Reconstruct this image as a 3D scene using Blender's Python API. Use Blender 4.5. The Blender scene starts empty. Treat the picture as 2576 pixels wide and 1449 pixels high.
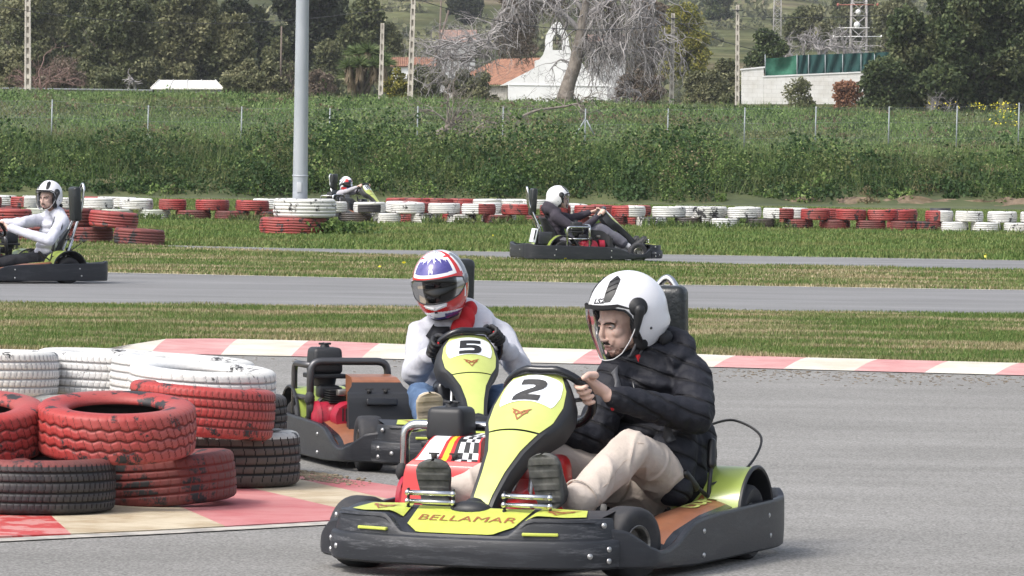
import bpy, bmesh, math, random
import numpy as np
from mathutils import Vector, Matrix, noise
random.seed(7)
RNG = np.random.default_rng(11)
SC = bpy.context.scene
COL = SC.collection
PI = math.pi
# ---------------------------------------------------------------- camera
FPX = 12880.0; CX, CY = 1288.0, 724.5; HCAM = 1.5
PITCH = math.atan((724.5 - 368) / FPX); ROLL = math.radians(0.8)
CF = Vector((0, math.cos(PITCH), -math.sin(PITCH)))
_r0 = Vector((1, 0, 0)); _u0 = Vector((0, math.sin(PITCH), math.cos(PITCH)))
CR = math.cos(ROLL) * _r0 + math.sin(ROLL) * _u0
CU = -math.sin(ROLL) * _r0 + math.cos(ROLL) * _u0
CAM = Vector((0, 0, HCAM))
def ray(u, v):
    return CF + CR * ((u - CX) / FPX) - CU * ((v - CY) / FPX)
def G(u, v, z=0.0):
    d = ray(u, v); t = (z - HCAM) / d.z
    return CAM + d * t
def P(u, v, y):
    d = ray(u, v); return CAM + d * (y / d.y)
def PR(p):
    q = Vector(p) - CAM; w = q.dot(CF)
    return (CX + FPX * q.dot(CR) / w, CY - FPX * q.dot(CU) / w)
cam_d = bpy.data.cameras.new("camera"); cam = bpy.data.objects.new("camera", cam_d); COL.objects.link(cam)
cam_d.sensor_width = 36; cam_d.lens = 36 * FPX / 2576.0
cam_d.clip_start = 0.5; cam_d.clip_end = 20000
cam.matrix_world = Matrix(((CR.x, CU.x, -CF.x, 0), (CR.y, CU.y, -CF.y, 0), (CR.z, CU.z, -CF.z, HCAM), (0, 0, 0, 1)))
SC.camera = cam
# ---------------------------------------------------------------- mesh helper
class MB:
    def __init__(s):
        s.v = []; s.f = []; s.m = []; s.sm = []
    def add(s, vs, fs, m=0, smooth=True):
        n = len(s.v); s.v += [tuple(x) for x in vs]
        for f in fs:
            s.f.append(tuple(i + n for i in f)); s.m.append(m if not callable(m) else m(f, vs)); s.sm.append(smooth)
        return s
    def box(s, c, size, R=None, m=0, bev=0.0, taper=(1, 1)):
        c = Vector(c); hx, hy, hz = [a / 2 for a in size]
        if bev <= 0:
            vs = []
            for z in (-1, 1):
                tx, ty = taper if z > 0 else (1, 1)
                for x, y in ((-1, -1), (1, -1), (1, 1), (-1, 1)):
                    vs.append(Vector((x * hx * tx, y * hy * ty, z * hz)))
            fs = [(0, 3, 2, 1), (4, 5, 6, 7), (0, 1, 5, 4), (1, 2, 6, 5), (2, 3, 7, 6), (3, 0, 4, 7)]
            sm = False
        else:
            b = min(bev, hx * .95, hy * .95, hz * .95); vs = []; fs = []
            K = 3; rings = []
            zs = [(-hz + b * (1 - math.cos(a)), b * (1 - math.sin(a))) for a in [PI / 2 * k / K for k in range(K + 1)]]
            zs = zs + [(-z, i) for z, i in reversed(zs)]
            for z, inset in zs:
                t = (z + hz) / (2 * hz); tx = 1 + (taper[0] - 1) * t; ty = 1 + (taper[1] - 1) * t
                ring = []
                for (sx, sy, a0) in ((1, 1, 0), (-1, 1, PI / 2), (-1, -1, PI), (1, -1, 1.5 * PI)):
                    for k in range(K + 1):
                        a = a0 + PI / 2 * k / K; rr = b - inset
                        ring.append(len(vs))
                        vs.append(Vector(((sx * (hx - b) + rr * math.cos(a)) * tx, (sy * (hy - b) + rr * math.sin(a)) * ty, z)))
                rings.append(ring)
            n = len(rings[0])
            for a, bb in zip(rings[:-1], rings[1:]):
                for i in range(n): fs.append((a[i], a[(i + 1) % n], bb[(i + 1) % n], bb[i]))
            fs.append(tuple(reversed(rings[0]))); fs.append(tuple(rings[-1])); sm = True
        if R is not None: vs = [R @ v for v in vs]
        return s.add([v + c for v in vs], fs, m, sm)
    def tube(s, pts, r, n=8, m=0, closed=False, caps=True, smooth=True):
        pts = [Vector(p) for p in pts]; N = len(pts)
        rs = r if isinstance(r, (list, tuple)) else [r] * N
        vs = []; fs = []; prev = None
        for i, p in enumerate(pts):
            a = pts[(i - 1) % N] if (closed or i > 0) else p
            b = pts[(i + 1) % N] if (closed or i < N - 1) else p
            t = (b - a).normalized() if (b - a).length > 1e-9 else Vector((0, 0, 1))
            if prev is None:
                up = Vector((0, 0, 1)) if abs(t.z) < .9 else Vector((1, 0, 0))
                x = t.cross(up).normalized()
            else:
                x = (prev - t * prev.dot(t))
                x = x.normalized() if x.length > 1e-6 else t.orthogonal().normalized()
            prev = x; y = t.cross(x)
            for k in range(n):
                a_ = 2 * PI * k / n; vs.append(p + (x * math.cos(a_) + y * math.sin(a_)) * rs[i])
        for i in range(N if closed else N - 1):
            j = (i + 1) % N
            for k in range(n):
                l = (k + 1) % n; fs.append((i * n + k, i * n + l, j * n + l, j * n + k))
        if caps and not closed:
            fs.append(tuple(reversed(range(n)))); fs.append(tuple((N - 1) * n + k for k in range(n)))
        return s.add(vs, fs, m, smooth)
    def cyl(s, a, b, r0, r1=None, n=16, m=0):
        a = Vector(a); b = Vector(b); r1 = r0 if r1 is None else r1
        return s.tube([a, b], [r0, r1], n, m)
    def lathe(s, prof, c, axis, n=24, m=0, closed=False, smooth=True, rfun=None):
        # prof list of (r, h) along axis
        c = Vector(c); w = Vector(axis).normalized()
        x = w.orthogonal().normalized(); y = w.cross(x); vs = []; fs = []; K = len(prof)
        for i in range(n):
            a = 2 * PI * i / n; d = x * math.cos(a) + y * math.sin(a)
            for k, (r, h) in enumerate(prof):
                rr = r if rfun is None else rfun(r, h, i, k)
                vs.append(c + d * rr + w * h)
        L = K if closed else K - 1
        for i in range(n):
            j = (i + 1) % n
            for k in range(L):
                l = (k + 1) % K; fs.append((i * K + k, j * K + k, j * K + l, i * K + l))
        return s.add(vs, fs, m, smooth)
    def ell(s, c, r, R=None, n=12, m=0):
        c = Vector(c); vs = []; fs = []; r = Vector(r) if not isinstance(r, (int, float)) else Vector((r, r, r))
        K = max(4, n // 2)
        for i in range(K + 1):
            th = PI * i / K
            for k in range(n):
                ph = 2 * PI * k / n
                v = Vector((r.x * math.sin(th) * math.cos(ph), r.y * math.sin(th) * math.sin(ph), r.z * math.cos(th)))
                vs.append(c + (R @ v if R is not None else v))
        for i in range(K):
            for k in range(n):
                l = (k + 1) % n; fs.append((i * n + k, (i + 1) * n + k, (i + 1) * n + l, i * n + l))
        return s.add(vs, fs, m)
    def caps(s, a, b, ra, rb, n=24, m=0):
        # tapered capsule
        a = Vector(a); b = Vector(b); d = b - a; L = d.length
        if L < 1e-6: return s.ell(a, ra, n=n, m=m)
        t = d / L; pts = []; rs = []
        for k in range(5):
            an = PI / 2 * k / 4; pts.append(a - t * ra * math.cos(an) * .999); rs.append(max(ra * math.sin(an), 1e-4))
        for k in range(1, 6):
            f = k / 6; pts.append(a + d * f); rs.append(ra + (rb - ra) * f)
        for k in range(5):
            an = PI / 2 * (4 - k) / 4; pts.append(b + t * rb * math.cos(an) * .999); rs.append(max(rb * math.sin(an), 1e-4))
        return s.tube(pts, rs, n, m)
    def grid(s, fn, nu, nv, m=0, smooth=True, cu=False):
        vs = [fn(i / nu, j / nv) for i in range(nu + 1) for j in range(nv + 1)]
        fs = []
        for i in range(nu):
            for j in range(nv):
                a = i * (nv + 1) + j; b = a + nv + 1
                fs.append((a, b, b + 1, a + 1))
        n = len(s.v); s.v += [tuple(x) for x in vs]
        for q, f in enumerate(fs):
            s.f.append(tuple(i + n for i in f))
            mi = m(((q // nv) + .5) / nu, ((q % nv) + .5) / nv) if callable(m) else m
            s.m.append(mi); s.sm.append(smooth)
        return s
    def prism(s, poly, frame, t0, t1, m=0, smooth=False):
        # poly of 2D, frame Matrix/func (x,y,h)->Vector
        n = len(poly); vs = [frame(x, y, t0) for x, y in poly] + [frame(x, y, t1) for x, y in poly]
        fs = [tuple(reversed(range(n))), tuple(range(n, 2 * n))]
        for i in range(n):
            j = (i + 1) % n; fs.append((i, j, n + j, n + i))
        return s.add(vs, fs, m, smooth)
    def mesh(s, name, mats):
        me = bpy.data.meshes.new(name); me.from_pydata([tuple(v) for v in s.v], [], s.f); me.validate() if False else None
        for m in (mats if isinstance(mats, (list, tuple)) else [mats]): me.materials.append(m)
        me.polygons.foreach_set("material_index", s.m); me.polygons.foreach_set("use_smooth", s.sm)
        me.update(); return me
    def build(s, name, mats, parent=None, sharp=None, **kw):
        me = s.mesh(name, mats); o = bpy.data.objects.new(name, me); COL.objects.link(o)
        if parent: o.parent = parent
        if sharp:
            try: me.set_sharp_from_angle(angle=math.radians(sharp))
            except Exception: pass
        for k, v in kw.items(): o[k] = v
        return o
def empty(name, loc=(0, 0, 0), rz=0, label=None, cat=None, group=None, scale=None):
    o = bpy.data.objects.new(name, None); COL.objects.link(o); o.location = loc; o.rotation_euler = (0, 0, rz)
    o.empty_display_size = .2
    if scale: o.scale = (scale,) * 3
    tag(o, label, cat, group); return o
def tag(o, label=None, cat=None, group=None, kind=None):
    if label: o["label"] = label
    if cat: o["category"] = cat
    if group: o["group"] = group
    if kind: o["kind"] = kind
    return o
def npmesh(name, V, F, mats, smooth=False, mi=None):
    """V (n,3) F (m,k) numpy"""
    me = bpy.data.meshes.new(name); n, k = F.shape
    me.vertices.add(len(V)); me.vertices.foreach_set("co", V.astype(np.float32).ravel())
    me.loops.add(n * k); me.loops.foreach_set("vertex_index", F.astype(np.int32).ravel())
    me.polygons.add(n); me.polygons.foreach_set("loop_start", np.arange(0, n * k, k, dtype=np.int32))
    try: me.polygons.foreach_set("loop_total", np.full(n, k, dtype=np.int32))
    except Exception: pass
    for m in (mats if isinstance(mats, (list, tuple)) else [mats]): me.materials.append(m)
    if mi is not None: me.polygons.foreach_set("material_index", mi.astype(np.int32))
    me.update(calc_edges=True); me.validate()
    if smooth: me.polygons.foreach_set("use_smooth", np.ones(len(me.polygons), bool))
    return me
def link(name, me, parent=None):
    o = bpy.data.objects.new(name, me); COL.objects.link(o)
    if parent: o.parent = parent
    return o
# ---------------------------------------------------------------- materials
def lin(c):
    return tuple(((x / 255) / 12.92 if x / 255 < .04045 else ((x / 255 + .055) / 1.055) ** 2.4) for x in c)
MATS = {}
def nodes_of(name):
    m = bpy.data.materials.new(name); m.use_nodes = True; nt = m.node_tree
    return m, nt, nt.nodes["Principled BSDF"]
def N(nt, t, **kw):
    n = nt.nodes.new(t)
    for k, v in kw.items():
        if k.startswith("i_"): n.inputs[k[2:].replace("_", " ")].default_value = v
        else: setattr(n, k, v)
    return n
def c4(c): return (c[0], c[1], c[2], 1)
def noise_n(nt, scale, detail=4, rough=.6, coord="Object", stretch=None, loc=None):
    tc = N(nt, "ShaderNodeTexCoord"); no = N(nt, "ShaderNodeTexNoise"); no.inputs["Scale"].default_value = scale
    no.inputs["Detail"].default_value = detail; no.inputs["Roughness"].default_value = rough
    if stretch or loc:
        mp = N(nt, "ShaderNodeMapping")
        if stretch: mp.inputs["Scale"].default_value = stretch
        if loc: mp.inputs["Location"].default_value = loc
        nt.links.new(tc.outputs[coord], mp.inputs[0]); nt.links.new(mp.outputs[0], no.inputs["Vector"])
    else: nt.links.new(tc.outputs[coord], no.inputs["Vector"])
    return no
def ramp(nt, src, stops):
    r = N(nt, "ShaderNodeValToRGB"); e = r.color_ramp.elements
    while len(e) < len(stops): e.new(.5)
    for el, (p, c) in zip(e, stops):
        el.position = p; el.color = c4(c) if len(c) == 3 else c
    nt.links.new(src, r.inputs[0]); return r
def mixc(nt, fac, a, b, mode="MIX"):
    mx = N(nt, "ShaderNodeMix", data_type="RGBA", blend_type=mode)
    for sock, val in ((mx.inputs[0], fac), (mx.inputs[6], a), (mx.inputs[7], b)):
        if hasattr(val, "links"): nt.links.new(val, sock)
        elif isinstance(val, (int, float)): sock.default_value = val
        else: sock.default_value = c4(val)
    return mx.outputs[2]
def mat(name, base, rough=.5, metal=0.0, var=None, vs=8, vt=(.4, .65), bump=None, coat=0, spec=None, sss=0, detail=5, stretch=None, seed=None):
    """var = second colour spread by noise of scale vs between thresholds vt"""
    if name in MATS: return MATS[name]
    m, nt, b = nodes_of(name); MATS[name] = m
    b.inputs["Base Color"].default_value = c4(base); b.inputs["Roughness"].default_value = rough
    b.inputs["Metallic"].default_value = metal
    if coat: b.inputs["Coat Weight"].default_value = coat; b.inputs["Coat Roughness"].default_value = .15
    if spec is not None: b.inputs["Specular IOR Level"].default_value = spec
    if sss:
        b.inputs["Subsurface Weight"].default_value = sss; b.inputs["Subsurface Radius"].default_value = (.01, .004, .002)
    if var is not None:
        no = noise_n(nt, vs, detail, .65, stretch=stretch, loc=seed)
        r = ramp(nt, no.outputs[0], [(vt[0], (0, 0, 0)), (vt[1], (1, 1, 1))])
        nt.links.new(mixc(nt, r.outputs[0], base, var), b.inputs["Base Color"])
    if bump:
        no = noise_n(nt, bump[0], 4, .6, stretch=stretch); bp = N(nt, "ShaderNodeBump"); bp.inputs["Strength"].default_value = bump[1]
        bp.inputs["Distance"].default_value = bump[2] if len(bump) > 2 else .01
        nt.links.new(no.outputs[0], bp.inputs["Height"]); nt.links.new(bp.outputs[0], b.inputs["Normal"])
    return m
def leafmat(name, cols, rough=.6, trans=.25, patch=None, ps=.3, pt=(.42, .6), pst=None):
    """colours by random per leaf; patch = list of colours in patches"""
    if name in MATS: return MATS[name]
    m, nt, b = nodes_of(name); MATS[name] = m
    ge = N(nt, "ShaderNodeNewGeometry")
    st = [(i / (len(cols) - 1) if len(cols) > 1 else 0, c) for i, c in enumerate(cols)]
    r = ramp(nt, ge.outputs["Random Per Island"], st); out = r.outputs[0]
    if patch:
        st = [(i / (len(patch) - 1) if len(patch) > 1 else 0, c) for i, c in enumerate(patch)]
        r2 = ramp(nt, ge.outputs["Random Per Island"], st)
        no = N(nt, "ShaderNodeTexNoise"); no.inputs["Scale"].default_value = ps; no.inputs["Detail"].default_value = 5
        no.inputs["Roughness"].default_value = .65
        if pst:
            mp = N(nt, "ShaderNodeMapping"); mp.inputs["Scale"].default_value = pst; nt.links.new(ge.outputs["Position"], mp.inputs[0]); nt.links.new(mp.outputs[0], no.inputs["Vector"])
        else: nt.links.new(ge.outputs["Position"], no.inputs["Vector"])
        rr = ramp(nt, no.outputs[0], [(pt[0], (0, 0, 0)), (pt[1], (1, 1, 1))])
        out = mixc(nt, rr.outputs[0], out, r2.outputs[0])
    nt.links.new(out, b.inputs["Base Color"]); b.inputs["Roughness"].default_value = rough
    b.inputs["Specular IOR Level"].default_value = .25
    tr = N(nt, "ShaderNodeBsdfTranslucent"); nt.links.new(out, tr.inputs[0])
    ms = N(nt, "ShaderNodeMixShader"); ms.inputs[0].default_value = trans
    nt.links.new(b.outputs[0], ms.inputs[1]); nt.links.new(tr.outputs[0], ms.inputs[2])
    nt.links.new(ms.outputs[0], nt.nodes["Material Output"].inputs[0])
    return m
def fbm(x, y, s, seed=0.0, oct=4):
    """cheap numpy value-noise fbm in ~[-1,1]"""
    x = np.asarray(x, float) / s + seed * 17.3; y = np.asarray(y, float) / s + seed * 9.1; out = 0; a = 1; tot = 0
    for o in range(oct):
        xi = np.floor(x); yi = np.floor(y); xf = x - xi; yf = y - yi
        def h(i, j):
            v = np.sin(i * 127.1 + j * 311.7 + o * 74.7 + seed) * 43758.5453; return v - np.floor(v)
        u = xf * xf * (3 - 2 * xf); w = yf * yf * (3 - 2 * yf)
        n = (h(xi, yi) * (1 - u) + h(xi + 1, yi) * u) * (1 - w) + (h(xi, yi + 1) * (1 - u) + h(xi + 1, yi + 1) * u) * w
        out = out + a * (n * 2 - 1); tot += a; a *= .5; x = x * 2.03; y = y * 2.03
    return out / tot
# ---------------------------------------------------------------- light
SUN_EL, SUN_AZ = math.radians(50), math.radians(-128)   # azimuth measured from +Y towards +X
w = bpy.data.worlds.new("World"); SC.world = w; w.use_nodes = True
nt = w.node_tree; sky = nt.nodes.new("ShaderNodeTexSky"); sky.sky_type = "NISHITA"; sky.sun_disc = False
sky.sun_elevation = SUN_EL; sky.sun_rotation = SUN_AZ; sky.dust_density = 4.0; sky.ozone_density = 1.0; sky.air_density = 1.0
hs = nt.nodes.new("ShaderNodeHueSaturation"); hs.inputs["Saturation"].default_value = .55
nt.links.new(sky.outputs[0], hs.inputs["Color"])
nt.links.new(hs.outputs[0], nt.nodes["Background"].inputs[0]); nt.nodes["Background"].inputs[1].default_value = .15
sd = bpy.data.lights.new("sun", "SUN"); sd.energy = 1.4; sd.angle = math.radians(12); sd.color = (1, .96, .9)
so = bpy.data.objects.new("sun", sd); COL.objects.link(so)
sdir = Vector((math.sin(SUN_AZ) * math.cos(SUN_EL), math.cos(SUN_AZ) * math.cos(SUN_EL), math.sin(SUN_EL)))
so.rotation_euler = sdir.to_track_quat("Z", "Y").to_euler(); so.location = sdir * 60
SC.view_settings.view_transform = "Standard"; SC.view_settings.look = "None"; SC.view_settings.exposure = .82
SC.view_settings.gamma = 1
# ---------------------------------------------------------------- terrain
TY = [0, 134, 138, 141.5, 145, 165, 180, 200, 232, 248, 263, 300, 330, 440, 560, 800, 1100, 1600, 2200, 3200]
TZ = [0, 0, .05, .80, .98, 1.08, 1.15, 1.3, 1.65, 2.7, 3.55, 3.75, 4.1, 4.6, 7, 17, 34, 62, 105, 190]
def tz(x, y):
    z = np.interp(y, TY, TZ)
    x = np.asarray(x, float)
    side = np.interp(y, [0, 138, 145, 300, 3000], [0, 0, .006, .012, .012])
    z = z - np.clip(x, -60, 60) * side
    amp = np.interp(y, [0, 136, 139, 150, 300, 500, 1000, 3000], [0, 0, .12, .12, .2, .6, 5, 26])
    return z + amp * fbm(x, y, np.interp(y, [0, 300, 600, 1200, 3000], [4, 10, 40, 150, 400]).mean() if False else 14.0 if np.max(y) < 500 else 90.0, 3)
def tzf(x, y):
    return float(tz(np.array([x]), np.array([y]))[0])
def grass_ground(name, patches=True):
    m, nt, b = nodes_of(name)
    ge = N(nt, "ShaderNodeNewGeometry")
    mp = N(nt, "ShaderNodeMapping"); mp.inputs["Scale"].default_value = (.35, .55, .5); nt.links.new(ge.outputs["Position"], mp.inputs[0])
    n1 = N(nt, "ShaderNodeTexNoise"); n1.inputs["Scale"].default_value = 1.0; n1.inputs["Detail"].default_value = 6; nt.links.new(mp.outputs[0], n1.inputs["Vector"])
    n2 = N(nt, "ShaderNodeTexNoise"); n2.inputs["Scale"].default_value = 14; n2.inputs["Detail"].default_value = 4; nt.links.new(ge.outputs["Position"], n2.inputs["Vector"])
    green = ramp(nt, n2.outputs[0], [(.3, (.07, .11, .025)), (.7, (.15, .20, .055))])
    straw = ramp(nt, n2.outputs[0], [(.3, (.13, .095, .045)), (.7, (.33, .26, .14))])
    r = ramp(nt, n1.outputs[0], [(.42, (0, 0, 0)), (.58, (1, 1, 1))])
    nt.links.new(mixc(nt, r.outputs[0], green.outputs[0], straw.outputs[0]), b.inputs["Base Color"])
    b.inputs["Roughness"].default_value = .9; b.inputs["Specular IOR Level"].default_value = .1
    MATS[name] = m; return m
gm_short = grass_ground("dry_turf")
gm_field = mat("field_soil", (.045, .06, .02), .9, var=(.10, .115, .04), vs=.25)
hill_m, nt, b = nodes_of("hillside_scrub")
n1 = noise_n(nt, .012, 8, .7); n2 = noise_n(nt, .06, 6, .7)
r1 = ramp(nt, n1.outputs[0], [(.36, (.05, .06, .032)), (.46, (.085, .098, .045)), (.54, (.125, .13, .06)), (.62, (.185, .155, .10))])
r2 = ramp(nt, n2.outputs[0], [(.42, (.55, .55, .55)), (.6, (1.15, 1.15, 1.15))])
nt.links.new(mixc(nt, 1.0, r1.outputs[0], r2.outputs[0], "MULTIPLY"), b.inputs["Base Color"]); b.inputs["Roughness"].default_value = 1
b.inputs["Specular IOR Level"].default_value = 0
# near flat ground + bank + field (to 560 m) and the hills beyond
def terrain(name, xs, ys, mats, mi_fn=None):
    X, Y = np.meshgrid(xs, ys, indexing="ij"); Z = np.array([[0.0]]) + tz(X.ravel(), Y.ravel()).reshape(X.shape)
    V = np.stack([X.ravel(), Y.ravel(), Z.ravel()], 1); nu, nv = X.shape
    i, j = np.meshgrid(np.arange(nu - 1), np.arange(nv - 1), indexing="ij"); a = (i * nv + j).ravel()
    F = np.stack([a, a + nv, a + nv + 1, a + 1], 1)
    mi = None
    if mi_fn: mi = mi_fn(V[F].mean(1))
    return link(name, npmesh(name, V, F, mats, True, mi))
_x = np.concatenate([np.arange(-400, -60, 20), np.arange(-60, 60.1, 1.5), np.arange(80, 401, 20)])
_y = np.concatenate([[-60, -20, 0, 10, 20, 40, 60, 80, 100, 120, 134], np.arange(135, 150, .6), np.arange(150, 200, 2), np.arange(200, 497, 8)])
tag(terrain("ground", _x, _y, [gm_short, gm_field], lambda c: (c[:, 1] > 134.5).astype(int)), kind="structure")
tag(terrain("hills", np.arange(-1400, 1401, 20), np.concatenate([[496], np.arange(510, 3200, 20)]), [hill_m]), kind="structure")
# ---------------------------------------------------------------- roads
def asphalt(name, c0, c1, big=.5, streak=.35):
    m, nt, b = nodes_of(name); MATS[name] = m
    a = noise_n(nt, 230, 2, .5, "Generated"); 
    ge = N(nt, "ShaderNodeNewGeometry"); a.inputs["Scale"].default_value = 95; nt.links.new(ge.outputs["Position"], a.inputs["Vector"])
    bb = N(nt, "ShaderNodeTexNoise"); bb.inputs["Scale"].default_value = .8; bb.inputs["Detail"].default_value = 7; bb.inputs["Roughness"].default_value = .6
    mp = N(nt, "ShaderNodeMapping"); mp.inputs["Scale"].default_value = (.5, 1.2, 1); nt.links.new(ge.outputs["Position"], mp.inputs[0]); nt.links.new(mp.outputs[0], bb.inputs["Vector"])
    ra = ramp(nt, a.outputs[0], [(.36, c0), (.64, c1)])
    rb = ramp(nt, bb.outputs[0], [(.34, (.84, .84, .83)), (.66, (1.1, 1.1, 1.1))])
    col = mixc(nt, 1.0, ra.outputs[0], rb.outputs[0], "MULTIPLY")
    vo = N(nt, "ShaderNodeTexVoronoi"); vo.inputs["Scale"].default_value = 38; nt.links.new(ge.outputs["Position"], vo.inputs["Vector"])
    rv = ramp(nt, vo.outputs["Distance"], [(.05, (1.35, 1.33, 1.28)), (.16, (1, 1, 1))])
    col = mixc(nt, .7, col, rv.outputs[0], "MULTIPLY")
    st = N(nt, "ShaderNodeTexNoise"); st.inputs["Scale"].default_value = 1; st.inputs["Detail"].default_value = 4; m3 = N(nt, "ShaderNodeMapping"); m3.inputs["Scale"].default_value = (.05, 1.6, 1); m3.inputs["Rotation"].default_value = (0, 0, .12)
    nt.links.new(ge.outputs["Position"], m3.inputs[0]); nt.links.new(m3.outputs[0], st.inputs["Vector"]); rs_ = ramp(nt, st.outputs[0], [(.40, (.80, .80, .81)), (.56, (1.03, 1.03, 1.03))])
    col = mixc(nt, streak, col, rs_.outputs[0], "MULTIPLY")
    nt.links.new(col, b.inputs["Base Color"]); b.inputs["Roughness"].default_value = .88; b.inputs["Specular IOR Level"].default_value = .3
    bp = N(nt, "ShaderNodeBump"); bp.inputs["Strength"].default_value = .5; bp.inputs["Distance"].default_value = .004
    nt.links.new(a.outputs[0], bp.inputs["Height"]); nt.links.new(bp.outputs[0], b.inputs["Normal"])
    return m
as_near = asphalt("asphalt_near", (.135, .132, .124), (.30, .293, .28), streak=.12)
as_far = asphalt("asphalt_smooth", (.175, .175, .178), (.225, .225, .226))
def edge(pts):
    """image polyline -> world points on z=0, extended far past both frame edges"""
    g = [G(u, v) for u, v in pts]
    a = g[0] + (g[0] - g[1]).normalized() * 60; b = g[-1] + (g[-1] - g[-2]).normalized() * 60
    return [a] + g + [b]
def strip(name, top, bot, mats, z=.004, n=120, kind="structure", jit=0):
    def samp(poly, k):
        L = [0]
        for p, q in zip(poly[:-1], poly[1:]): L.append(L[-1] + (q - p).length)
        # parametrise by x so both edges pair up
        xs = [p.x for p in poly]; return xs
    x0 = max(top[0].x, bot[0].x); x1 = min(top[-1].x, bot[-1].x); mb = MB()
    tx = [p.x for p in top]; ty = [p.y for p in top]; bx = [p.x for p in bot]; by = [p.y for p in bot]
    def f(a, b):
        x = x0 + (x1 - x0) * a; yt = np.interp(x, tx, ty); yb = np.interp(x, bx, by)
        if jit:
            yt += jit * noise.noise(Vector((x * 3.1, 1.7, 0))) + jit * .6 * noise.noise(Vector((x * 11, 7, 0)))
            yb += jit * noise.noise(Vector((x * 3.1, 9.7, 0))) + jit * .6 * noise.noise(Vector((x * 11, 3, 0)))
        return (x, yb + (yt - yb) * b, z)
    mb.grid(f, n, 3); o = mb.build(name, mats); tag(o, kind=kind); return o
# far service lane
e1t = edge([(380, 617), (480, 620), (740, 625.5), (939, 629), (1677, 641), (2576, 656)]); e1b = edge([(380, 618), (480, 625), (740, 634), (939, 641), (1677, 661.8), (2576, 680)])
for i in (0,): e1t[0] = e1t[1] + Vector((-.5, .1, 0)); e1b[0] = e1b[1] + Vector((-.5, .05, 0))
far_lane = strip("track_far", e1t, e1b, as_far, jit=.18, n=400)
# middle track
e2t = edge([(0, 681), (273, 687), (1250, 708), (1720, 718), (2576, 731)]); e2b = edge([(0, 763), (273, 766), (1000, 775), (1820, 782), (2576, 792)])
mid = strip("track_middle", e2t, e2b, as_far, jit=.10, n=500)
# near track: everything in front of the near kerb
e3t = edge([(0, 884), (245, 886), (740, 896), (1300, 911), (1800, 923), (2576, 944)]); e3b = [Vector((-40, -8, 0)), Vector((40, -8, 0))]
near = strip("track_near", e3t, e3b, as_near)
# painted lines
pw = mat("road_paint_white", (.62, .60, .55), .7, var=(.40, .38, .33), vs=9, vt=(.5, .75))
def line(name, e, w0, z=.008, off=0.0):
    top = [p + Vector((0, off + w0, 0)) for p in e]; bot = [p + Vector((0, off, 0)) for p in e]
    return strip(name, top, bot, pw, z=z, n=200)
line("painted_line", e2t, .12, off=-.14)
line("painted_line", e1t, .07, off=-.12)
line("painted_line", e3t, .10, off=-.12, z=.010)
# near kerb (far side of near track)
kred = mat("kerb_paint_red", (.47, .21, .205), .8, var=(.56, .34, .32), vs=3.2, vt=(.35, .7), bump=(60, .3))
kwhite = mat("kerb_paint_white", (.60, .57, .50), .8, var=(.48, .42, .32), vs=1.6, vt=(.45, .72), bump=(60, .3))
top_line = [(150, 884), (245, 882), (330, 868), (418, 854), (540, 853), (838, 860), (1000, 867), (1500, 881), (1840, 896), (2195, 905), (2576, 915), (3200, 934)]
bot_line = [(150, 885), (245, 886), (740, 896), (1300, 911), (1800, 923), (2576, 944), (3200, 961)]
def yi(line, u): return float(np.interp(u, [p[0] for p in line], [p[1] for p in line]))
mb = MB(); us = [200, 378] + [378 + 177 * k for k in range(1, 17)]
for k, (a, c) in enumerate(zip(us[:-1], us[1:])):
    nsub = 6
    for q in range(nsub):
        u0 = a + (c - a) * q / nsub; u1 = a + (c - a) * (q + 1) / nsub
        sk = lambda u: u + min(1, max(0, (u - 200) / 178)) * np.interp(u, [378, 1440, 2500], [40, 54, 62])
        b0, b1 = G(u0, yi(bot_line, u0), .01), G(u1, yi(bot_line, u1), .01); t0, t1 = G(sk(u0), yi(top_line, sk(u0)), .045), G(sk(u1), yi(top_line, sk(u1)), .045)
        vs = []
        for s_ in range(5):
            f = s_ / 4; z = .01 + .04 * math.sin(f * PI * .5)
            pa = b0.lerp(t0, f); pb = b1.lerp(t1, f); pa.z = pb.z = z; vs += [pa, pb]
        te = [t0.copy(), t1.copy()]
        for p_ in te: p_.y += .1; p_.z = -.02
        vs += te
        mb.add(vs, [(2 * s_, 2 * s_ + 1, 2 * s_ + 3, 2 * s_ + 2) for s_ in range(5)], 0 if k % 2 else 1, False)
tag(mb.build("kerb_far", [kred, kwhite]), kind="structure")
# inner kerb with the tyres on it (lower left)
mb = MB()
kred2 = mat("kerb_paint_red_near", (.42, .115, .12), .7, var=(.52, .24, .23), vs=2.4, vt=(.35, .7), bump=(80, .35))
kfresh = mat("kerb_paint_fresh_red", (.45, .05, .045), .55, var=(.52, .22, .20), vs=5, vt=(.5, .54), bump=(80, .3))
kcream = mat("kerb_paint_cream", (.52, .45, .33), .85, var=(.34, .26, .16), vs=3.4, vt=(.40, .66), bump=(80, .4))
kz = .012
def kpoly(pts, m, z=kz):
    ps = [G(u, v, z) for u, v in pts]; lo = [Vector((p.x, p.y, -.03)) for p in ps]; n = len(ps)
    mb.add(ps + lo, [tuple(range(n))] + [(i, i + n, (i + 1) % n + n, (i + 1) % n) for i in range(n)], m, False)
kpoly([(-900, 1372), (-300, 1359), (178, 1342), (133, 1301), (60, 1235), (-900, 1235)], 2)
kpoly([(178, 1342), (380, 1333), (566, 1323), (455, 1275), (300, 1207), (60, 1235), (133, 1301)], 3)
kpoly([(566, 1323), (830, 1308), (1010, 1330), (1180, 1345), (826, 1272), (666, 1235), (300, 1160), (300, 1207), (455, 1275)], 1)
kpoly([(666, 1235), (826, 1272), (1180, 1345), (1300, 1330), (1010, 1262), (771, 1209), (600, 1172), (300, 1130), (300, 1160)], 3)
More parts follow.
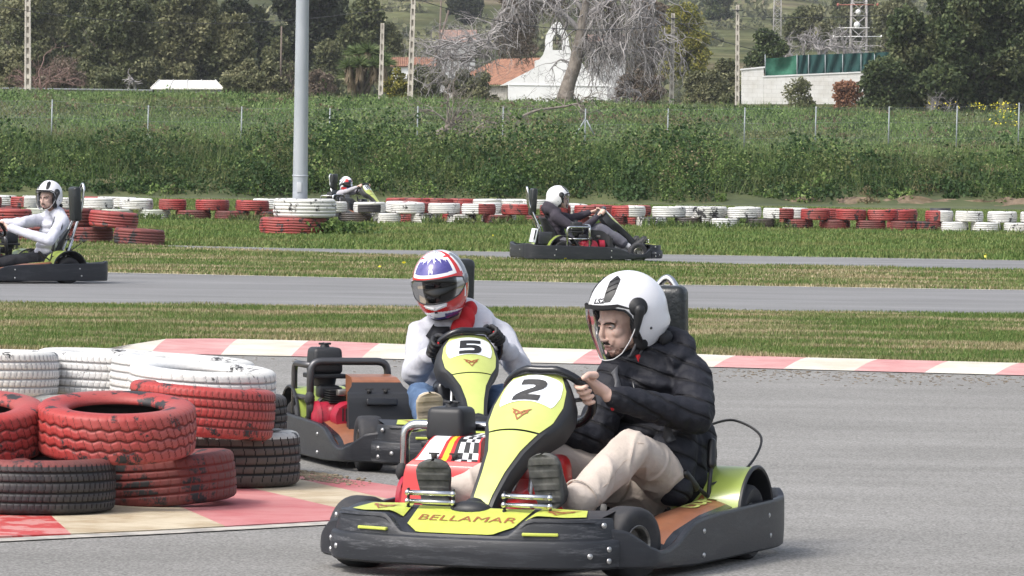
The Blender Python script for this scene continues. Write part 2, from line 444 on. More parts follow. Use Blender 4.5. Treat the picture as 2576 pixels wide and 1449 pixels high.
kpoly([(771, 1209), (1010, 1262), (1300, 1330), (1400, 1310), (996, 1222), (771, 1190), (620, 1165), (600, 1172)], 1)
kpoly([(-900, 1235), (60, 1235), (300, 1207), (300, 1130), (600, 1172), (620, 1165), (420, 1100), (-900, 1080)], 3)
tag(mb.build("kerb_near", [kred, kred2, kfresh, kcream]), kind="structure")
lb = [(-900, 1378), (0, 1354), (178, 1345), (380, 1336), (566, 1326), (830, 1311), (1010, 1298)]
mbl = MB(); t = [G(u, v, .009) for u, v in lb]; b_ = [G(u, v + 8, .009) for u, v in lb]
for i in range(len(lb) - 1): mbl.add([b_[i], b_[i + 1], t[i + 1], t[i]], [(0, 1, 2, 3)], 0, False)
tag(mbl.build("painted_line", mat("worn_line_paint", (.46, .43, .38), .8, var=(.26, .25, .23), vs=7, vt=(.42, .6))), kind="structure")
# dirt washed onto the kerb by the tyres
dirt = mat("kerb_dirt", (.16, .125, .085), .95, var=(.30, .25, .17), vs=14, vt=(.35, .65))
mbd = MB(); RN = random.Random(5)
for i in range(450):
    u = RN.gauss(790, 55); v = 1188 + RN.random() ** 1.4 * 22 - (u - 790) * -.12
    p = G(u, v, kz + .001); r = RN.uniform(.003, .012)
    mbd.ell(p, (r, r, r * .5), n=5)
tag(mbd.build("kerb_grit", dirt), "loose brown grit and soil lying on the red and cream kerb beside the black tyre", "grit", kind="stuff")
# ---------------------------------------------------------------- grass blades
def blades(name, poly_fn, n, h, wd, m, label, seed, ylo=None, cat="grass", lean=.9, hvar=.6, tz_=False):
    rg = np.random.default_rng(seed); x, y = poly_fn(rg, n); n = len(x)
    z = tz(x, y) if tz_ else np.zeros(n)
    hh = h * (1 - hvar / 2 + hvar * rg.random(n)) * (1 + .5 * fbm(x, y, .9, seed)); az = rg.random(n) * 2 * PI; ln = rg.random(n) * lean
    dx = np.cos(az + 1.3) * ln * hh; dy = np.sin(az + 1.3) * ln * hh
    wx = np.cos(az) * wd / 2; wy = np.sin(az) * wd / 2
    V = np.empty((n, 3, 3)); V[:, 0] = np.stack([x - wx, y - wy, z - .005], 1); V[:, 1] = np.stack([x + wx, y + wy, z - .005], 1)
    V[:, 2] = np.stack([x + dx, y + dy, z + hh], 1)
    F = np.arange(n * 3).reshape(-1, 3)
    o = link(name, npmesh(name, V.reshape(-1, 3), F, m)); tag(o, label, cat, kind="stuff"); return o
def between(top, bot, jt=0.0, margin=1.5):
    tx = [p.x for p in top]; ty = [p.y for p in top]; bx = [p.x for p in bot]; by = [p.y for p in bot]
    def f(rg, n):
        # sample in wedge
        ymin = min(by[1:-1]) - 1; ymax = max(ty[1:-1]) + 1
        y = ymin + (ymax - ymin) * rg.random(n * 3); x = (rg.random(n * 3) * 2 - 1) * y * .1 * margin
        ok = (y < np.interp(x, tx, ty) + jt * rg.normal(size=n * 3)) & (y > np.interp(x, bx, by) - jt * np.abs(rg.normal(size=n * 3)))
        return x[ok][:n], y[ok][:n]
    return f
turf = leafmat("turf_blades", [(.055, .105, .022), (.088, .155, .034), (.13, .20, .052), (.22, .22, .09)], .7, .2,
               patch=[(.15, .135, .06), (.29, .235, .13), (.44, .36, .225), (.56, .47, .325)], ps=.9, pt=(.475, .60), pst=(.42, 1.15, 1))
green_t = leafmat("green_blades", [(.05, .10, .022), (.088, .155, .036), (.135, .205, .055), (.21, .26, .09)], .7, .25,
                  patch=[(.10, .13, .038), (.17, .19, .07), (.27, .26, .11)], ps=.35, pt=(.46, .66))
kt = [G(u, v) for u, v in top_line]; kt[0] = kt[0] + Vector((-40, 0, 0)); kt[-1] = kt[-1] + Vector((40, 0, 0))
blades("grass", between(e2b, kt, .05), 300000, .032, .011, turf, "patchy dry and green turf strip behind the red and white kerb", 1)
blades("grass", between(e1b, e2t, .05), 145000, .035, .018, turf, "strawy turf strip between the two far tarmac lanes", 2)
e0 = [Vector((-60, 133, 0)), Vector((-10, 133, 0)), Vector((10, 133, 0)), Vector((60, 133, 0))]
blades("grass", between(e0, e1t, .05), 280000, .055, .032, green_t, "lush green grass around the tyre barriers", 3)
# broad weeds along verge edges
def weed_pts(e, n, spread, off):
    def f(rg, _):
        x = rg.uniform(-9, 9, n); y = np.interp(x, [p.x for p in e], [p.y for p in e]) + off + rg.normal(size=n) * spread
        k = fbm(x, y * 0, .6, 4) > .25
        return x[k], y[k]
    return f

# rubber crumbs, leaf litter and pebbles on the near track by the kerb
mbd = MB(); litter = mat("leaf_litter", (.22, .17, .11), .95, var=(.10, .085, .07), vs=20)
for i in range(420):
    u = RN.uniform(1750, 2576) if i < 320 else RN.uniform(60, 2500); v = yi(bot_line, u) + abs(RN.gauss(0, 14)) + 4; p = G(u, v, .006); r = RN.uniform(.004, .015)
    mbd.box(p, (r * 2, r, .003), Matrix.Rotation(RN.uniform(0, 3), 3, "Z"))
tag(mbd.build("track_litter", litter), "dry leaf bits and rubber crumbs scattered on the tarmac along the far kerb", "litter", kind="stuff")

# ---------------------------------------------------------------- thin haze in the air
hzm = bpy.data.materials.new("haze_air"); hzm.use_nodes = True; nt = hzm.node_tree
for n_ in list(nt.nodes):
    if n_.type == "BSDF_PRINCIPLED": nt.nodes.remove(n_)
pv_ = nt.nodes.new("ShaderNodeVolumePrincipled"); pv_.inputs["Color"].default_value = (.93, .95, 1, 1); pv_.inputs["Density"].default_value = .00013; pv_.inputs["Anisotropy"].default_value = .2
nt.links.new(pv_.outputs[0], nt.nodes["Material Output"].inputs["Volume"])
mb = MB(); mb.box((0, 1560, 124), (2900, 3300, 252)); hz = mb.build("haze", hzm); tag(hz, "thin pale haze in the air over the whole place", "haze", kind="stuff")
# ---------------------------------------------------------------- kart materials
plastic = mat("bumper_plastic", (.017, .019, .025), .45, var=(.042, .045, .053), vs=7, vt=(.5, .8), bump=(30, .25, .004), stretch=(1, 1, 5), spec=.5)
scuff, nt, b = nodes_of("scuffed_bumper_plastic"); MATS["scuffed"] = scuff
n1 = noise_n(nt, 5, 8, .75, stretch=(1, 1, 9)); n2 = noise_n(nt, 60, 5, .7, stretch=(1, 1, 12)); n3 = noise_n(nt, 2.6, 3, .5)
r1 = ramp(nt, n1.outputs[0], [(.50, (0, 0, 0)), (.60, (1, 1, 1))]); r2 = ramp(nt, n2.outputs[0], [(.44, (0, 0, 0)), (.58, (1, 1, 1))]); r3 = ramp(nt, n3.outputs[0], [(.44, (0, 0, 0)), (.65, (1, 1, 1))])
sc = mixc(nt, 1.0, r1.outputs[0], r2.outputs[0], "MULTIPLY"); sc = mixc(nt, 1.0, sc, r3.outputs[0], "MULTIPLY")
base = mixc(nt, r1.outputs[0], (.013, .015, .020), (.028, .031, .038))
nt.links.new(mixc(nt, sc, base, (.15, .15, .16)), b.inputs["Base Color"]); b.inputs["Roughness"].default_value = .5
bp = N(nt, "ShaderNodeBump"); bp.inputs["Strength"].default_value = .35; bp.inputs["Distance"].default_value = .004
nt.links.new(n1.outputs[0], bp.inputs["Height"]); nt.links.new(bp.outputs[0], b.inputs["Normal"])
black_gloss = mat("black_gloss_plastic", (.012, .013, .016), .25)
black_satin = mat("black_satin", (.016, .017, .02), .5, bump=(40, .15, .003))
black_matt = mat("black_matt_rubber", (.02, .02, .022), .75, var=(.035, .034, .033), vs=20)
tyre_rub = mat("kart_slick_rubber", (.022, .023, .028), .72, var=(.05, .047, .045), vs=11, vt=(.45, .75), bump=(40, .2, .003))
yel = mat("lime_yellow_film", (.50, .56, .165), .42, coat=.15, var=(.43, .485, .135), vs=5, vt=(.42, .7))
yel2 = mat("lime_yellow_panel", (.50, .555, .095), .45, var=(.44, .49, .08), vs=30, bump=(250, .2, .001))
fend_y = mat("fender_lime", (.33, .42, .085), .35, coat=.3, var=(.26, .34, .06), vs=5, vt=(.5, .7))
white_f = mat("white_film", (.80, .83, .88), .4)
ink = mat("black_ink", (.018, .018, .02), .45)
brown_ink = mat("copper_brown_ink", (.30, .10, .035), .5)
copper = mat("copper_panel", (.27, .105, .05), .4, coat=.2, var=(.19, .075, .038), vs=9, vt=(.45, .7))
chrome = mat("chrome_tube", (.60, .61, .62), .22, 1.0, var=(.35, .35, .35), vs=30, vt=(.5, .8))
steel = mat("brushed_steel", (.42, .42, .42), .38, 1.0, var=(.2, .19, .18), vs=40)
dark_steel = mat("dark_steel", (.10, .10, .105), .4, .8)
alu = mat("cast_aluminium", (.36, .35, .33), .45, .9, var=(.15, .14, .13), vs=25)
red_body = mat("red_bodywork", (.60, .014, .016), .32, coat=.3, var=(.42, .012, .012), vs=4)
red_eng = mat("red_engine_shroud", (.35, .012, .035), .45, var=(.2, .01, .02), vs=12, vt=(.5, .7))
white_b = mat("white_bodywork", (.72, .72, .74), .35)
stripe_y = mat("stripe_yellow", (.75, .50, .03), .4)
lever_blk = mat("lever_rubber", (.012, .012, .013), .35)
bolt_m = mat("zinc_bolt", (.5, .5, .5), .35, .9)
seat_m = mat("seat_black_wrap", (.014, .015, .018), .38, bump=(14, .6, .02))
pad_m = mat("headrest_vinyl", (.014, .017, .018), .33, bump=(16, .5, .015))
cable_m = mat("black_cable", (.012, .012, .013), .4)
PAINT = [brown_ink, yel, ink]

def catmull(pts, n=8, closed=False):
    pts = [Vector(p) for p in pts]; out = []; N_ = len(pts)
    for i in range(N_ if closed else N_ - 1):
        p0 = pts[(i - 1) % N_] if (closed or i > 0) else pts[0]; p1 = pts[i]; p2 = pts[(i + 1) % N_]
        p3 = pts[(i + 2) % N_] if (closed or i + 2 < N_) else pts[-1]
        for k in range(n):
            t = k / n
            out.append(.5 * ((2 * p1) + (-p0 + p2) * t + (2 * p0 - 5 * p1 + 4 * p2 - p3) * t * t + (-p0 + 3 * p1 - 3 * p2 + p3) * t ** 3))
    if not closed: out.append(pts[-1])
    return out
def fillet(pts, r, n=5, closed=False):
    pts = [Vector(p) for p in pts]; out = []; L = len(pts)
    for i, p in enumerate(pts):
        if not closed and i in (0, L - 1): out.append(p); continue
        a = pts[i - 1]; c = pts[(i + 1) % L]; da = (a - p); dc = (c - p); rr = min(r, da.length * .45, dc.length * .45)
        p0 = p + da.normalized() * rr; p2 = p + dc.normalized() * rr
        for k in range(n + 1):
            t = k / n; out.append(p0 * (1 - t) ** 2 + p * 2 * t * (1 - t) + p2 * t * t)
    return out
def text2d(s, bold=0.0, shear=0.0, res=3, bevel=0):
    cu = bpy.data.curves.new("t", "FONT"); cu.body = s; cu.offset = bold; cu.shear = shear; cu.resolution_u = res; cu.size = 1
    o = bpy.data.objects.new("t", cu); COL.objects.link(o); dg = bpy.context.evaluated_depsgraph_get(); dg.update()
    me = bpy.data.meshes.new_from_object(o.evaluated_get(dg)); bm = bmesh.new(); bm.from_mesh(me)
    bmesh.ops.triangulate(bm, faces=bm.faces); bmesh.ops.subdivide_edges(bm, edges=[e for e in bm.edges if e.calc_length() > .25], cuts=2)
    vs = [(v.co.x, v.co.y) for v in bm.verts]; bm.verts.index_update(); fs = [tuple(v.index for v in f.verts) for f in bm.faces]
    bm.free(); bpy.data.objects.remove(o); bpy.data.curves.remove(cu); bpy.data.meshes.remove(me)
    x0 = min(v[0] for v in vs); x1 = max(v[0] for v in vs); y0 = min(v[1] for v in vs); y1 = max(v[1] for v in vs)
    return [((x - x0) / (x1 - x0), (y - y0) / (y1 - y0)) for x, y in vs], fs
def decal(mb, shape, place, m):
    """shape (verts in 0..1, faces) placed through place(x, y)->Vector, x right y up"""
    vs, fs = shape; mb.add([place(x, y) for x, y in vs], fs, m, False)
def stroke(pts, w, closed=False, seg=6):
    """thick polyline as quads in 2D"""
    vs = []; fs = []
    P2 = [Vector((p[0], p[1])) for p in pts]
    for i, p in enumerate(P2):
        a = P2[max(i - 1, 0)]; c = P2[min(i + 1, len(P2) - 1)]
        if 0 < i < len(P2) - 1:
            d1 = (p - a).normalized(); d2 = (c - p).normalized(); n1 = Vector((-d1.y, d1.x)); n2 = Vector((-d2.y, d2.x)); nn = (n1 + n2)
            nn = nn.normalized() / max(.5, nn.normalized().dot(n1))
        else:
            d = (c - a).normalized(); nn = Vector((-d.y, d.x))
        vs += [tuple(p + nn * w / 2), tuple(p - nn * w / 2)]
    for i in range(len(P2) - 1): fs.append((2 * i, 2 * i + 1, 2 * i + 3, 2 * i + 2))
    return vs, fs
def outline(pts):
    from mathutils.geometry import tessellate_polygon
    t = tessellate_polygon([[Vector((x, y, 0)) for x, y in pts]])
    bm = bmesh.new(); vv = [bm.verts.new((x, y, 0)) for x, y in pts]
    for f in t: bm.faces.new([vv[i] for i in f])
    for _ in range(2): bmesh.ops.subdivide_edges(bm, edges=[e for e in bm.edges if e.calc_length() > .22], cuts=1); bmesh.ops.triangulate(bm, faces=bm.faces)
    bmesh.ops.recalc_face_normals(bm, faces=bm.faces); bm.verts.index_update()
    r = [(v.co.x, v.co.y) for v in bm.verts], [tuple(v.index for v in f.verts) for f in bm.faces]; bm.free(); return r
def shape_2():
    return outline([(.12,1),(.72,1),(.88,.96),(.97,.86),(.97,.72),(.90,.58),(.78,.48),(.44,.27),(.92,.27),(.90,0),(.0,0),(.0,.17),(.06,.27),(.20,.38),(.58,.60),(.63,.66),(.61,.72),(.54,.745),(.10,.745)])
def shape_5():
    return outline([(.10,1),(.98,1),(.98,.76),(.36,.76),(.34,.64),(.72,.64),(.88,.60),(.98,.50),(1.0,.34),(.95,.16),(.84,.04),(.68,0),(.0,0),(.01,.24),(.60,.24),(.67,.27),(.69,.33),(.67,.39),(.60,.42),(.04,.42)])
def shape_logo():
    V_ = []; F_ = []
    def q(poly):
        n = len(V_); V_.extend(poly); F_.append(tuple(range(n, n + len(poly))))
    for s_ in (1, -1):
        X = lambda x: .5 + s_ * (x - .5)
        f = (lambda l: l) if s_ > 0 else (lambda l: l[::-1])
        q(f([(X(x), y) for x, y in [(0, 1.0), (.36, .80), (.24, .70), (.16, .74)]]))
        q(f([(X(x), y) for x, y in [(.16, .74), (.24, .70), (.34, .52), (.28, .46), (.13, .62)]]))
        q(f([(X(x), y) for x, y in [(.28, .46), (.34, .52), (.42, .30), (.50, .14), (.50, -.02), (.44, .08)]]))
        q(f([(X(x), y) for x, y in [(.24, .80), (.36, .80), (.5, .66), (.5, .54), (.42, .58)]]))
        q(f([(X(x), y) for x, y in [(.42, .62), (.5, .58), (.5, .50), (.40, .46), (.34, .34), (.34, .50)]]))
    return V_, F_
S2, S5, SLOGO = shape_2(), shape_5(), shape_logo()
SBELL = text2d("BELLAMAR", .0, 0); SCUP = text2d("CUPRA", .03, .0); S10 = text2d("10", .05, 0)

def band(mb, path, zb, zt, thick=.03, ridge=None, m=0, lean=0.0, ridge_in=.012, roundt=.008):
    """bumper wall swept along plan path; ridge = z of horizontal step"""
    n = len(path); rows = []
    for i, p in enumerate(path):
        a = path[max(i - 1, 0)]; c = path[min(i + 1, n - 1)]; t = (c - a); t = Vector((t.x, t.y)).normalized(); nr = Vector((t.y, -t.x))
        q = Vector((p.x, p.y)); f = i / (n - 1); B = zb(f, p); T = zt(f, p)
        r = []
        def pt(off, z): r.append(Vector((q.x + nr.x * off, q.y + nr.y * off, z)))
        pt(-.012, B); pt(-.002, B + .008)
        if ridge is not None:
            R = min(ridge, T - .012)
            pt(0.002, B + .5 * (R - B)); pt(0, R - .006); pt(-.004, R); pt(-ridge_in, R + .004); pt(-ridge_in - lean * (T - R) * .5, (R + T) / 2)
            e = -ridge_in - lean * (T - R)
        else:
            pt(.001, B + (T - B) * .35); pt(.001, B + (T - B) * .65); pt(0, T - .014); pt(0, T - .012); pt(0, T - .011); e = 0
        pt(e, T - roundt); pt(e - roundt * .5, T); pt(e - thick + .006, T); pt(e - thick, T - .008); pt(-thick, B)
        rows.append(r)
    K = len(rows[0]); vs = [v for r in rows for v in r]; fs = []
    for i in range(n - 1):
        for k in range(K):
            l = (k + 1) % K; fs.append((i * K + k, i * K + l, (i + 1) * K + l, (i + 1) * K + k))
    fs.append(tuple(range(K))); fs.append(tuple((n - 1) * K + k for k in reversed(range(K))))
    mb.add(vs, fs, m, True)
    return rows
def bolt(mb, p, nrm, r=.009, m=0):
    p = Vector(p); nrm = Vector(nrm).normalized(); mb.lathe([(0, .006), (r * .45, .006), (r * .5, .004), (r * .7, .005), (r, .003), (r, -.003)], p, nrm, 12, m)

def put_bolt(parent, p, n, r=.009):
    b_ = MB(); bolt(b_, p, n, r); return b_.build('bolt', bolt_m, parent)
FBH = [(.685, .535), (.752, .513), (.808, .468), (.856, .39), (.893, .27), (.912, .135), (.918, 0)]
def front_path():
    L = [Vector((x, y, 0)) for x, y in FBH]; R_ = [Vector((x, -y, 0)) for x, y in reversed(FBH[:-1])]
    return catmull(R_[::-1][::-1] and (L + R_), 6)
def xfront(y):
    ys = [p[1] for p in reversed(FBH)]; xs = [p[0] for p in reversed(FBH)]; return float(np.interp(abs(y), ys, xs))
# fairing ("nose cone" carrying the number)
FP = [(.155, .695), (.20, .648), (.25, .598), (.31, .54), (.355, .497), (.42, .43), (.50, .355), (.575, .275), (.625, .195)]
FW = [.084, .120, .131, .122, .093, .060, .042, .033, .026]
_fl = [0]
for a_, b_ in zip(FP[:-1], FP[1:]): _fl.append(_fl[-1] + math.dist(a_, b_))
FLEN = _fl[-1]
FZS = [1.0, 0.0]
def fsurf(a, t, off=0.0, fy=.03, kx=2.2):
    """a lateral metres, t metres along from the top"""
    x = np.interp(t, _fl, [p[0] for p in FP]); z = np.interp(t, _fl, [p[1] for p in FP])
    e = .03; dx = np.interp(min(t + e, FLEN), _fl, [p[0] for p in FP]) - np.interp(max(t - e, 0), _fl, [p[0] for p in FP])
    dz = np.interp(min(t + e, FLEN), _fl, [p[1] for p in FP]) - np.interp(max(t - e, 0), _fl, [p[1] for p in FP])
    n = Vector((-dz, 0, dx)).normalized(); ysh = fy * (1 - 1.7 * t / FLEN)
    q = Vector((x, a + ysh, z)) + n * (off - kx * a * a); q.z = .195 + (q.z - .195) * FZS[0]; q.y += FZS[1] * (1 - t / FLEN); return q
def fwid(t): return float(np.interp(t, _fl, FW))

def make_kart(name, loc, fwd, label, digit=None, cover="red", steer=0.0, near=True, hry=.20, hdz=0.0, hrw=.17, tank=(-.32, -.475, .462), plate=False):
    rz = math.atan2(fwd[1], fwd[0]); K = empty(name, (loc[0], loc[1], 0), rz, label, "go-kart", "karts on the track")
    seg = 1 if near else 1
    # ---- front bumper
    fp = front_path(); mb = MB()
    def ztop(f, p):
        a = abs(p.y); s_ = min(1, max(0, (a - .19) / .09)); s_ = s_ * s_ * (3 - 2 * s_); return .163 + .062 * s_
    band(mb, fp[::-1], lambda f, p: .052, ztop, .035, ridge=.150, lean=.15, ridge_in=.017)
    # overlap plates at the two ends
    for s_ in (1, -1):
        pts = [Vector(q) for q in [(.62, .612 * s_, 0), (.70, .592 * s_, 0)]]
        # end flap
        mb.box((.672, .520 * s_, .115), (.05, .012, .10), Matrix.Rotation(-.34 * s_, 3, "Z"), 0, .004)
    bump_o = mb.build("front_bumper", MATS["scuffed"], K, 40)
    for s_ in (1, -1):
        for (x, y, z) in ((.742, .517, .203), (.742, .517, .122), (.742, .517, .082)):
            put_bolt(bump_o, (x + .001, (y + .001) * s_ if z < .15 else (y - .018) * s_, z), (.45, .9 * s_, 0), .010)
        put_bolt(bump_o, (.806, .4715 * s_, .100), (.75, .65 * s_, 0), .010)
    # ---- nose deck: black shell with lime panels
    mb = MB()
    def deck_z(y, d):
        a = abs(y); s_ = min(1, max(0, (a - .19) / .09)); s_ = s_ * s_ * (3 - 2 * s_)
        fz = .158 + .058 * s_
        return fz + (.245 - fz) * min(1, d / .24) ** .8 - .12 * max(0, d - .24)
    def dk(u, v):
        y = -.475 + .95 * u; d = v * .31; return Vector((xfront(y) - .022 - d, y, deck_z(y, d) - .002))
    mb.grid(dk, 40, 8, 0)
    nose = mb.build("nose_deck", plastic, K, 50)
    mb = MB()
    def patch(poly, m, nn=10, lift=.004):
        # poly in (y, d), split to strips in y
        ys = [p[0] for p in poly]; 
        def rng(y):
            cr = []
            for i in range(len(poly)):
                a, c = poly[i], poly[(i + 1) % len(poly)]
                if (a[0] - y) * (c[0] - y) <= 0 and a[0] != c[0]: cr.append(a[1] + (c[1] - a[1]) * (y - a[0]) / (c[0] - a[0]))
            return (min(cr), max(cr)) if cr else (0, 0)
        y0, y1 = min(ys) + 1e-4, max(ys) - 1e-4
        def f(u, v):
            y = y0 + (y1 - y0) * u; lo, hi = rng(y); d = lo + (hi - lo) * v
            return Vector((xfront(y) - .022 - d, y, deck_z(y, d) + lift))
        mb.grid(f, 24, nn, m)
    patch([(-.14, .006), (.14, .006), (.20, .06), (.215, .215), (-.215, .215), (-.20, .06)], 0)
    for s_ in (1, -1):
        P_ = [(.225, .085), (.37, .05), (.435, .06), (.40, .19), (.24, .23)]
        patch([(y * s_, d) for y, d in P_], 0)
        # slot stripes in the upper lip
        mb.box((xfront(.31) - .0175, .31 * s_, .172), (.016, .125, .011), Matrix.Rotation(.29 * s_, 3, "Z"), 0, .003)
    npan = mb.build("lime_panel", yel2, nose)
    mb = MB()
    def dpl(y, d, l=.0065): return Vector((xfront(y) - .022 - d, y, deck_z(y, d) + l))
    decal(mb, SBELL, lambda x, y: dpl((x - .5) * .36 + .01, .088 + .044 * y), 0)
    mb.build("nose_lettering", brown_ink, npan)
    for s_ in (1, -1):
        mb = MB(); decal(mb, SLOGO, lambda x, y: dpl(.33 * s_ + (x - .5) * .12, .085 + .085 * y), 0); mb.build("logo", brown_ink, npan)
    # ---- side pods
    for s_ in (1, -1):
        pth = [(.712, .492), (.682, .530), (.640, .580), (.595, .618), (.52, .640), (.30, .645), (.0, .65), (-.40, .65), (-.72, .645), (-.90, .615), (-.985, .55), (-1.01, .46)]
        path = catmull([Vector((x, y * s_, 0)) for x, y in pth], 8)
        if s_ < 0: path = path[::-1]
        def zt_(f, p):
            x = p.x
            return float(np.interp(x, [-1.02, -.96, -.90, -.5, -.1, .10, .22, .36, .46, .54, .60, .66, .72], [.235, .240, .216, .212, .205, .198, .185, .128, .108, .108, .128, .18, .195]))
        mb = MB(); band(mb, path, lambda f, p: float(np.interp(p.x, [.2, .6], [.032, .05])), zt_, .028)
        pod = mb.build("side_pod", plastic if near else plastic, K, 40)
        for (x, z) in ((.12, .15), (.12, .065), (-.62, .16), (-.64, .085)):
            y = float(np.interp(x, [-.9, -.72, .0, .3], [.615, .645, .65, .645])); put_bolt(pod, (x, (y + .001) * s_, z), (0, s_, 0), .009)
        # pod cover (copper panel, tapered box with rounded front)
        mb = MB()
        def pc(u, v):
            x = .40 - 1.08 * u                      # front -> rear
            hh = np.interp(u, [0, .06, .15, .4, .75, 1], [.06, .115, .145, .185, .212, .198]); yo = .60; yi_ = np.interp(u, [0, .1, .3, 1], [.44, .40, .40, .43])
            t = v * 3
            if t < 1: return Vector((x, yo * s_ + 0, .07 + (hh - .07) * t))
            if t < 2: return Vector((x, (yo - (yo - yi_) * (t - 1)) * s_, hh + .022 * math.sin((t - 1) * PI)))
            return Vector((x, yi_ * s_, hh - (hh - .07) * (t - 2)))
        def pm(u, v):
            t = v * 3
            if t < 1: return 1 if .02 < u < .34 and t > .05 else 0
            if t < 2: return 1 if (.05 < u < .93 and .12 < t - 1 < .88) else 0
            return 0
        mb.grid(pc, 40, 24, pm)
        cov = mb.build("pod_cover", [black_gloss, copper], K, 50)
        mb = MB()
        def cupl(x, y):
            u = (.50 + .30 * (1 - x if s_ > 0 else x)); 
            u = .46 + .36 * (x); t = .5 + .34 * (y - .5)
            if s_ > 0: return pc(u, (1 + (1 - t)) / 3) + Vector((0, 0, .004)) if False else pc(u, (1 + t) / 3) + Vector((0, 0, .004))
            return pc(1.28 - u, (1 + (1 - t)) / 3 if False else (1 + t) / 3) + Vector((0, 0, .004))
        decal(mb, SCUP, cupl, 0); mb.build("pod_lettering", yel, cov)
    # ---- rear bumper
    mb = MB(); path = catmull([Vector(p) for p in [(-.99, .50, 0), (-1.03, .38, 0), (-1.04, 0, 0), (-1.03, -.38, 0), (-.99, -.50, 0)]], 8)
    band(mb, path, lambda f, p: .045, lambda f, p: .205 + .03 * min(1, abs(p.y) / .5), .035)
    rb = mb.build("rear_bumper", plastic, K, 40)
    for y in (-.3, .3): put_bolt(rb, (-1.035, y, .15), (-1, 0, 0), .01)
    
    if plate:
        mb = MB(); mb.box((-.86, -.33, .335), (.045, .22, .185), Matrix.Rotation(.2, 3, "Y"), 0, .006); po = mb.build("rear_number_plate", white_f, K)
        mb = MB(); mb.box((-.865, -.4415, .35), (.018, .003, .13), Matrix.Rotation(.2, 3, "Y"), 0); mb.build("plate_marking", ink, po)
        mb = MB(); mb.box((-.72, -.36, .30), (.20, .16, .17), None, 0, .02); mb.build("battery_box", plastic, K)
    # ---- chassis
    mb = MB(); R_ = .016
    for s_ in (1, -1):
        mb.tube(fillet([(.62, .16 * s_, .06), (.45, .24 * s_, .06), (.1, .28 * s_, .06), (-.5, .33 * s_, .07), (-.85, .33 * s_, .09)], .08), R_, 8)
        mb.tube(fillet([(.35, .28 * s_, .08), (.35, .58 * s_, .08), (-.30, .58 * s_, .08), (-.30, .30 * s_, .08)], .06), .012, 8)
        mb.tube([(.51, .22 * s_, .09), (.51, .42 * s_, .125)], .016, 8)
    for x in (.62, .2, -.3, -.85): mb.tube([(x, -.28, .06), (x, .28, .06)], R_, 8)
    mb.tube([(-.515, -.60, .135), (-.515, .60, .135)], .02, 12)
    mb.box((.16, 0, .045), (.95, .50, .008)); mb.build("chassis", dark_steel, K, 40)
    # front loop carrying pedals
    # ---- wheels
    def wheel(x, y, r, w_, ang, side):
        mb = MB(); c = Vector((x, y, r)); ax = Matrix.Rotation(ang, 3, "Z") @ Vector((0, 1, 0)); h = w_ / 2; ri = r * .50
        prof = [(ri, -h * .80), (r * .72, -h * .98), (r * .88, -h), (r * .965, -h * .86), (r * .995, -h * .6), (r, 0), (r * .995, h * .6), (r * .965, h * .86), (r * .88, h), (r * .72, h * .98), (ri, h * .80), (ri * .96, 0)]
        mb.lathe(prof, c, ax, 36, 0, closed=True); wh = mb.build("wheel", tyre_rub, K, 40)
        mb = MB(); o_ = side * h
        mb.lathe([(ri * .97, o_ * .80), (ri * 1.02, o_ * .86), (ri * .98, o_ * .9), (ri * .86, o_ * .8), (ri * .8, o_ * .2), (ri * .42, o_ * .15), (ri * .36, o_ * .5), (ri * .30, o_ * .62), (0, o_ * .62)], c, ax, 28, 0)
        for k in range(4):
            a_ = k * PI / 2; xx = ax.orthogonal().normalized(); yy = ax.cross(xx); q = c + (xx * math.cos(a_) + yy * math.sin(a_)) * ri * .24 + ax * o_ * .62
            mb.cyl(q, q + ax * side * .008, .005, n=6)
        mb.build("rim", alu, wh, 40)
    wheel(.505, .500, .128, .115, steer, 1); wheel(.505, -.500, .128, .115, steer, -1)
    wheel(-.515, .53, .140, .19, 0, 1); wheel(-.515, -.53, .140, .19, 0, -1)
    # ---- rear wheel fenders (lime arch)
    for s_ in (1, -1):
        def fa(u, v):
            a = math.radians(-8 + 186 * u); rr = .192; y = (.36 + .27 * v) * s_
            return Vector((-.515 + rr * math.cos(a) * (1.0), y, .15 + rr * math.sin(a)))
        mb = MB(); mb.grid(fa, 24, 4, lambda u, v: 0); 
        # rim lip
        mb.tube([fa(k / 24, 1.0) for k in range(25)], .008, 6, 1)
        mb.tube([fa(k / 24, 0.0) for k in range(25)], .008, 6, 1)
        mb.grid(lambda u, v: fa(u, v) * 1 + (Vector((-.515, fa(u, v).y, .15)) - fa(u, v)) * .05, 24, 2, 1)
        fo = mb.build("rear_fender", [fend_y, black_satin], K, 50)
        if near and s_ > 0:
            mb = MB(); decal(mb, SLOGO, lambda x, y: fa(.20 - .13 * y, .25 + .4 * x) + Vector((.004, 0, .002)), 0); mb.build("logo", brown_ink, fo)
    # bearing carrier / brake housing behind the seat
    mb = MB(); mb.box((-.62, -.1, .24), (.16, .34, .15), None, 0, .03); mb.cyl((-.515, .06, .135), (-.515, .085, .135), .10, n=24, m=0)
    mb.box((-.66, .28, .27), (.10, .14, .10), None, 0, .02); mb.cyl((-.66, .28, .31), (-.66, .28, .37), .035, .03, m=0)
    mb.build("rear_housing", black_satin, K, 40)
    # ---- seat
    SY = .16
    prof = [(-.04, .17), (-.10, .105), (-.24, .075), (-.38, .085), (-.50, .15), (-.575, .27), (-.63, .42), (-.675, .56)]
    pp = catmull([Vector((x, 0, z)) for x, z in prof], 5)
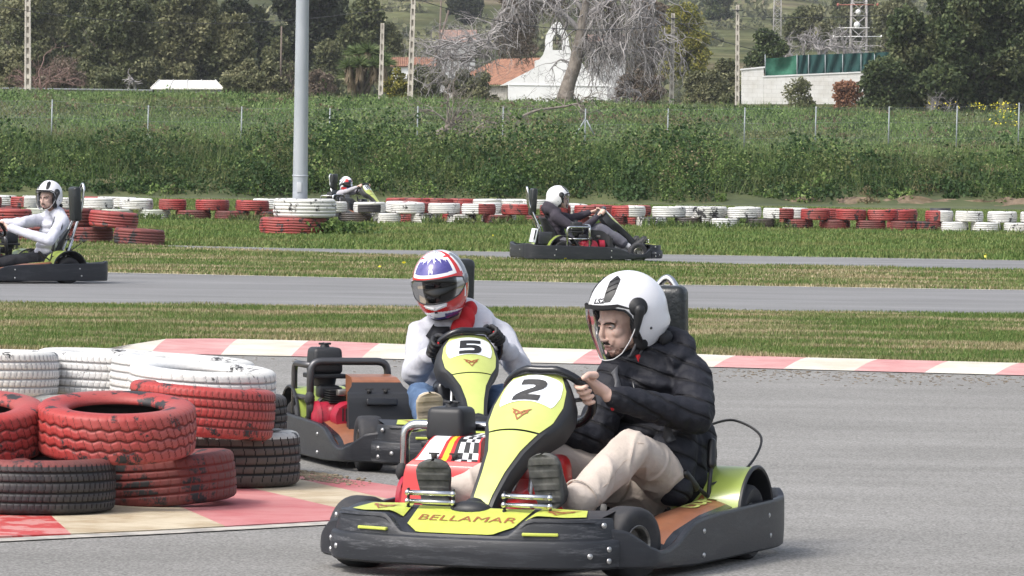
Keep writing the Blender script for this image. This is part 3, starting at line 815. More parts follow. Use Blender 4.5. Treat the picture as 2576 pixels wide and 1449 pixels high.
    def st(u, v):
        k = u * (len(pp) - 1); i = min(int(k), len(pp) - 2); p = pp[i].lerp(pp[i + 1], k - i); t = (pp[i + 1] - pp[i]).normalized(); n = Vector((-t.z, 0, t.x)) * -1
        n = Vector((abs(t.z), 0, abs(t.x))).normalized()
        a = (v - .5) * 2; side = np.interp(u, [0, .15, .5, .8, 1], [.03, .05, .13, .11, .03]); wd = np.interp(u, [0, .5, 1], [.19, .195, .175])
        return Vector((p.x, SY + wd * (a if abs(a) < .8 else math.copysign(.8 + .2 * math.sin((abs(a) - .8) / .2 * PI / 2), a)), p.z)) + n * side * abs(a) ** 3.5
    mb = MB(); mb.grid(st, 36, 20)
    sob = mb.build("seat", seat_m, K); md = sob.modifiers.new("s", "SOLIDIFY"); md.thickness = .012; md.offset = -1
    # ---- headrest, hoop and struts
    Rh = Matrix.Rotation(.06, 3, "Y")
    mb = MB(); mb.box((-.765, hry, .83 + hdz), (.085, hrw, .36), Rh, 0, .028); hr = mb.build("headrest", pad_m, K)
    mb = MB(); mb.box((-.722, hry, .93 + hdz), (.004, .15, .004)); mb.build("headrest_seam", black_satin, hr)
    mb = MB(); hz = 1.055 + hdz * 1.3
    mb.tube(fillet([(-.60, SY + .13, .12), (-.70, SY + .10, .45), (-.825, hry + .045, .80 + hdz), (-.845, hry + .048, hz - .06), (-.85, hry, hz), (-.845, hry - .048, hz - .06), (-.825, hry - .045, .80 + hdz), (-.70, SY - .08, .45), (-.60, SY - .08, .12)], .06, 6), .014, 10)
    mb.tube([(-.50, SY + .215, .10), (-.66, SY + .225, .47)], .0135, 10); mb.tube([(-.46, SY + .20, .10), (-.60, SY + .20, .45)], .008, 8)
    mb.tube([(-.62, SY + .13, .45), (-.66, SY + .225, .47)], .01, 8)
    for z in (.22, .30, .40): mb.box((-.60 - (z - .2) * .25, SY + .205, z), (.02, .02, .02), None, 0, .003)
    mb.build("roll_hoop", chrome, K)
    # ---- steering wheel
    SC_ = Vector((.08, .045 + FZS[1], .195 + (.602 - .195) * FZS[0])); V_ = Vector((.64, 0, .77)).normalized(); Y_ = Vector((0, 1, 0)); SR = .150
    if steer: 
        A_ = Y_.cross(V_); rot = Matrix.Rotation(-steer * 1.2, 3, A_); 
    pts = []
    for k in range(48):
        a = 2 * PI * k / 48; rr = SR * (1 + .06 * math.cos(2 * a)) ; zz = min(math.sin(a), .93)
        pts.append(SC_ + Y_ * rr * math.cos(a) + V_ * rr * zz)
    mb = MB(); mb.tube(pts, .0165, 12, closed=True); sw = mb.build("steering_wheel", black_gloss, K)
    mb = MB(); A_ = V_.cross(Y_).normalized()
    if A_.x > 0: A_ = -A_
    for a in (0, PI, -PI / 2): mb.tube([SC_ - A_ * .03, SC_ + (Y_ * math.cos(a) + V_ * math.sin(a)) * SR * .97], .009, 6)
    mb.cyl(SC_ - A_ * .035, SC_ + A_ * .01, .035, n=16); mb.build("spoke", dark_steel, sw)
    mb = MB(); mb.tube([SC_ - A_ * .03, (.52, .0, .12)], .011, 8); mb.tube([(.30, -.05, .46), (.42, -.09, .07)], .009, 8); mb.tube([(.30, .07, .46), (.42, .09, .07)], .009, 8); mb.build("steering_column", steel, K)
    # ---- front fairing
    mb = MB(); rimw = .021
    nt_ = 34
    def rimf(t): return rimw * (.75 + .25 * min(1, t / .1))
    rows = []
    for i in range(nt_ + 1):
        t = -.012 + (FLEN + .012) * i / nt_; tt = max(0, t); wd = fwid(tt) + rimf(tt)
        if i == 0: wd *= .86
        r = []
        dep = .085 if tt < .3 else .06
        for (a, o) in ((-wd, -dep), (-wd - .003, -dep * .5), (-wd, -.010), (-wd + .006, .002), (-fwid(tt) * .995, .001), (0, -.001), (fwid(tt) * .995, .001), (wd - .006, .002), (wd, -.010), (wd + .003, -dep * .5), (wd, -dep)):
            q = fsurf(a, tt, o);
            if t < 0: q = q + Vector((-.008, 0, .010))
            r.append(q)
        rows.append(r)
    kk = len(rows[0]); vs = [v for r in rows for v in r]; fs = [(i * kk + k, i * kk + k + 1, (i + 1) * kk + k + 1, (i + 1) * kk + k) for i in range(nt_) for k in range(kk - 1)]
    fs += [(i * kk, (i + 1) * kk, (i + 2) * kk - 1, (i + 1) * kk - 1) for i in range(nt_)] + [tuple(range(kk))]
    mb.add(vs, fs, 0)
    mb.ell((.672, -.02, .232), (.052, .078, .034), None, 20, 0); mb.ell((.64, -.02, .225), (.04, .05, .05), None, 14, 0)
    fair = mb.build("front_fairing", black_satin, K, 50)
    mb = MB()
    def ysurf(t0, t1, grow=0.0, off=.0045):
        def f(u, v):
            t = t0 + (t1 - t0) * u; w_ = fwid(t) + grow
            # rounded ends
            return fsurf((v * 2 - 1) * w_, t, off)
        mb.grid(f, 22, 12, 0)
    seam = _fl[4]
    ysurf(.0, seam - .004); ysurf(seam + .004, FLEN - .012)
    ys = mb.build("lime_panel", yel, fair)
    mb = MB()
    T0, T1 = .030, .158 if digit else .158
    def wf(u, v):
        t = T0 + (T1 - T0) * u; a = v * 2 - 1; w_ = np.interp(u, [0, .06, .18, .55, .9, 1], [.084, .098, .106, .112, .104, .096])
        t2 = t + (.016 * (1 - a * a) * -1 if u > .5 else -.012 * (1 - a * a)) * (abs(u - .5) * 2)
        return fsurf(a * w_, t2, .0068)
    mb.grid(wf, 16, 14, 0); wp = mb.build("number_panel", white_f, fair)
    mb = MB(); sh = {"2": S2, "5": S5, "10": S10}.get(digit)
    if sh:
        decal(mb, sh, lambda x, y: fsurf((x - .5) * .112, .138 - .098 * y, .0095), 0); mb.build("number", ink, fair)
    mb = MB(); decal(mb, SLOGO, lambda x, y: fsurf((x - .5) * .080, .235 - .058 * y, .0075), 0); mb.build("logo", brown_ink, fair)
    mb = MB(); q = fsurf(0, FLEN - .055, .008); mb.ell(q, (.012, .012, .012)); mb.tube([q + Vector((0, .02 * math.cos(a), .014 * math.sin(a))) for a in [2 * PI * k / 12 for k in range(12)]], .002, 5, closed=True); mb.build("quick_pin", chrome, fair)
    # ---- centre console (tank between the legs)
    cm = {"red": red_body, "brown": black_gloss}.get(cover, black_gloss)
    mb = MB(); mb.box((.34, 0, .18), (.44, .22, .22), Matrix.Rotation(.22, 3, "Y"), 0, .035, (.75, .8)); mb.box((.10, .02, .25), (.14, .26, .30), None, 0, .04, (.8, .8))
    con = mb.build("centre_tank", cm, K, 40)
    for s_ in (1, -1):
        mb = MB(); mb.box((.40, .103 * s_, .15), (.24, .008, .12), Matrix.Rotation(.22, 3, "Y") @ Matrix.Rotation(.10 * s_, 3, "X"), 0, .002); mb.build("side_sticker", white_b, con)
    # ---- pedals and their tube guards
    for s_ in (1, -1):
        mb = MB(); y0, y1 = (.075 * s_, .245 * s_) if s_ < 0 else (.115, .285)
        mb.cyl((.705, y0, .288), (.705, y1, .288), .0095, n=10, m=0); mb.cyl((.705, y0, .258), (.705, y1, .258), .0085, n=10, m=0)
        for y in (y0, y1): mb.box((.70, y, .262), (.016, .006, .085), None, 1, .002); mb.ell((.708, y, .288), .011, n=8, m=0); mb.ell((.708, y, .258), .011, n=8, m=0)
        mb.tube([(.70, y0, .24), (.69, y0, .10), (.60, y0, .07)], .008, 8, 1); mb.tube([(.70, y1, .24), (.67, y1, .10)], .008, 8, 1)
        mb.build("pedal", [chrome, black_satin], K)
    # ---- engine side (kart's right): engine, guard, tank, cover
    mb = MB(); ey = -.46
    mb.box((-.16, ey, .20), (.22, .20, .15), None, 0, .03); mb.cyl((-.14, ey + .10, .20), (-.14, ey - .13, .20), .095, .085, 28, 0)
    mb.lathe([(.0, .028), (.03, .03), (.05, .022), (.088, .018), (.092, .0)], (-.14, ey - .125, .20), (0, -1, 0), 28, 0)
    mb.cyl((-.02, ey - .02, .22), (.055, ey - .02, .22), .075, .065, 24, 0)
    eng = mb.build("engine", red_eng, K, 40)
    mb = MB()
    for k in range(7): mb.box((.062 - .004 * abs(k - 3), ey - .02 + (k - 3) * .016, .235), (.008, .006, .06 + .0), Matrix.Rotation(0, 3, "X"), 0)
    for k in range(6): mb.box((-.16, ey, .285 + k * .011), (.16, .16, .004))
    mb.tube(fillet([(-.26, ey, .30), (-.32, ey + .03, .34), (-.35, ey - .06, .28), (-.30, ey - .12, .2)], .03), .018, 8)
    mb.box((-.25, ey - .05, .33), (.10, .10, .06), None, 0, .015)
    mb.build("engine_fins", black_satin, eng, 40)
    mb = MB(); mb.cyl((-.06, ey + .02, .33), (-.06, ey + .02, .37), .022, .022, 12); mb.box((-.03, ey - .04, .335), (.05, .04, .03), None, 0, .006); mb.tube([(-.06, ey, .33), (0, ey + .03, .35), (.04, ey + .06, .33)], .006, 6); mb.build("carburettor", alu, eng, 40)
    tx_, ty_, tz_ = tank
    mb = MB(); mb.box((tx_, ty_, tz_), (.155, .15, .125), None, 0, .022, (.93, .93)); mb.box((tx_, ty_, tz_ - .072), (.175, .17, .022), None, 0, .006)
    mb.cyl((tx_, ty_, tz_ + .058), (tx_, ty_, tz_ + .075), .024, .02, 16); mb.box((tx_, ty_, tz_ + .079), (.012, .06, .010), None, 0, .003); mb.box((tx_, ty_, tz_ + .079), (.06, .012, .010), None, 0, .003)
    mb.cyl((tx_, ty_, tz_ - .122), (tx_, ty_, tz_ - .072), .05, .06, 16)
    mb.build("air_box", black_satin, K, 40)
    mb = MB(); gx = -.17; T = .018
    mb.tube(fillet([(gx, -.615, .10), (gx, -.615, .475), (gx, -.24, .475), (gx - .02, -.235, .20)], .055, 6), T, 10)
    mb.tube(fillet([(gx, -.615, .455), (gx - .30, -.62, .455), (gx - .30, -.62, .12)], .05, 6), T * .85, 10)
    mb.tube(fillet([(gx, -.612, .30), (gx - .30, -.618, .30)], .05, 6), T * .7, 10)
    mb.tube(fillet([(gx, -.60, .255), (gx, -.26, .255)], .03, 6), T * .6, 10)
    mb.build("engine_guard", chrome if cover != "brown" else dark_steel, K)
    mb = MB(); mb.ell((gx + .01, -.62, .30), (.03, .025, .035), None, 10); mb.cyl((gx + .01, -.62, .30), (gx + .02, -.60, .22), .018, .014); mb.build("guard_clamp", black_matt, K)
    # engine cover in front of engine
    cyy = -.33 if cover == 'red' else -.355; mb = MB(); zk = 1.0 if cover == 'red' else .92
    pr = [(-.10, .455), (.02, .445), (.055, .43), (.115, .375), (.135, .365), (.15, .345), (.185, .16), (.185, .09)]
    if zk < 1: pr = [(x_, z_ * zk) for x_, z_ in pr]
    def cf(u, v):
        k = u * (len(pr) - 1); i = min(int(k), len(pr) - 2); f = k - i; x = pr[i][0] + (pr[i + 1][0] - pr[i][0]) * f; z = pr[i][1] + (pr[i + 1][1] - pr[i][1]) * f
        w0 = np.interp(z, [.1, .34, .37, .45], [.16, .155, .125, .095]); a = (v - .5) * 2
        e = max(0, abs(a) - .8) / .2
        return Vector((x - .02 * e * e, cyy + w0 * min(1, abs(a) / .8) * (1 if a > 0 else -1) * 1.0, z - (.30 * max(0, abs(a) - .8) / .2 if abs(a) > .8 else 0) * (1 if z > .2 else .2)))
    def cmi(u, v):
        a = (v - .5) * 2
        if cover == "red":
            if u * 7 < 4 and abs(a) < .74:
                if a < -.25: return 1
                if a < -.15: return 0
                if a < .02: return 2
                if a < .12: return 0
                if a < .22: return 3
                k1 = int((a - .22) / .13); k2 = int(u * 7 * 1.5); return 1 if (k1 + k2) % 2 else 3
            return 0
        return 4 if (cover == 'brown' and u * 7 < 2.2) else 0
    mb.grid(cf, 42, 40, cmi); base_m = red_body if cover == "red" else black_satin
    ec = mb.build("engine_cover", [base_m, white_b, stripe_y, ink, copper], K, 35)
    mb = MB()
    for k in range(5 if cover == "red" else 0):
        for j in range(9 - (k % 2)): mb.ell((.172 - k * .0035 * 1.0 + .0, cyy - .045 + .011 * j + (.0055 if k % 2 else 0), .26 + k * .010), (.0025, .0048, .0042), None, 6)
    if cover == "red": mb.box((.166, cyy, .28), (.008, .12, .06), Matrix.Rotation(-.18, 3, "Y"), 1, .003)
    if cover != "red": mb.box((.176, cyy, .30), (.016, .15, .035), Matrix.Rotation(-.18, 3, "Y"), 0, .008); mb.build("cover_recess", [black_gloss, alu], ec)
    else: mb.build("mesh_vent", [black_matt, alu], ec)
    for y in (-.05, .03):
        mb = MB(); mb.cyl((.125, cyy + y, .372 * zk), (.128, cyy + y, .388 * zk), .010, .012, 10); mb.box((.128, cyy + y, .390 * zk), (.006, .04, .006)); mb.build("latch", black_matt, ec)
    # ---- driver's hand levers (kart's left) and cable loop
    mb = MB(); bx, by = -.33, .50
    mb.tube([(bx, by, .12), (bx - .03, by + .005, .30), (bx - .045, by + .005, .36)], .008, 8, 1); mb.caps((bx - .042, by + .005, .355), (bx - .06, by, .435), .017, .015, m=0)
    mb.tube([(bx - .02, by, .24), (bx + .04, by - .03, .285)], .008, 8, 1); mb.caps((bx + .035, by - .03, .275), (bx + .085, by - .05, .325), .017, .016, m=0)
    mb.build("hand_lever", [lever_blk, black_satin], K)
    mb = MB(); mb.tube(catmull([(-.66, SY + .22, .475), (-.70, .48, .50), (-.66, .60, .44), (-.50, .59, .33), (-.36, .50, .28)], 8), .005, 6); mb.build("brake_cable", cable_m, K)
    return K
def fdir(deg):   # heading in degrees measured from "towards camera", positive = turned to picture left
    a = math.radians(deg); return (-math.sin(a), -math.cos(a))
KARTS = {}
KARTS["near"] = ((.128, 18.41), fdir(21)); KARTS["five"] = ((-.305, 24.09), fdir(-16))
KARTS["left"] = ((-5.37, 53.65), (-.87, -.50)); KARTS["right"] = ((1.05, 67.6), (.98, .2)); KARTS["kid"] = ((-3.12, 103.0), (.82, -.57))
k_near = make_kart("go_kart", *KARTS["near"], "lime yellow kart number 2 with a red engine cover, nearest on the grey track", "2", "red", -.34, hry=.158, hdz=-.02, hrw=.22, tank=(-.075, -.395, .487))
FZS[:] = [.83, .035]
k_five = make_kart("go_kart", *KARTS["five"], "lime yellow kart number 5 with a copper brown engine cover, passing the tyre pile", "5", "brown", -.12, hry=.255, hdz=-.06, tank=(-.28, -.52, .475))
FZS[:] = [1.0, 0.0]
k_left = make_kart("go_kart", *KARTS["left"], "black bumpered kart with lime rear fender cut by the left picture edge", None, "brown", 0, False)
k_right = make_kart("go_kart", *KARTS["right"], "kart seen side-on on the far lane heading right, with a chrome engine guard", None, "dark", 0, False, plate=True, hdz=-.06)
k_kid = make_kart("go_kart", *KARTS["kid"], "distant kart half hidden behind the tyre barrier just right of the light pole", "10", "dark", 0, False, hdz=-.12)
def KL(key, u, v, xl):
    (ox, oy), (fx, fy) = KARTS[key]; d = ray(u, v); L = math.hypot(fx, fy); fx /= L; fy /= L
    # local x = (p-o).f
    t = (xl + ox * fx + oy * fy - 0) / (d.x * fx + d.y * fy); p = CAM + d * t
    rx, ry = p.x - ox, p.y - oy
    return Vector((rx * fx + ry * fy, -rx * fy + ry * fx, p.z))
def DL(key, dx, dy, dz):
    (_, _), (fx, fy) = KARTS[key]; L = math.hypot(fx, fy); fx /= L; fy /= L
    return Vector((dx * fx + dy * fy, -dx * fy + dy * fx, dz)).normalized()
# ---------------------------------------------------------------- people
skin = mat("skin_light", (.62, .42, .345), .5, var=(.57, .36, .285), vs=22, vt=(.45, .75), sss=.08, bump=(120, .12, .001))
stub = mat("beard_stubble", (.30, .17, .125), .7, var=(.11, .06, .045), vs=160, vt=(.40, .62))
lipm = mat("lips", (.50, .27, .225), .45); eyew = mat("eye_white", (.55, .52, .48), .3); iris = mat("iris_grey", (.06, .075, .075), .2)
hairm = mat("dark_hair", (.035, .022, .016), .7)
def sdf_mesh(mb, voxel, smooth=2, disp=None):
    """join overlapping closed pieces into one continuous skin"""
    me = mb.mesh("tmp", skin); o = bpy.data.objects.new("tmp", me); COL.objects.link(o)
    r = o.modifiers.new("r", "REMESH"); r.mode = "VOXEL"; r.voxel_size = voxel; r.use_smooth_shade = True
    if smooth:
        sm = o.modifiers.new("s", "SMOOTH"); sm.iterations = smooth; sm.factor = .5
    dg = bpy.context.evaluated_depsgraph_get(); dg.update()
    out = bpy.data.meshes.new_from_object(o.evaluated_get(dg)); bpy.data.objects.remove(o); bpy.data.meshes.remove(me)
    out.polygons.foreach_set("use_smooth", np.ones(len(out.polygons), bool))
    if disp:
        n = len(out.vertices); co = np.empty(n * 3); out.vertices.foreach_get("co", co); co = co.reshape(-1, 3)
        no = np.empty(n * 3); out.vertices.foreach_get("normal", no); no = no.reshape(-1, 3)
        co = disp(co, no); out.vertices.foreach_set("co", co.ravel())
    out.update(); return out
def setmats(me, mats, fn=None):
    me.materials.clear()
    for m in mats: me.materials.append(m)
    n = len(me.polygons); c = np.empty(n * 3); me.polygons.foreach_get("center", c); c = c.reshape(-1, 3)
    mi = fn(c).astype(np.int32) if fn else np.zeros(n, np.int32); me.polygons.foreach_set("material_index", mi); me.update()
def n3(co, s, seed=0):
    """smooth-ish numpy 3D noise from summed sines"""
    r = np.random.default_rng(seed); out = 0
    for k in range(6):
        d = r.normal(size=3); d /= np.linalg.norm(d); f = s * (1 + .5 * k); out = out + np.sin(co @ d * f + r.random() * 6.28) / (1 + .4 * k)
    return out / 3
def frame_of(face, up_hint=Vector((0, 0, 1)), roll=0.0):
    x = Vector(face).normalized(); y = up_hint.cross(x).normalized(); z = x.cross(y)
    R = Matrix((x, y, z)).transposed()
    if roll: R = R @ Matrix.Rotation(roll, 3, "X")
    return R
def head_pieces(mb, C, R):
    T = lambda *p: C + R @ Vector(p)
    e = lambda c, r, n=14: mb.ell(T(*c), r, R, n)
    k = lambda a, b, ra, rb: mb.caps(T(*a), T(*b), ra, rb, 10)
    e((-.015, 0, .035), (.098, .076, .088), 20); e((.03, 0, -.035), (.062, .057, .078), 18); e((.068, 0, -.098), (.021, .023, .018)); 
    for s in (1, -1):
        k((-.02, .056 * s, -.05), (.058, .022 * s, -.098), .015, .013); k((.078, .012 * s, .022), (.066, .046 * s, .020), .011, .008)
        e((.052, .038 * s, -.022), (.028, .022, .026)); e((.040, .036 * s, -.055), (.034, .025, .040)); k((.108, .010 * s, -.042), (.095, .014 * s, -.044), .007, .006)
        e((-.015, .078 * s, -.005), (.016, .009, .028)); k((.070, .03 * s, -.045), (.080, .016 * s, -.065), .012, .010)
    k((.088, 0, .012), (.108, 0, -.034), .008, .0105); e((.112, 0, -.039), (.011, .011, .009))
    k((.0880, -.016, -.0675), (.0880, .016, -.0675), .005, .005); k((.0910, -.007, -.066), (.0910, .007, -.066), .005, .005)
    k((.085, -.013, -.079), (.085, .013, -.079), .0055, .0055); k((.088, -.006, -.079), (.088, .006, -.079), .0055, .0055)
def hand_pieces(mb, wr, C, t, a, side, s=1.0, rr=.0145, splay=0):
    """hand from wrist wr gripping a bar at C (bar tangent t, a = direction wrist->bar); side = +-1 picks which end of the bar the thumb points to"""
    t = t.normalized(); a = (a - t * a.dot(t)).normalized(); b = t.cross(a) * 1.0
    if b.z < 0: b = -b
    W = Vector(wr); palm = C - a * .045 * s + b * .014 * s
    for q in (-1.4, -.5, .4, 1.2):
        mb.caps(W.lerp(palm + t * q * .012 * s, .25), palm + t * q * .017 * s + a * .018 * s + b * .004, .017 * s, .0125 * s, 10)
    R = rr + .0095 * s
    lens = [1.0, 1.08, 1.02, .82]
    for i in range(4):
        o = (i - 1.5) * .0205 * s * side; L = lens[i]
        prev = palm + t * o * .95 + a * .016 * s + b * .006; rad = [.0098, .0095, .0088, .0080, .0075]
        angs = [75, 38, 0, -45 * L, -85 * L]
        for j, an in enumerate(angs):
            an = math.radians(an); p = C + t * o + (a * math.cos(an) + b * math.sin(an)) * (R + (.004 if j < 2 else 0))
            mb.caps(prev, p, rad[max(j - 1, 0)] * s, rad[j] * s, 8); prev = p
    th = palm - b * .012 * s - t * side * .028 * s
    p1 = C - a * (R + .006) - t * side * .048 * s - b * .006; p2 = C - a * .004 - b * (R + .002) - t * side * .062 * s
    mb.caps(th, p1, .014 * s, .011 * s, 8); mb.caps(p1, p2, .011 * s, .009 * s, 8)
    return palm
def shoe(parent, heel, toe, up, mats, near=True, kind="trainer"):
    heel = Vector(heel); toe = Vector(toe); x = (toe - heel); L = x.length; x.normalize(); z = Vector(up); z = (z - x * z.dot(x)).normalized(); y = z.cross(x)
    R = Matrix((x, y, z)).transposed(); T = lambda a, b, c: heel + R @ Vector((a * L, b, c))
    def hw(u): return float(np.interp(u, [-.02, .0, .05, .18, .4, .62, .8, .92, .985, 1.0], [.008, .032, .046, .052, .054, .061, .062, .052, .027, .005]))
    mb = MB()
    def sole(u, v):
        uu = -.02 + 1.02 * u; w_ = hw(uu); k = v * 4
        pr = [(-1, .022), (-1.04, .012), (-.96, 0), (.96, 0), (1.04, .012), (1, .022)]
        q = v * 5; i = min(int(q), 4); f = q - i; a = pr[i][0] * (1 - f) + pr[i + 1][0] * f; h = pr[i][1] * (1 - f) + pr[i + 1][1] * f
        g = 0
        if abs(a) < .9 and h < .004 and near: g = .0055 * (math.sin(uu * L / .0075 + 1.6 * math.cos(a * 4)) > .1)
        return T(uu, a * w_, h - .01 + g)
    mb.grid(sole, 70 if near else 16, 15, 0); so_ = mb.build("shoe", mats, parent)
    mb = MB()
    def upper(u, v):
        uu = u; an = PI * v; h = float(np.interp(uu, [0, .03, .12, .3, .42, .6, .85, .97, 1], [.02, .07, .085, .085, .075, .055, .04, .025, .005]))
        return T(uu, math.cos(an) * hw(uu) * .97, math.sin(an) * h + .01)
    mb.grid(upper, 24, 12, 1); mb.build("shoe_upper", mats, so_)
    return so_
def helmet_open(parent, C, R, s=1.0, shell=None, near=True, text=None):
    """jet helmet: R columns = forward, left, up"""
    T = lambda x, y, z: C + R @ Vector((x, y, z)) * s
    def rad(ph, el, g=0.0):
        ce, se = math.cos(el), math.sin(el); c, s_ = math.cos(ph), math.sin(ph)
        rx = .150 if c > 0 else .160; ry = .128; rz = .148 if se > 0 else .175
        # flattening of the lower skirt
        x, y, z = rx * ce * c, ry * ce * s_, rz * se
        if z < -.02:
            k = min(1, (-z - .02) / .12); x *= (1 - .08 * k * k) if c < 0 else 1; 
            if c < -.2: x -= .018 * math.exp(-((z + .075) / .03) ** 2)
        return Vector((x * (1 + g), y * (1 + g), z * (1 + g)))
    def ello(ph):
        a = abs(math.degrees(ph))
        return math.radians(float(np.interp(a, [0, 40, 58, 64, 70, 78, 88, 100, 115, 130, 180], [17, 15, 9, 0, -18, -38, -49, -52, -49, -44, -42])))
    def sh(u, v, g=0.0):
        ph = -PI + 2 * PI * u; lo = ello(ph); return T(*rad(ph, PI / 2 + (lo - PI / 2) * v ** .9, g))
    n_ = 96 if near else 48; mb = MB(); mb.grid(lambda u, v: sh(u, v), n_, 30, 0); mb.grid(lambda u, v: sh(1 - u, v, -.075), n_, 16, 1)
    mb.grid(lambda u, v: sh(u, 1, -.075 * v), n_, 2, 1)
    mb.tube([sh(k / n_, 1, -.005) for k in range(n_)], .0048 * s, 6, 1, closed=True)
    hel = mb.build("helmet", [shell or helm_w, helm_pad], parent)
    # padding roll around the neck and cheeks
    mb = MB(); 
    for sd_ in (1, -1): mb.caps(T(.02, .085 * sd_, -.04), T(.015, .075 * sd_, -.115), .030 * s, .026 * s); mb.caps(T(.02, .088 * sd_, .0), T(.02, .085 * sd_, -.05), .026 * s, .03 * s)
    mb.tube([T(-.06 + .075 * math.cos(a), .085 * math.sin(a), -.125) for a in [PI * .5 + PI * k / 14 for k in range(15)]], .022 * s, 8)
    mb.build("helmet_padding", helm_pad, hel)
    # visor
    mb = MB()
    def vis(u, v):
        ph = math.radians(-74 + 148 * u); a = abs(math.degrees(ph)); top = math.radians(float(np.interp(a, [0, 50, 74], [20, 17, 6]))); bot = math.radians(float(np.interp(a, [0, 22, 40, 56, 68, 74], [-57, -55, -46, -30, -14, -4])))
        p = rad(ph, 0, 0); el = top + (bot - top) * v; q = rad(ph, el * .9, .055); h = .150 * math.sin(el) * 1.22
        fwd = 1 + .0 * v; return T(q.x / max(math.cos(el * .9), .3) * (1 - .20 * abs(math.sin(el)) ** 1.5) * fwd, q.y / max(math.cos(el * .9), .3) * (1 - .22 * abs(math.sin(el)) ** 1.5), h)
    mb.grid(vis, 36, 20, 0); mb.build("visor", visor_clear, hel)
    mb = MB(); mb.tube([vis(k / 36, 1) for k in range(37)], .0022 * s, 5, 0, caps=True); mb.build("visor_edge", visor_edge, hel)
    mb = MB(); mb.grid(lambda u, v: vis(u, v * .07) + R @ Vector((.002, 0, 0)), 30, 1, 0); mb.build("visor_top_strip", helm_pad, hel)
    # pivots
    for sd_ in (1, -1):
        mb = MB(); pc_ = rad(math.radians(78 * sd_), math.radians(10), 0); nn = (R @ Vector((.22, sd_ * .95, .12))).normalized(); c = T(*pc_)
        mb.lathe([(0, .012 * s), (.018 * s, .012 * s), (.020 * s, .009 * s), (.033 * s, .008 * s), (.036 * s, .002 * s), (.036 * s, -.012 * s)], c, nn, 24, 0)
        a0 = T(*rad(math.radians(78 * sd_), math.radians(6), .02)); a1 = T(*rad(math.radians(66 * sd_), math.radians(-24), .03)); mb.caps(a0, a1, .022 * s, .010 * s); mb.build("visor_pivot", helm_blk, hel)
        mb = MB(); c = T(*rad(math.radians(94 * sd_), math.radians(-21), 0)); mb.lathe([(0, .003 * s), (.005 * s, .002 * s), (.006 * s, -.002 * s)], c, R @ Vector((0, sd_, -.2)), 12, 0); mb.build("screw", dark_steel, hel)
    # vents on the crown
    for sd_ in ((1, -1) if near else (1, -1)):
        mb = MB()
        def ve(u, v):
            el = math.radians(25 + 47 * u); hwid = .021 * min(1, .55 + 2.2 * u, 3.6 * (1.02 - u)); ph = (math.radians(30 + 16 * u) + (v - .5) * 2 * hwid / (.138 * math.cos(el))) * sd_; return T(*rad(ph, el, .006))
        mb.grid(ve, 12, 4, 0); 
        for q in (.3, .5, .7): mb.tube([ve(q, .1), ve(q + .12, .9)], .003 * s, 5, 1)
        mb.build("vent", [helm_blk, helm_pad], hel)
    if text:
        mb = MB()
        decal(mb, text, lambda x, y: T(*rad(math.radians(0 + 26 * x), math.radians(24 + 8 * y), .009)), 0); mb.build("helmet_lettering", ink, hel)
    return hel
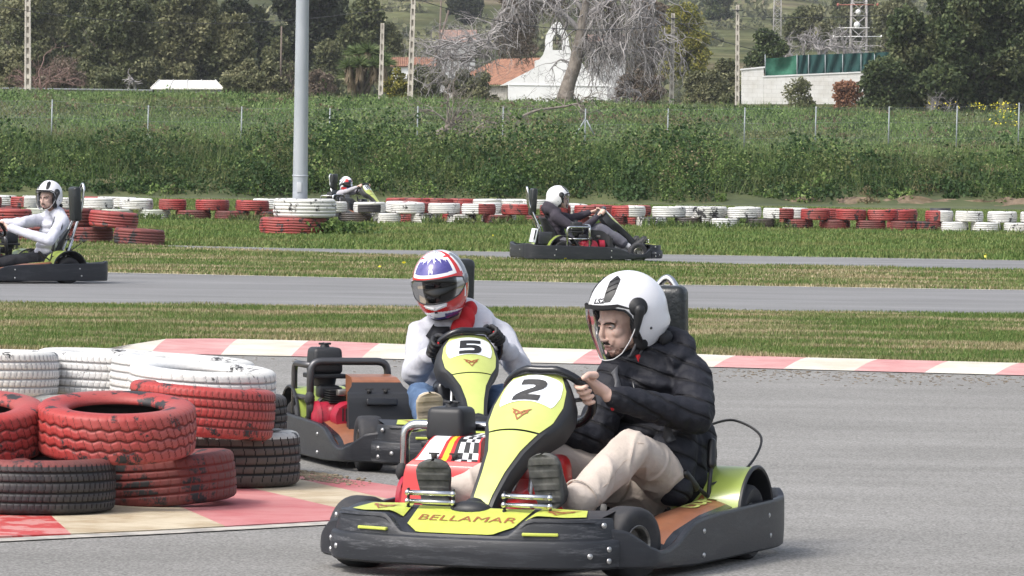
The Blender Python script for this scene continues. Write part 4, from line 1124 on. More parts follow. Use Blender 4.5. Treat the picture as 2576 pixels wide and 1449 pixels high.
def helmet_full(parent, C, R, s=1.0, pattern="tri"):
    T = lambda p: C + R @ p * s
    def rad(ph, el, g=0.0):
        ce, se = math.cos(el), math.sin(el); c, s_ = math.cos(ph), math.sin(ph)
        rx = .150 if c > 0 else .150; x, y, z = rx * ce * c, .128 * ce * s_, (.148 if se > 0 else .182) * se
        if z < 0:
            k = min(1, -z / .14)
            if c > 0: x *= 1 + .36 * k * (c ** 1.5); y *= 1 + .10 * k * c
        return Vector((x, y, z)) * (1 + g)
    LO = math.radians(-62)
    def PE(u, v): return -PI + 2 * PI * u, PI / 2 + (LO - PI / 2) * v
    def region(u, v):
        ph, el = PE(u, v); a = abs(math.degrees(ph)); e = math.degrees(el); sg = ph > 0
        if pattern == "tri":
            if a > 105: return 0 if (e > 20 and a < 130) else 4
            if e > 12:
                if a < 52 and 24 + .02 * a < e < 62 - .25 * a and not (e > 50 and int((a + e) / 5) % 3 == 0): return 2          # blue panel
                if a < 60 and 19 < e < 66 - .2 * a: return 0
                if a < 78 and (e < 19 or (62 - .0 * a < e + a * .1 and a > 60)) : return 1
                if e > 60: return 0 if int(a / 9) % 2 == 0 or e < 74 else 3
                if a < 72: return 1
                return 0 if a < 80 else 3
            if e > -24:
                if a > 74: return 1 if 80 < a < 96 and e < 4 else (0 if a < 101 and e < -6 else 3)
                return 1
            if e > -37 - a * .10: return (0 if a < 26 and e > -35 + a * .2 else 1)
            if e > -42 - a * .08: return 0
            return 0 if a < 20 and e > -52 else 2
        # child's helmet: white top, navy sides with red flashes
        if e > 52: return 0
        if 60 < a < 110 and 10 < e < 40: return 0 if (a + e) % 25 < 14 else 4
        if 20 < a < 60 and 16 < e < 40: return 1
        if e < -22 and a < 95: return 1 if a > 38 else 2
        if a > 60: return 4 if (a + 2 * e) % 60 < 36 else 0
        return 0 if e > 34 else 4
    mb = MB(); mb.grid(lambda u, v: T(rad(*PE(u, v))), 320 if pattern == 'tri' else 120, 190 if pattern == 'tri' else 70, region)
    mb.grid(lambda u, v: T(rad(*PE(1 - u, v), -.08)), 40, 14, 5); mb.grid(lambda u, v: T(rad(*PE(u, 1), -.08 * v)), 60, 2, 5)
    mb.tube([T(rad(*PE(k / 60, 1), -.01)) for k in range(60)], .006 * s, 6, 5, closed=True)
    hel = mb.build("helmet", [helm_wg, helm_red, helm_blue, helm_grey, helm_navy, helm_pad], parent)
    def edge_v(a): 
        top = float(np.interp(a, [0, 50, 72, 80], [15, 13.5, 8, 1])); bot = float(np.interp(a, [0, 30, 55, 72, 80], [-22, -21, -16, -8, -2])); return top, bot
    def vis(u, v, g=.020):
        a = -80 + 160 * u; t_, b_ = edge_v(abs(a)); return T(rad(math.radians(a), math.radians(t_ + (b_ - t_) * v), g))
    mb = MB(); mb.grid(lambda u, v: vis(u, -.05 + 1.1 * v, .010), 50, 12, 0); fr_ = mb.build("visor_frame", helm_blk, hel)
    mb = MB(); mb.grid(vis, 50, 14, 0); mb.build("visor", visor_dark, hel)
    mb = MB(); mb.tube([vis(k / 50, 0, .02) for k in range(51)] + [vis(1 - k / 50, 1, .02) for k in range(51)], .0028 * s, 6, closed=True); mb.build("visor_edge", helm_blk, hel)
    # eyes and nose seen dimly through the visor
    for sd_ in (1, -1):
        mb = MB(); mb.lathe([(0, .010 * s), (.022 * s, .008 * s), (.026 * s, 0), (.026 * s, -.01 * s)], T(rad(math.radians(82 * sd_), math.radians(4))), R @ Vector((.1, sd_, 0)), 20, 0); mb.build("visor_pivot", helm_grey, hel)
    if pattern == "tri":
        for sd_ in (1, -1):
            mb = MB(); mb.grid(lambda u, v: T(rad(math.radians(sd_ * (2 + 26 * u)), math.radians(-28 - 6 * v * (1 - u) + 3 * u), .012 + .01 * math.sin(v * PI))), 8, 4, 0); mb.build("chin_vent", helm_wg, hel)
        mb = MB(); mb.grid(lambda u, v: T(rad(math.radians(-4 + 8 * u), math.radians(-36 - 4 * v), .008)), 3, 3, 0); mb.build("chin_grille", helm_blk, hel)
        # claw-like white flashes on the crown
        for a0 in (-34, -16, 4, 24, 40):
            mb = MB(); mb.grid(lambda u, v: T(rad(math.radians(a0 + (v - .5) * 10 * (1 - u) + 5 * u), math.radians(66 - 22 * u), .004)), 8, 2, 0); mb.build("helmet_flash", helm_wg, hel)
        mb = MB()
        for q in (-1, 0, 1): mb.grid(lambda u, v: T(rad(math.radians(-2 + q * 4 + (v - .5) * 3 * (1 - abs(2 * u - 1))), math.radians(38 - abs(q) * 3 - 11 * u), .005)), 6, 2, 0)
        mb.build("helmet_flash", helm_wg, hel)
    return hel
helm_w = mat("helmet_white_satin", (.74, .74, .77), .28, coat=.4); helm_wg = mat("helmet_white_gloss", (.78, .78, .80), .15, coat=.6)
helm_red = mat("helmet_red", (.55, .02, .02), .15, coat=.6); helm_blue = mat("helmet_blue", (.055, .045, .21), .15, coat=.7, var=(.10, .09, .30), vs=14)
helm_grey = mat("helmet_grey", (.16, .17, .19), .3, coat=.4); helm_navy = mat("helmet_navy", (.025, .035, .075), .25, coat=.5)
helm_pad = mat("helmet_lining", (.012, .012, .014), .85); helm_blk = mat("helmet_black", (.010, .011, .013), .5)
def glass(name, tint, mixf, rough=.03, gl=.85, ior=1.5):
    m, nt, b = nodes_of(name); MATS[name] = m; nt.nodes.remove(b)
    t = N(nt, "ShaderNodeBsdfTransparent"); t.inputs[0].default_value = c4(tint); g = N(nt, "ShaderNodeBsdfGlossy"); g.inputs[0].default_value = (gl, gl, gl * 1.04, 1); g.inputs["Roughness"].default_value = rough
    fr = N(nt, "ShaderNodeFresnel"); fr.inputs[0].default_value = ior; ad = N(nt, "ShaderNodeMath", operation="ADD"); ad.use_clamp = True; ad.inputs[1].default_value = mixf; nt.links.new(fr.outputs[0], ad.inputs[0])
    ms = N(nt, "ShaderNodeMixShader"); nt.links.new(ad.outputs[0], ms.inputs[0]); nt.links.new(t.outputs[0], ms.inputs[1]); nt.links.new(g.outputs[0], ms.inputs[2]); nt.links.new(ms.outputs[0], nt.nodes["Material Output"].inputs[0]); return m
visor_clear = glass("clear_visor", (.90, .915, .93), .012, .05, .5, 1.28); visor_dark = glass("smoked_visor", (.10, .10, .115), .05, .08, .5); visor_edge = mat("visor_edge", (.55, .56, .57), .2)

def puff(mb, a, b, ra, rb, seg=.06, amp=.14, n=20, bend=None):
    """padded sleeve: tapered tube with quilting rolls"""
    a = Vector(a); b = Vector(b); L = (b - a).length; K = max(6, int(L / .008)); t = (b - a).normalized(); pts = []; rs = []
    for k in range(K + 1):
        f = k / K; r = ra + (rb - ra) * f; q = abs(math.sin(PI * f * L / seg)) ** .55
        pts.append(a + (b - a) * f); rs.append(r * (1 - amp * .5 + amp * q))
    pts = [a - t * ra * .6] + pts + [b + t * rb * .4]; rs = [ra * .6] + rs + [rb * .6]
    mb.tube(pts, rs, n)
def wrinkle(seed, amp=.004, f=26, quilt=0):
    def d(co, no):
        n = n3(co, f, seed); h = amp * (-(np.abs(n)) * 1.6 + .5)
        h = h + amp * .5 * n3(co, f * 2.3, seed + 5)
        return co + no * h[:, None]
    return d
def softfold(seed, amp=.004):
    def d(co, no):
        q = co * np.array([1, 1, .55]); r1 = np.clip(1 - np.abs(n3(q, 12, seed)) * 2.2, 0, 1) ** 2; r2 = np.clip(1 - np.abs(n3(q, 24, seed + 2)) * 2.5, 0, 1) ** 2
        h = amp * (n3(q, 9, seed + 7) * .8 + 1.5 * r1 + .7 * r2 - .4); return co + no * h[:, None]
    return d
def make_person(name, key, J, label, cfg):
    MB.capn = 14
    (ox, oy), f_ = KARTS[key]; rz = math.atan2(f_[1], f_[0])
    Pn = empty(name, (ox, oy, 0), rz, label, "person", "drivers in the karts")
    near = cfg.get("near", False); V = lambda k: Vector(J[k]); S = cfg.get("s", 1.0)
    vox = cfg.get("vox", .006 if near else .012)
    # --- body: one continuous mesh
    mb = MB(); C = V("head"); R = frame_of(J["face"], roll=J.get("roll", 0.0))
    Hd = C + R @ Vector((.028, 0, -.036)) * S
    if cfg.get("face", True): 
        hb = MB(); head_pieces(hb, Vector((0, 0, 0)), Matrix.Identity(3)); mb.add([Hd + R @ (Vector(v) * S) for v in hb.v], hb.f)
    else: mb.ell(Hd, (.09, .07, .10), R)
    chin = Hd + R @ Vector((-.02, 0, -.07)) * S
    mb.caps(chin, V("neck"), .052 * S, .058 * S)
    ch = V("chest"); pv = V("pelvis")
    mb.caps(V("neck"), ch, .055 * S, .075 * S); mb.caps(ch, pv, .08 * S, .085 * S)
    for s in "LR":
        mb.caps(V("neck").lerp(V("sh" + s), .3), V("sh" + s), .055 * S, .052 * S); mb.caps(V("sh" + s), V("el" + s), .047 * S, .036 * S); mb.caps(V("el" + s), V("wr" + s), .036 * S, .0255 * S)
        mb.caps(pv, V("hip" + s), .08 * S, .075 * S); mb.caps(V("hip" + s), V("kn" + s), .07 * S, .05 * S); mb.caps(V("kn" + s), V("an" + s), .050 * S, .034 * S)
        if "grip" + s in J:
            g, t_ = J["grip" + s]; a = (g - V("wr" + s)); hand_pieces(mb, V("wr" + s), g, t_, a, J.get("thumb" + s, 1), S * cfg.get("hand", 1.0))
    me = sdf_mesh(mb, cfg.get("bvox", .0042 if near else .008), 3 if near else 1)
    # eye sockets
    n = len(me.vertices); co = np.empty(n * 3); me.vertices.foreach_get("co", co); co = co.reshape(-1, 3)
    Rn = np.array(R); loc = (co - np.array(Hd)) @ Rn / S
    if cfg.get("face", True):
        for s in (1, -1):
            d = np.linalg.norm((loc - np.array([.083, .031 * s, .002])) * np.array([.6, .85, 1.35]), axis=1); loc[:, 0] -= .010 * np.exp(-(d / .014) ** 2)
        d = np.linalg.norm((loc - np.array([.098, 0, -.0735])) * np.array([.5, .45, 2.6]), axis=1); loc[:, 0] -= .005 * np.exp(-(d / .010) ** 2)
    co = loc @ Rn.T * S + np.array(Hd); me.vertices.foreach_set("co", co.ravel())
    def bm_(c):
        l = (c - np.array(Hd)) @ Rn / S; mi = np.zeros(len(c), int)
        if cfg.get("beard"):
            jaw = (l[:, 2] < -.052 - .35 * np.clip(.07 - l[:, 0], 0, .05)) & (l[:, 2] > -.135) & (l[:, 0] > -.03) & (np.abs(l[:, 1]) < .09)
            nz_ = .004 * np.sin(l[:, 1] * 330 + l[:, 0] * 210) + .003 * np.sin(l[:, 2] * 500 + l[:, 1] * 170); chinz = jaw & ((l[:, 2] + nz_ < -.090) | ((np.abs(l[:, 1]) + nz_ > .046) & (l[:, 2] + nz_ < -.080))); mous = (l[:, 2] < -.050) & (l[:, 2] > -.0605) & (np.abs(l[:, 1]) < .027) & (l[:, 0] > .06)
            mi[chinz] = 1
        lips = (np.abs(l[:, 2] + .0735) < .0095) & (np.abs(l[:, 1]) < .019) & (l[:, 0] > .080); mi[lips] = 2
        if cfg.get("gloves"):
            for s in "LR":
                w_ = np.array(V("wr" + s)); g = np.array(J["grip" + s][0]) if "grip" + s in J else w_
                a = g - w_; a = a / (np.linalg.norm(a) + 1e-6); dd = (c - w_) @ a; mi[(dd > -.03) & (np.linalg.norm(c - w_, axis=1) < .22)] = 3
        return mi
    setmats(me, [skin, stub if cfg.get("beard") else skin, lipm, glove_m], bm_)
    body = bpy.data.objects.new("body", me); COL.objects.link(body); body.parent = Pn
    if cfg.get("face", True):
        for s in (1, -1):
            mb = MB(); c = Hd + R @ Vector((.0705, .031 * s, .002)) * S; mb.ell(c, .0105 * S, n=14, m=0); gz = (R @ Vector((1, cfg.get("gaze", 0), -.05))).normalized()
            mb.ell(c + gz * .0075 * S, .0046 * S, n=10, m=1); mb.build("eye", [eyew, iris], body)
            mb = MB(); T = lambda *p: Hd + R @ Vector(p) * S
            mb.tube([T(.090, .010 * s, .013), T(.089, .024 * s, .0185), T(.080, .042 * s, .019), T(.069, .054 * s, .012)], [.002, .0038 * S, .0036 * S, .001], 6); mb.build("eyebrow", hairm, body)
            mb = MB(); mb.tube([T(.079, .018 * s, .003), T(.0825, .026 * s, .0070), T(.0805, .036 * s, .0062), T(.074, .045 * s, .001)], [.0016, .0034, .0034, .0014], 6); mb.build("eyelid", skin, body)
    if cfg.get("beard"):
        T = lambda *p: Hd + R @ Vector(p) * S
        for s in (1, -1):
            mb = MB(); mb.tube([T(.0925, .001 * s, -.0560), T(.0905, .010 * s, -.0575), T(.085, .020 * s, -.0615), T(.080, .025 * s, -.068)], [.0040, .0052, .0046, .0022], 6); mb.build("moustache", hairm, body)
        mb = MB(); mb.tube([T(.0845, 0, -.090), T(.086, 0, -.100), T(.082, 0, -.112)], [.004, .010, .008], 8); mb.build("chin_beard", hairm, body)
    # --- top
    mb = MB(); jr = cfg.get("jr", 1.0); am = cfg.get("quilt", 0)
    tw = cfg.get("torso", 1.0)
    nb = V("neck"); shm = (V("shL") + V("shR")) / 2
    if am:
        up = (nb - pv); 
        for k in range(9):
            f = k / 8; p = pv.lerp(nb, f); w_ = float(np.interp(f, [0, .3, .6, .85, 1], [.165, .17, .185, .16, .09])); ydir = (V("shL") - V("shR")).normalized()
            zz = up.normalized(); xx = ydir.cross(zz).normalized(); Rt = Matrix((xx, ydir, zz)).transposed(); mb.ell(p, (.125 if f < .8 else .095, w_ * tw, .047), Rt, 20)
        mb.caps(pv, nb - up * .12, .11, .10)
    else:
        ydir = (V("shL") - V("shR")).normalized(); up = (nb - pv); zz = up.normalized(); xx = ydir.cross(zz).normalized(); Rt = Matrix((xx, ydir, zz)).transposed()
        for k in range(9):
            f = k / 8; p = (pv - up * .05).lerp(nb, f * .97); w_ = float(np.interp(f, [0, .3, .6, .85, 1], [.15, .15, .17, .15, .07])); mb.ell(p, (.105 * S if f < .85 else .075 * S, w_ * tw * S, .075 * S), Rt, 20)
    if cfg.get("skirt"):
        for sg in (1, -1): mb.caps(pv + Vector((.02, .10 * sg, .14)), pv + Vector((.04, .125 * sg, .0)), .10, .095); mb.caps(pv + Vector((-.05, .12 * sg, .16)), pv + Vector((-.06, .13 * sg, -.02)), .10, .09)
    for c_ in cfg.get("tails", []): mb.caps(*c_)
    for s in "LR":
        sh, el, wr = V("sh" + s), V("el" + s), V("wr" + s)
        r0, r1, r2 = [q * jr * S for q in (.074, .060, .044)]
        mb.caps(nb.lerp(sh, .25), sh, .075 * jr * S, r0)
        cuff = el.lerp(wr, cfg.get("cuff", .93))
        if am: puff(mb, sh, el, r0 * 1.02, r1 * 1.05, .065, am); mb.ell(el, r1 * 1.0, n=16); puff(mb, el, cuff, r1 * 1.02, r2, .06, am)
        else: mb.caps(sh, el, r0, r1); mb.caps(el, cuff, r1, r2)
        mb.caps(cuff - (wr - el).normalized() * .005, cuff + (wr - el).normalized() * .012, r2 * 1.02, r2 * .86)
    if cfg.get("hood"):
        bk = -(xx if not am else xx); 
        hb_ = Vector(J.get("hoodback", (-.06, 0, 0)))
        hpts = []; hr_ = []
        for i_ in range(-8, 9):
            an = i_ / 8 * 2.35; bk_ = .5 + .5 * math.cos(an)
            hpts.append(nb + Vector((.015 - .098 * math.cos(an) + hb_.x * .2, .112 * math.sin(an), -.035 + .095 * bk_ ** 1.3)) * 1.0); hr_.append((.024 + .026 * bk_) * S)
        mb.tube(hpts, hr_, 18); mb.tube([p_ + Vector((-.018 * (.5 + .5 * math.cos(i_ / 8 * 2.35)), 0, -.05)) for i_, p_ in zip(range(-8, 9), hpts)], [r_ * 1.15 for r_ in hr_], 18)
        mb.ell(nb + Vector((-.10, 0, -.0)) * S, (.05 * S, .12 * S, .085 * S), n=20)
    elif cfg.get("collar"):
        mb.lathe([(.065 * S, -.03), (.068 * S, .02), (.060 * S, .045), (.052 * S, .045), (.05 * S, -.03)], nb, (chin - nb), 24, 0, closed=True)
    tm = sdf_mesh(mb, vox, 3 if am else 5, wrinkle(cfg.get("seed", 1), cfg.get("wr", .004), cfg.get("wf", 26)))
    setmats(tm, [cfg["top"]]); top = bpy.data.objects.new(cfg.get("topname", "jacket"), tm); COL.objects.link(top); top.parent = Pn
    # --- trousers
    mb = MB(); tr = cfg.get("tr", 1.0)
    for s in "LR":
        hp, kn, an = V("hip" + s), V("kn" + s), V("an" + s)
        mb.caps(pv + Vector((0, 0, .02)), hp, .125 * S, .10 * tr * S); mb.caps(J["hipL"], J["hipR"], .115 * S, .115 * S); mb.caps(hp, kn, .098 * tr * S, .070 * tr * S); mb.caps(kn, kn.lerp(an, cfg.get("hem", .93)), .068 * tr * S, cfg.get("hr", .050) * tr * S)
        mb.ell(kn, .071 * tr * S, n=14)
    pm_ = sdf_mesh(mb, vox, 6, softfold(cfg.get("seed", 1) + 3, cfg.get("pwr", .006))); setmats(pm_, [cfg["legs"]])
    tro = bpy.data.objects.new(cfg.get("legname", "trousers"), pm_); COL.objects.link(tro); tro.parent = Pn
    # --- shoes
    for s in "LR":
        if "heel" + s in J: shoe(Pn, J["heel" + s], J["toe" + s], J.get("shup" + s, Vector((-.8, 0, .5))), cfg["shoe"], near)
    if cfg["helmet"] == "open": helmet_open(Pn, C, R, S * cfg.get("hs", 1), near=near, text=cfg.get("text"))
    else: helmet_full(Pn, C, R, S * cfg.get("hs", 1), cfg["helmet"])
    return Pn, top, tro, R, Hd
# cloth
jack_old = mat("black_puffer_nylon", (.011, .012, .018), .58, var=(.018, .020, .028), vs=6, bump=(38, .7, .012), spec=.4)
jack_blk, nt, b = nodes_of("black_quilted_nylon"); MATS["jb"] = jack_blk
_n = noise_n(nt, 36, 4, .6); _t = N(nt, "ShaderNodeTexCoord"); _m = N(nt, "ShaderNodeMapping"); _m.inputs["Rotation"].default_value = (.25, .35, 0); _w = N(nt, "ShaderNodeTexWave"); _w.bands_direction = "Z"; _w.inputs["Scale"].default_value = 4.6; _w.inputs["Distortion"].default_value = 1.6; _w.inputs["Detail"].default_value = 2; _w.inputs["Detail Scale"].default_value = 1.2
nt.links.new(_t.outputs["Object"], _m.inputs[0]); nt.links.new(_m.outputs[0], _w.inputs["Vector"]); _r = ramp(nt, _w.outputs["Fac"], [(.0, (0, 0, 0)), (.10, (.75, .75, .75)), (.5, (1, 1, 1))])
_b1 = N(nt, "ShaderNodeBump"); _b1.inputs["Strength"].default_value = .9; _b1.inputs["Distance"].default_value = .009; nt.links.new(_r.outputs[0], _b1.inputs["Height"])
_b2 = N(nt, "ShaderNodeBump"); _b2.inputs["Strength"].default_value = .6; _b2.inputs["Distance"].default_value = .008; nt.links.new(_n.outputs[0], _b2.inputs["Height"]); nt.links.new(_b1.outputs[0], _b2.inputs["Normal"]); nt.links.new(_b2.outputs[0], b.inputs["Normal"])
nt.links.new(mixc(nt, _r.outputs[0], (.004, .004, .006), (.011, .012, .018)), b.inputs["Base Color"]); b.inputs["Roughness"].default_value = .68; b.inputs["Specular IOR Level"].default_value = .32
hoodie_w = mat("white_fleece", (.50, .51, .56), .9, var=(.43, .44, .49), vs=9, bump=(90, .5, .006))
shirt_w = mat("white_jersey", (.54, .55, .62), .85, var=(.47, .48, .56), vs=7, bump=(30, .5, .012))
cotton_beige = mat("beige_cotton", (.52, .45, .395), .95, var=(.45, .39, .34), vs=6, bump=(24, .5, .012))
seamm = mat("trouser_seam", (.40, .33, .28), .95)
denim = mat("blue_denim", (.055, .10, .19), .9, var=(.11, .18, .30), vs=9, vt=(.4, .7), bump=(60, .6, .006))
cloth_blk = mat("black_cotton", (.012, .013, .018), .85, bump=(25, .4, .01)); cloth_grey = mat("grey_jersey", (.12, .12, .15), .9, var=(.12, .12, .14), vs=9, bump=(25, .5, .01))
cloth_dark = mat("dark_violet_fleece", (.038, .032, .045), .9, bump=(25, .4, .01)); cloth_pale = mat("pale_grey_sweat", (.40, .39, .43), .9, bump=(25, .4, .01))
glove_m = mat("black_glove", (.013, .013, .015), .55, bump=(70, .6, .006)); red_cl = mat("red_cotton", (.45, .01, .015), .8, bump=(30, .6, .012))
sole_dark = mat("dark_rubber_sole", (.05, .052, .05), .85, var=(.12, .12, .11), vs=14, vt=(.4, .65)); sole_beige = mat("beige_rubber_sole", (.45, .38, .28), .8, var=(.36, .30, .21), vs=10); shoe_blk = mat("black_shoe", (.014, .015, .017), .6, bump=(50, .4, .005)); shoe_w = mat("white_shoe", (.6, .6, .6), .7)
webbing = mat("grey_webbing", (.06, .062, .07), .6, bump=(300, .4, .001)); sock_w = mat("white_sock", (.6, .6, .62), .9)
SCW = Vector((.08, .045, .602)); SV = Vector((.64, 0, .77)).normalized(); SY_ = Vector((0, 1, 0)); SRR = .150
def ring(deg):
    a = math.radians(deg); rr = SRR * (1 + .06 * math.cos(2 * a)); return Vector((SCW.x, SCW.y + FZS[1], .195 + (SCW.z - .195) * FZS[0])) + SY_ * rr * math.cos(a) + SV * rr * min(math.sin(a), .93), (-SY_ * math.sin(a) + SV * math.cos(a)).normalized()
def ik(a, b, l1, l2, hint):
    a, b, hint = Vector(a), Vector(b), Vector(hint); d = b - a; L = min(d.length, (l1 + l2) * .999); x = (l1 * l1 - l2 * l2 + L * L) / (2 * L); h = math.sqrt(max(l1 * l1 - x * x, 0)); dn = d.normalized()
    hh = (hint - dn * hint.dot(dn)).normalized(); return a + dn * x + hh * h
def pose(key, head, face, neck, shL, shR, gL, gR, S=1.0, **kw):
    J = dict(head=Vector(head), face=Vector(face), neck=Vector(neck)); J["shL"] = Vector(shL); J["shR"] = Vector(shR)
    J["pelvis"] = Vector(kw.get("pelvis", (-.40, .16, .20))); J["chest"] = J["pelvis"].lerp(J["neck"], .62)
    hx = .085 * S; J["hipL"] = J["pelvis"] + Vector((.02, hx, 0)); J["hipR"] = J["pelvis"] + Vector((.02, -hx, 0))
    for s, g in (("L", gL), ("R", gR)):
        p, t = ring(g) if isinstance(g, (int, float)) else g; J["grip" + s] = (p, t); sh = J["sh" + s]
        out = Vector((-.10, .25 if s == "L" else -.25, -.35)); back = (sh - p).normalized(); 
        el_ = Vector(kw["el" + s]) if "el" + s in kw else None
        if el_ is not None: J["wr" + s] = p + (el_ - p).normalized() * .092 * S
        else: J["wr" + s] = p + back * .095 * S + Vector((-.01, .02 if s == "L" else -.02, .0))
        J["el" + s] = Vector(kw["el" + s]) if "el" + s in kw else ik(sh, J["wr" + s], .29 * S, .255 * S, out)
        J["thumb" + s] = kw.get("thumb" + s, -1 if s == "L" else 1)
        an = Vector(kw["an" + s]) if "an" + s in kw else Vector((.50, .20 if s == "L" else -.18, .16)); J["an" + s] = an
        J["kn" + s] = Vector(kw["kn" + s]) if "kn" + s in kw else ik(J["hip" + s], an, .43 * S, .42 * S, Vector((0, .35 if s == "L" else -.25, 1)))
        J["heel" + s] = Vector(kw.get("heel" + s, an + Vector((.05, 0, -.05)))); J["toe" + s] = Vector(kw.get("toe" + s, J["heel" + s] + Vector((.12, 0, .22)).normalized() * .25 * S)); J["shup" + s] = kw.get("shup" + s, Vector((-.8, 0, .4)))
    J.update({k: v for k, v in kw.items() if k in ("roll", "hoodback")})
    return J
# ---------------------------------------------------------------- driver of kart 2
k = "near"; q = lambda u, v, x: KL(k, u, v, x)
J = pose(k, q(1577, 782, -.40), DL(k, -.82, -.55, -.24), q(1648, 892, -.47), q(1738, 945, -.49), q(1560, 930, -.40), ring(14), ring(-118),
         pelvis=q(1643, 1212, -.42), elL=q(1752, 1050, -.28), wrL=q(1585, 1022, -.06), elR=q(1490, 1105, -.20), wrR=q(1455, 1100, -.03),
         knL=q(1588, 1132, .08), anL=q(1448, 1262, .40), heelL=q(1388, 1278, .50), toeL=q(1362, 1142, .55), knR=q(1330, 1150, .05), anR=q(1150, 1245, .42),
         heelR=q(1098, 1282, .52), toeR=q(1088, 1158, .58), shupL=DL(k, .5, .85, .1), shupR=DL(k, .25, .95, .1))
SLS2 = text2d("LS2", .04, .25)
P2_, top, tro, R, Hd = make_person("person", k, J, "driver in a black puffer jacket, beige trousers and open white helmet, gripping the wheel bare-handed",
    dict(near=True, beard=True, top=jack_blk, legs=cotton_beige, helmet="open", shoe=[sole_dark, shoe_blk], quilt=.11, skirt=True, tails=[(q(1706, 1110, -.34), q(1700, 1232, -.26), .075, .062), (q(1672, 1140, -.30), q(1690, 1240, -.27), .07, .05)], hand=1.16, jr=1.04, torso=1.0, hood=True, seed=4, wr=.0045, wf=30, text=SLS2, cuff=.90, tr=.95, hem=.96, hr=.060, pwr=.009, hs=1.0, gaze=.1, topname="puffer_jacket"))
# bracelets, strap, buckle
def ring_on(a, b, f, r, tube_r, name, m, parent, n=24):
    a = Vector(a); b = Vector(b); c = a.lerp(b, f); w_ = (b - a).normalized(); x = w_.orthogonal().normalized(); y = w_.cross(x)
    mb = MB(); mb.tube([c + (x * math.cos(t) + y * math.sin(t)) * r for t in [2 * PI * i / n for i in range(n)]], tube_r, 6, closed=True); return mb.build(name, m, parent)
leather = mat("bracelet_cord", (.09, .06, .045), .7)
ring_on(J["elL"], J["wrL"], .955, .029, .004, "bracelet", leather, P2_); ring_on(J["elL"], J["wrL"], .985, .0285, .003, "bracelet", mat("bracelet_beads", (.3, .25, .2), .5), P2_)
mb = MB(); c = J["elL"].lerp(J["wrL"], .93); mb.ell(c + Vector((0.005, -.006, -.034)), (.010, .008, .014)); mb.build("cuff_tag", red_cl, P2_)
def strap(parent, pts, wd, nrm, m, name="seat_belt", wrap=None):
    cp = catmull(pts, 8); mb = MB(); vs = []
    for i, p in enumerate(cp):
        t = (cp[min(i + 1, len(cp) - 1)] - cp[max(i - 1, 0)]).normalized(); s_ = t.cross(Vector(nrm)).normalized() * wd / 2; vs += [p - s_, p + s_]
    fs = [(2 * i, 2 * i + 1, 2 * i + 3, 2 * i + 2) for i in range(len(cp) - 1)]; mb.add(vs, fs, 0); o = mb.build(name, m, parent)
    if wrap: sw = o.modifiers.new("w", "SHRINKWRAP"); sw.target = wrap; sw.offset = .007; sw.wrap_method = "NEAREST_SURFACEPOINT"
    md = o.modifiers.new("s", "SOLIDIFY"); md.thickness = .003; return o
strap(P2_, [q(1545, 905, -.25), q(1575, 960, -.225), q(1640, 1030, -.22), q(1690, 1110, -.25)], .034, DL(k, -.3, -1, .2), webbing, wrap=top)
T = lambda *p: Hd + R @ Vector(p)
mb = MB(); mb.tube([T(.0, .082, -.06), T(.03, .06, -.115), T(.035, 0, -.135)], .006, 6); mb.tube([T(-.03, .085, -.07), T(.0, .062, -.13), T(.01, 0, -.15)], .006, 6); mb.build("chin_strap", webbing, P2_)
mb = MB(); mb.box(T(.005, .066, -.135), (.016, .014, .034), R, 0, .004); mb.build("strap_buckle", red_cl, P2_)
# trouser seams, hem band and pocket
hullt = tro
def seam(pts, name="trouser_seam", r=.0022):
    mb = MB(); mb.tube(catmull(pts, 10), r, 5); o = mb.build(name, seamm, tro); sw = o.modifiers.new("w", "SHRINKWRAP"); sw.target = hullt; sw.offset = .001; sw.wrap_method = "NEAREST_SURFACEPOINT"; return o
seam([q(1612, 1105, .16), q(1560, 1190, .28), q(1490, 1245, .38), q(1462, 1275, .40)]); seam([q(1612, 1108, .14), q(1650, 1160, -.05), q(1672, 1215, -.2)])
for f_ in (.90,): ring_on(J["knL"], J["anL"], f_, .066, .0035, "hem_band", cotton_beige, tro, 28)
# drawstring and zip
mb = MB(); mb.tube([q(1592, 960, -.23), q(1600, 1000, -.235), q(1596, 1040, -.235)], .004, 6); mb.build("zip", black_gloss, P2_)
# ---------------------------------------------------------------- driver of kart 5
FZS[:] = [.83, .035]
k = "five"; q5 = lambda u, v, x: KL(k, u, v, x)
J5 = pose(k, q5(1108, 708, -.32), DL(k, -.22, -.93, -.20), q5(1172, 806, -.40), q5(1256, 842, -.40), q5(1062, 842, -.40), ring(40), ring(172),
          pelvis=(-.40, .15, .20), elL=q5(1303, 925, -.22), wrL=q5(1283, 885, -.03), elR=q5(1042, 945, -.24), wrR=q5(1068, 915, -.05),
          knR=q5(1062, 1000, .12), anR=q5(1082, 1075, .42), heelR=q5(1078, 1092, .50), toeR=q5(1082, 988, .56), knL=q5(1262, 1005, .08), anL=q5(1280, 1085, .42), heelL=q5(1276, 1100, .50), toeL=q5(1280, 1010, .56), shupL=Vector((-1, 0, .2)), shupR=Vector((-1, 0, .2)), roll=math.radians(7))
P5_, top5, tro5, R5, Hd5 = make_person("person", k, J5, "driver in a white hooded top, blue jeans and red, white and blue full-face helmet",
    dict(near=True, gloves=True, top=hoodie_w, legs=denim, helmet="tri", shoe=[sole_beige, shoe_w], jr=.98, torso=1.03, hood=True, seed=9, wr=.011, wf=19, pwr=.009, cuff=1.0, hs=1.03, hand=1.12, topname="hooded_top", legname="jeans"))
mb = MB(); nb = J5["neck"]
mb.ell(q5(1172, 800, -.335), (.05, .045, .06), n=20); mb.ell(q5(1160, 826, -.30), (.045, .05, .05), n=20); mb.ell(q5(1182, 778, -.36), (.045, .035, .04), n=20)
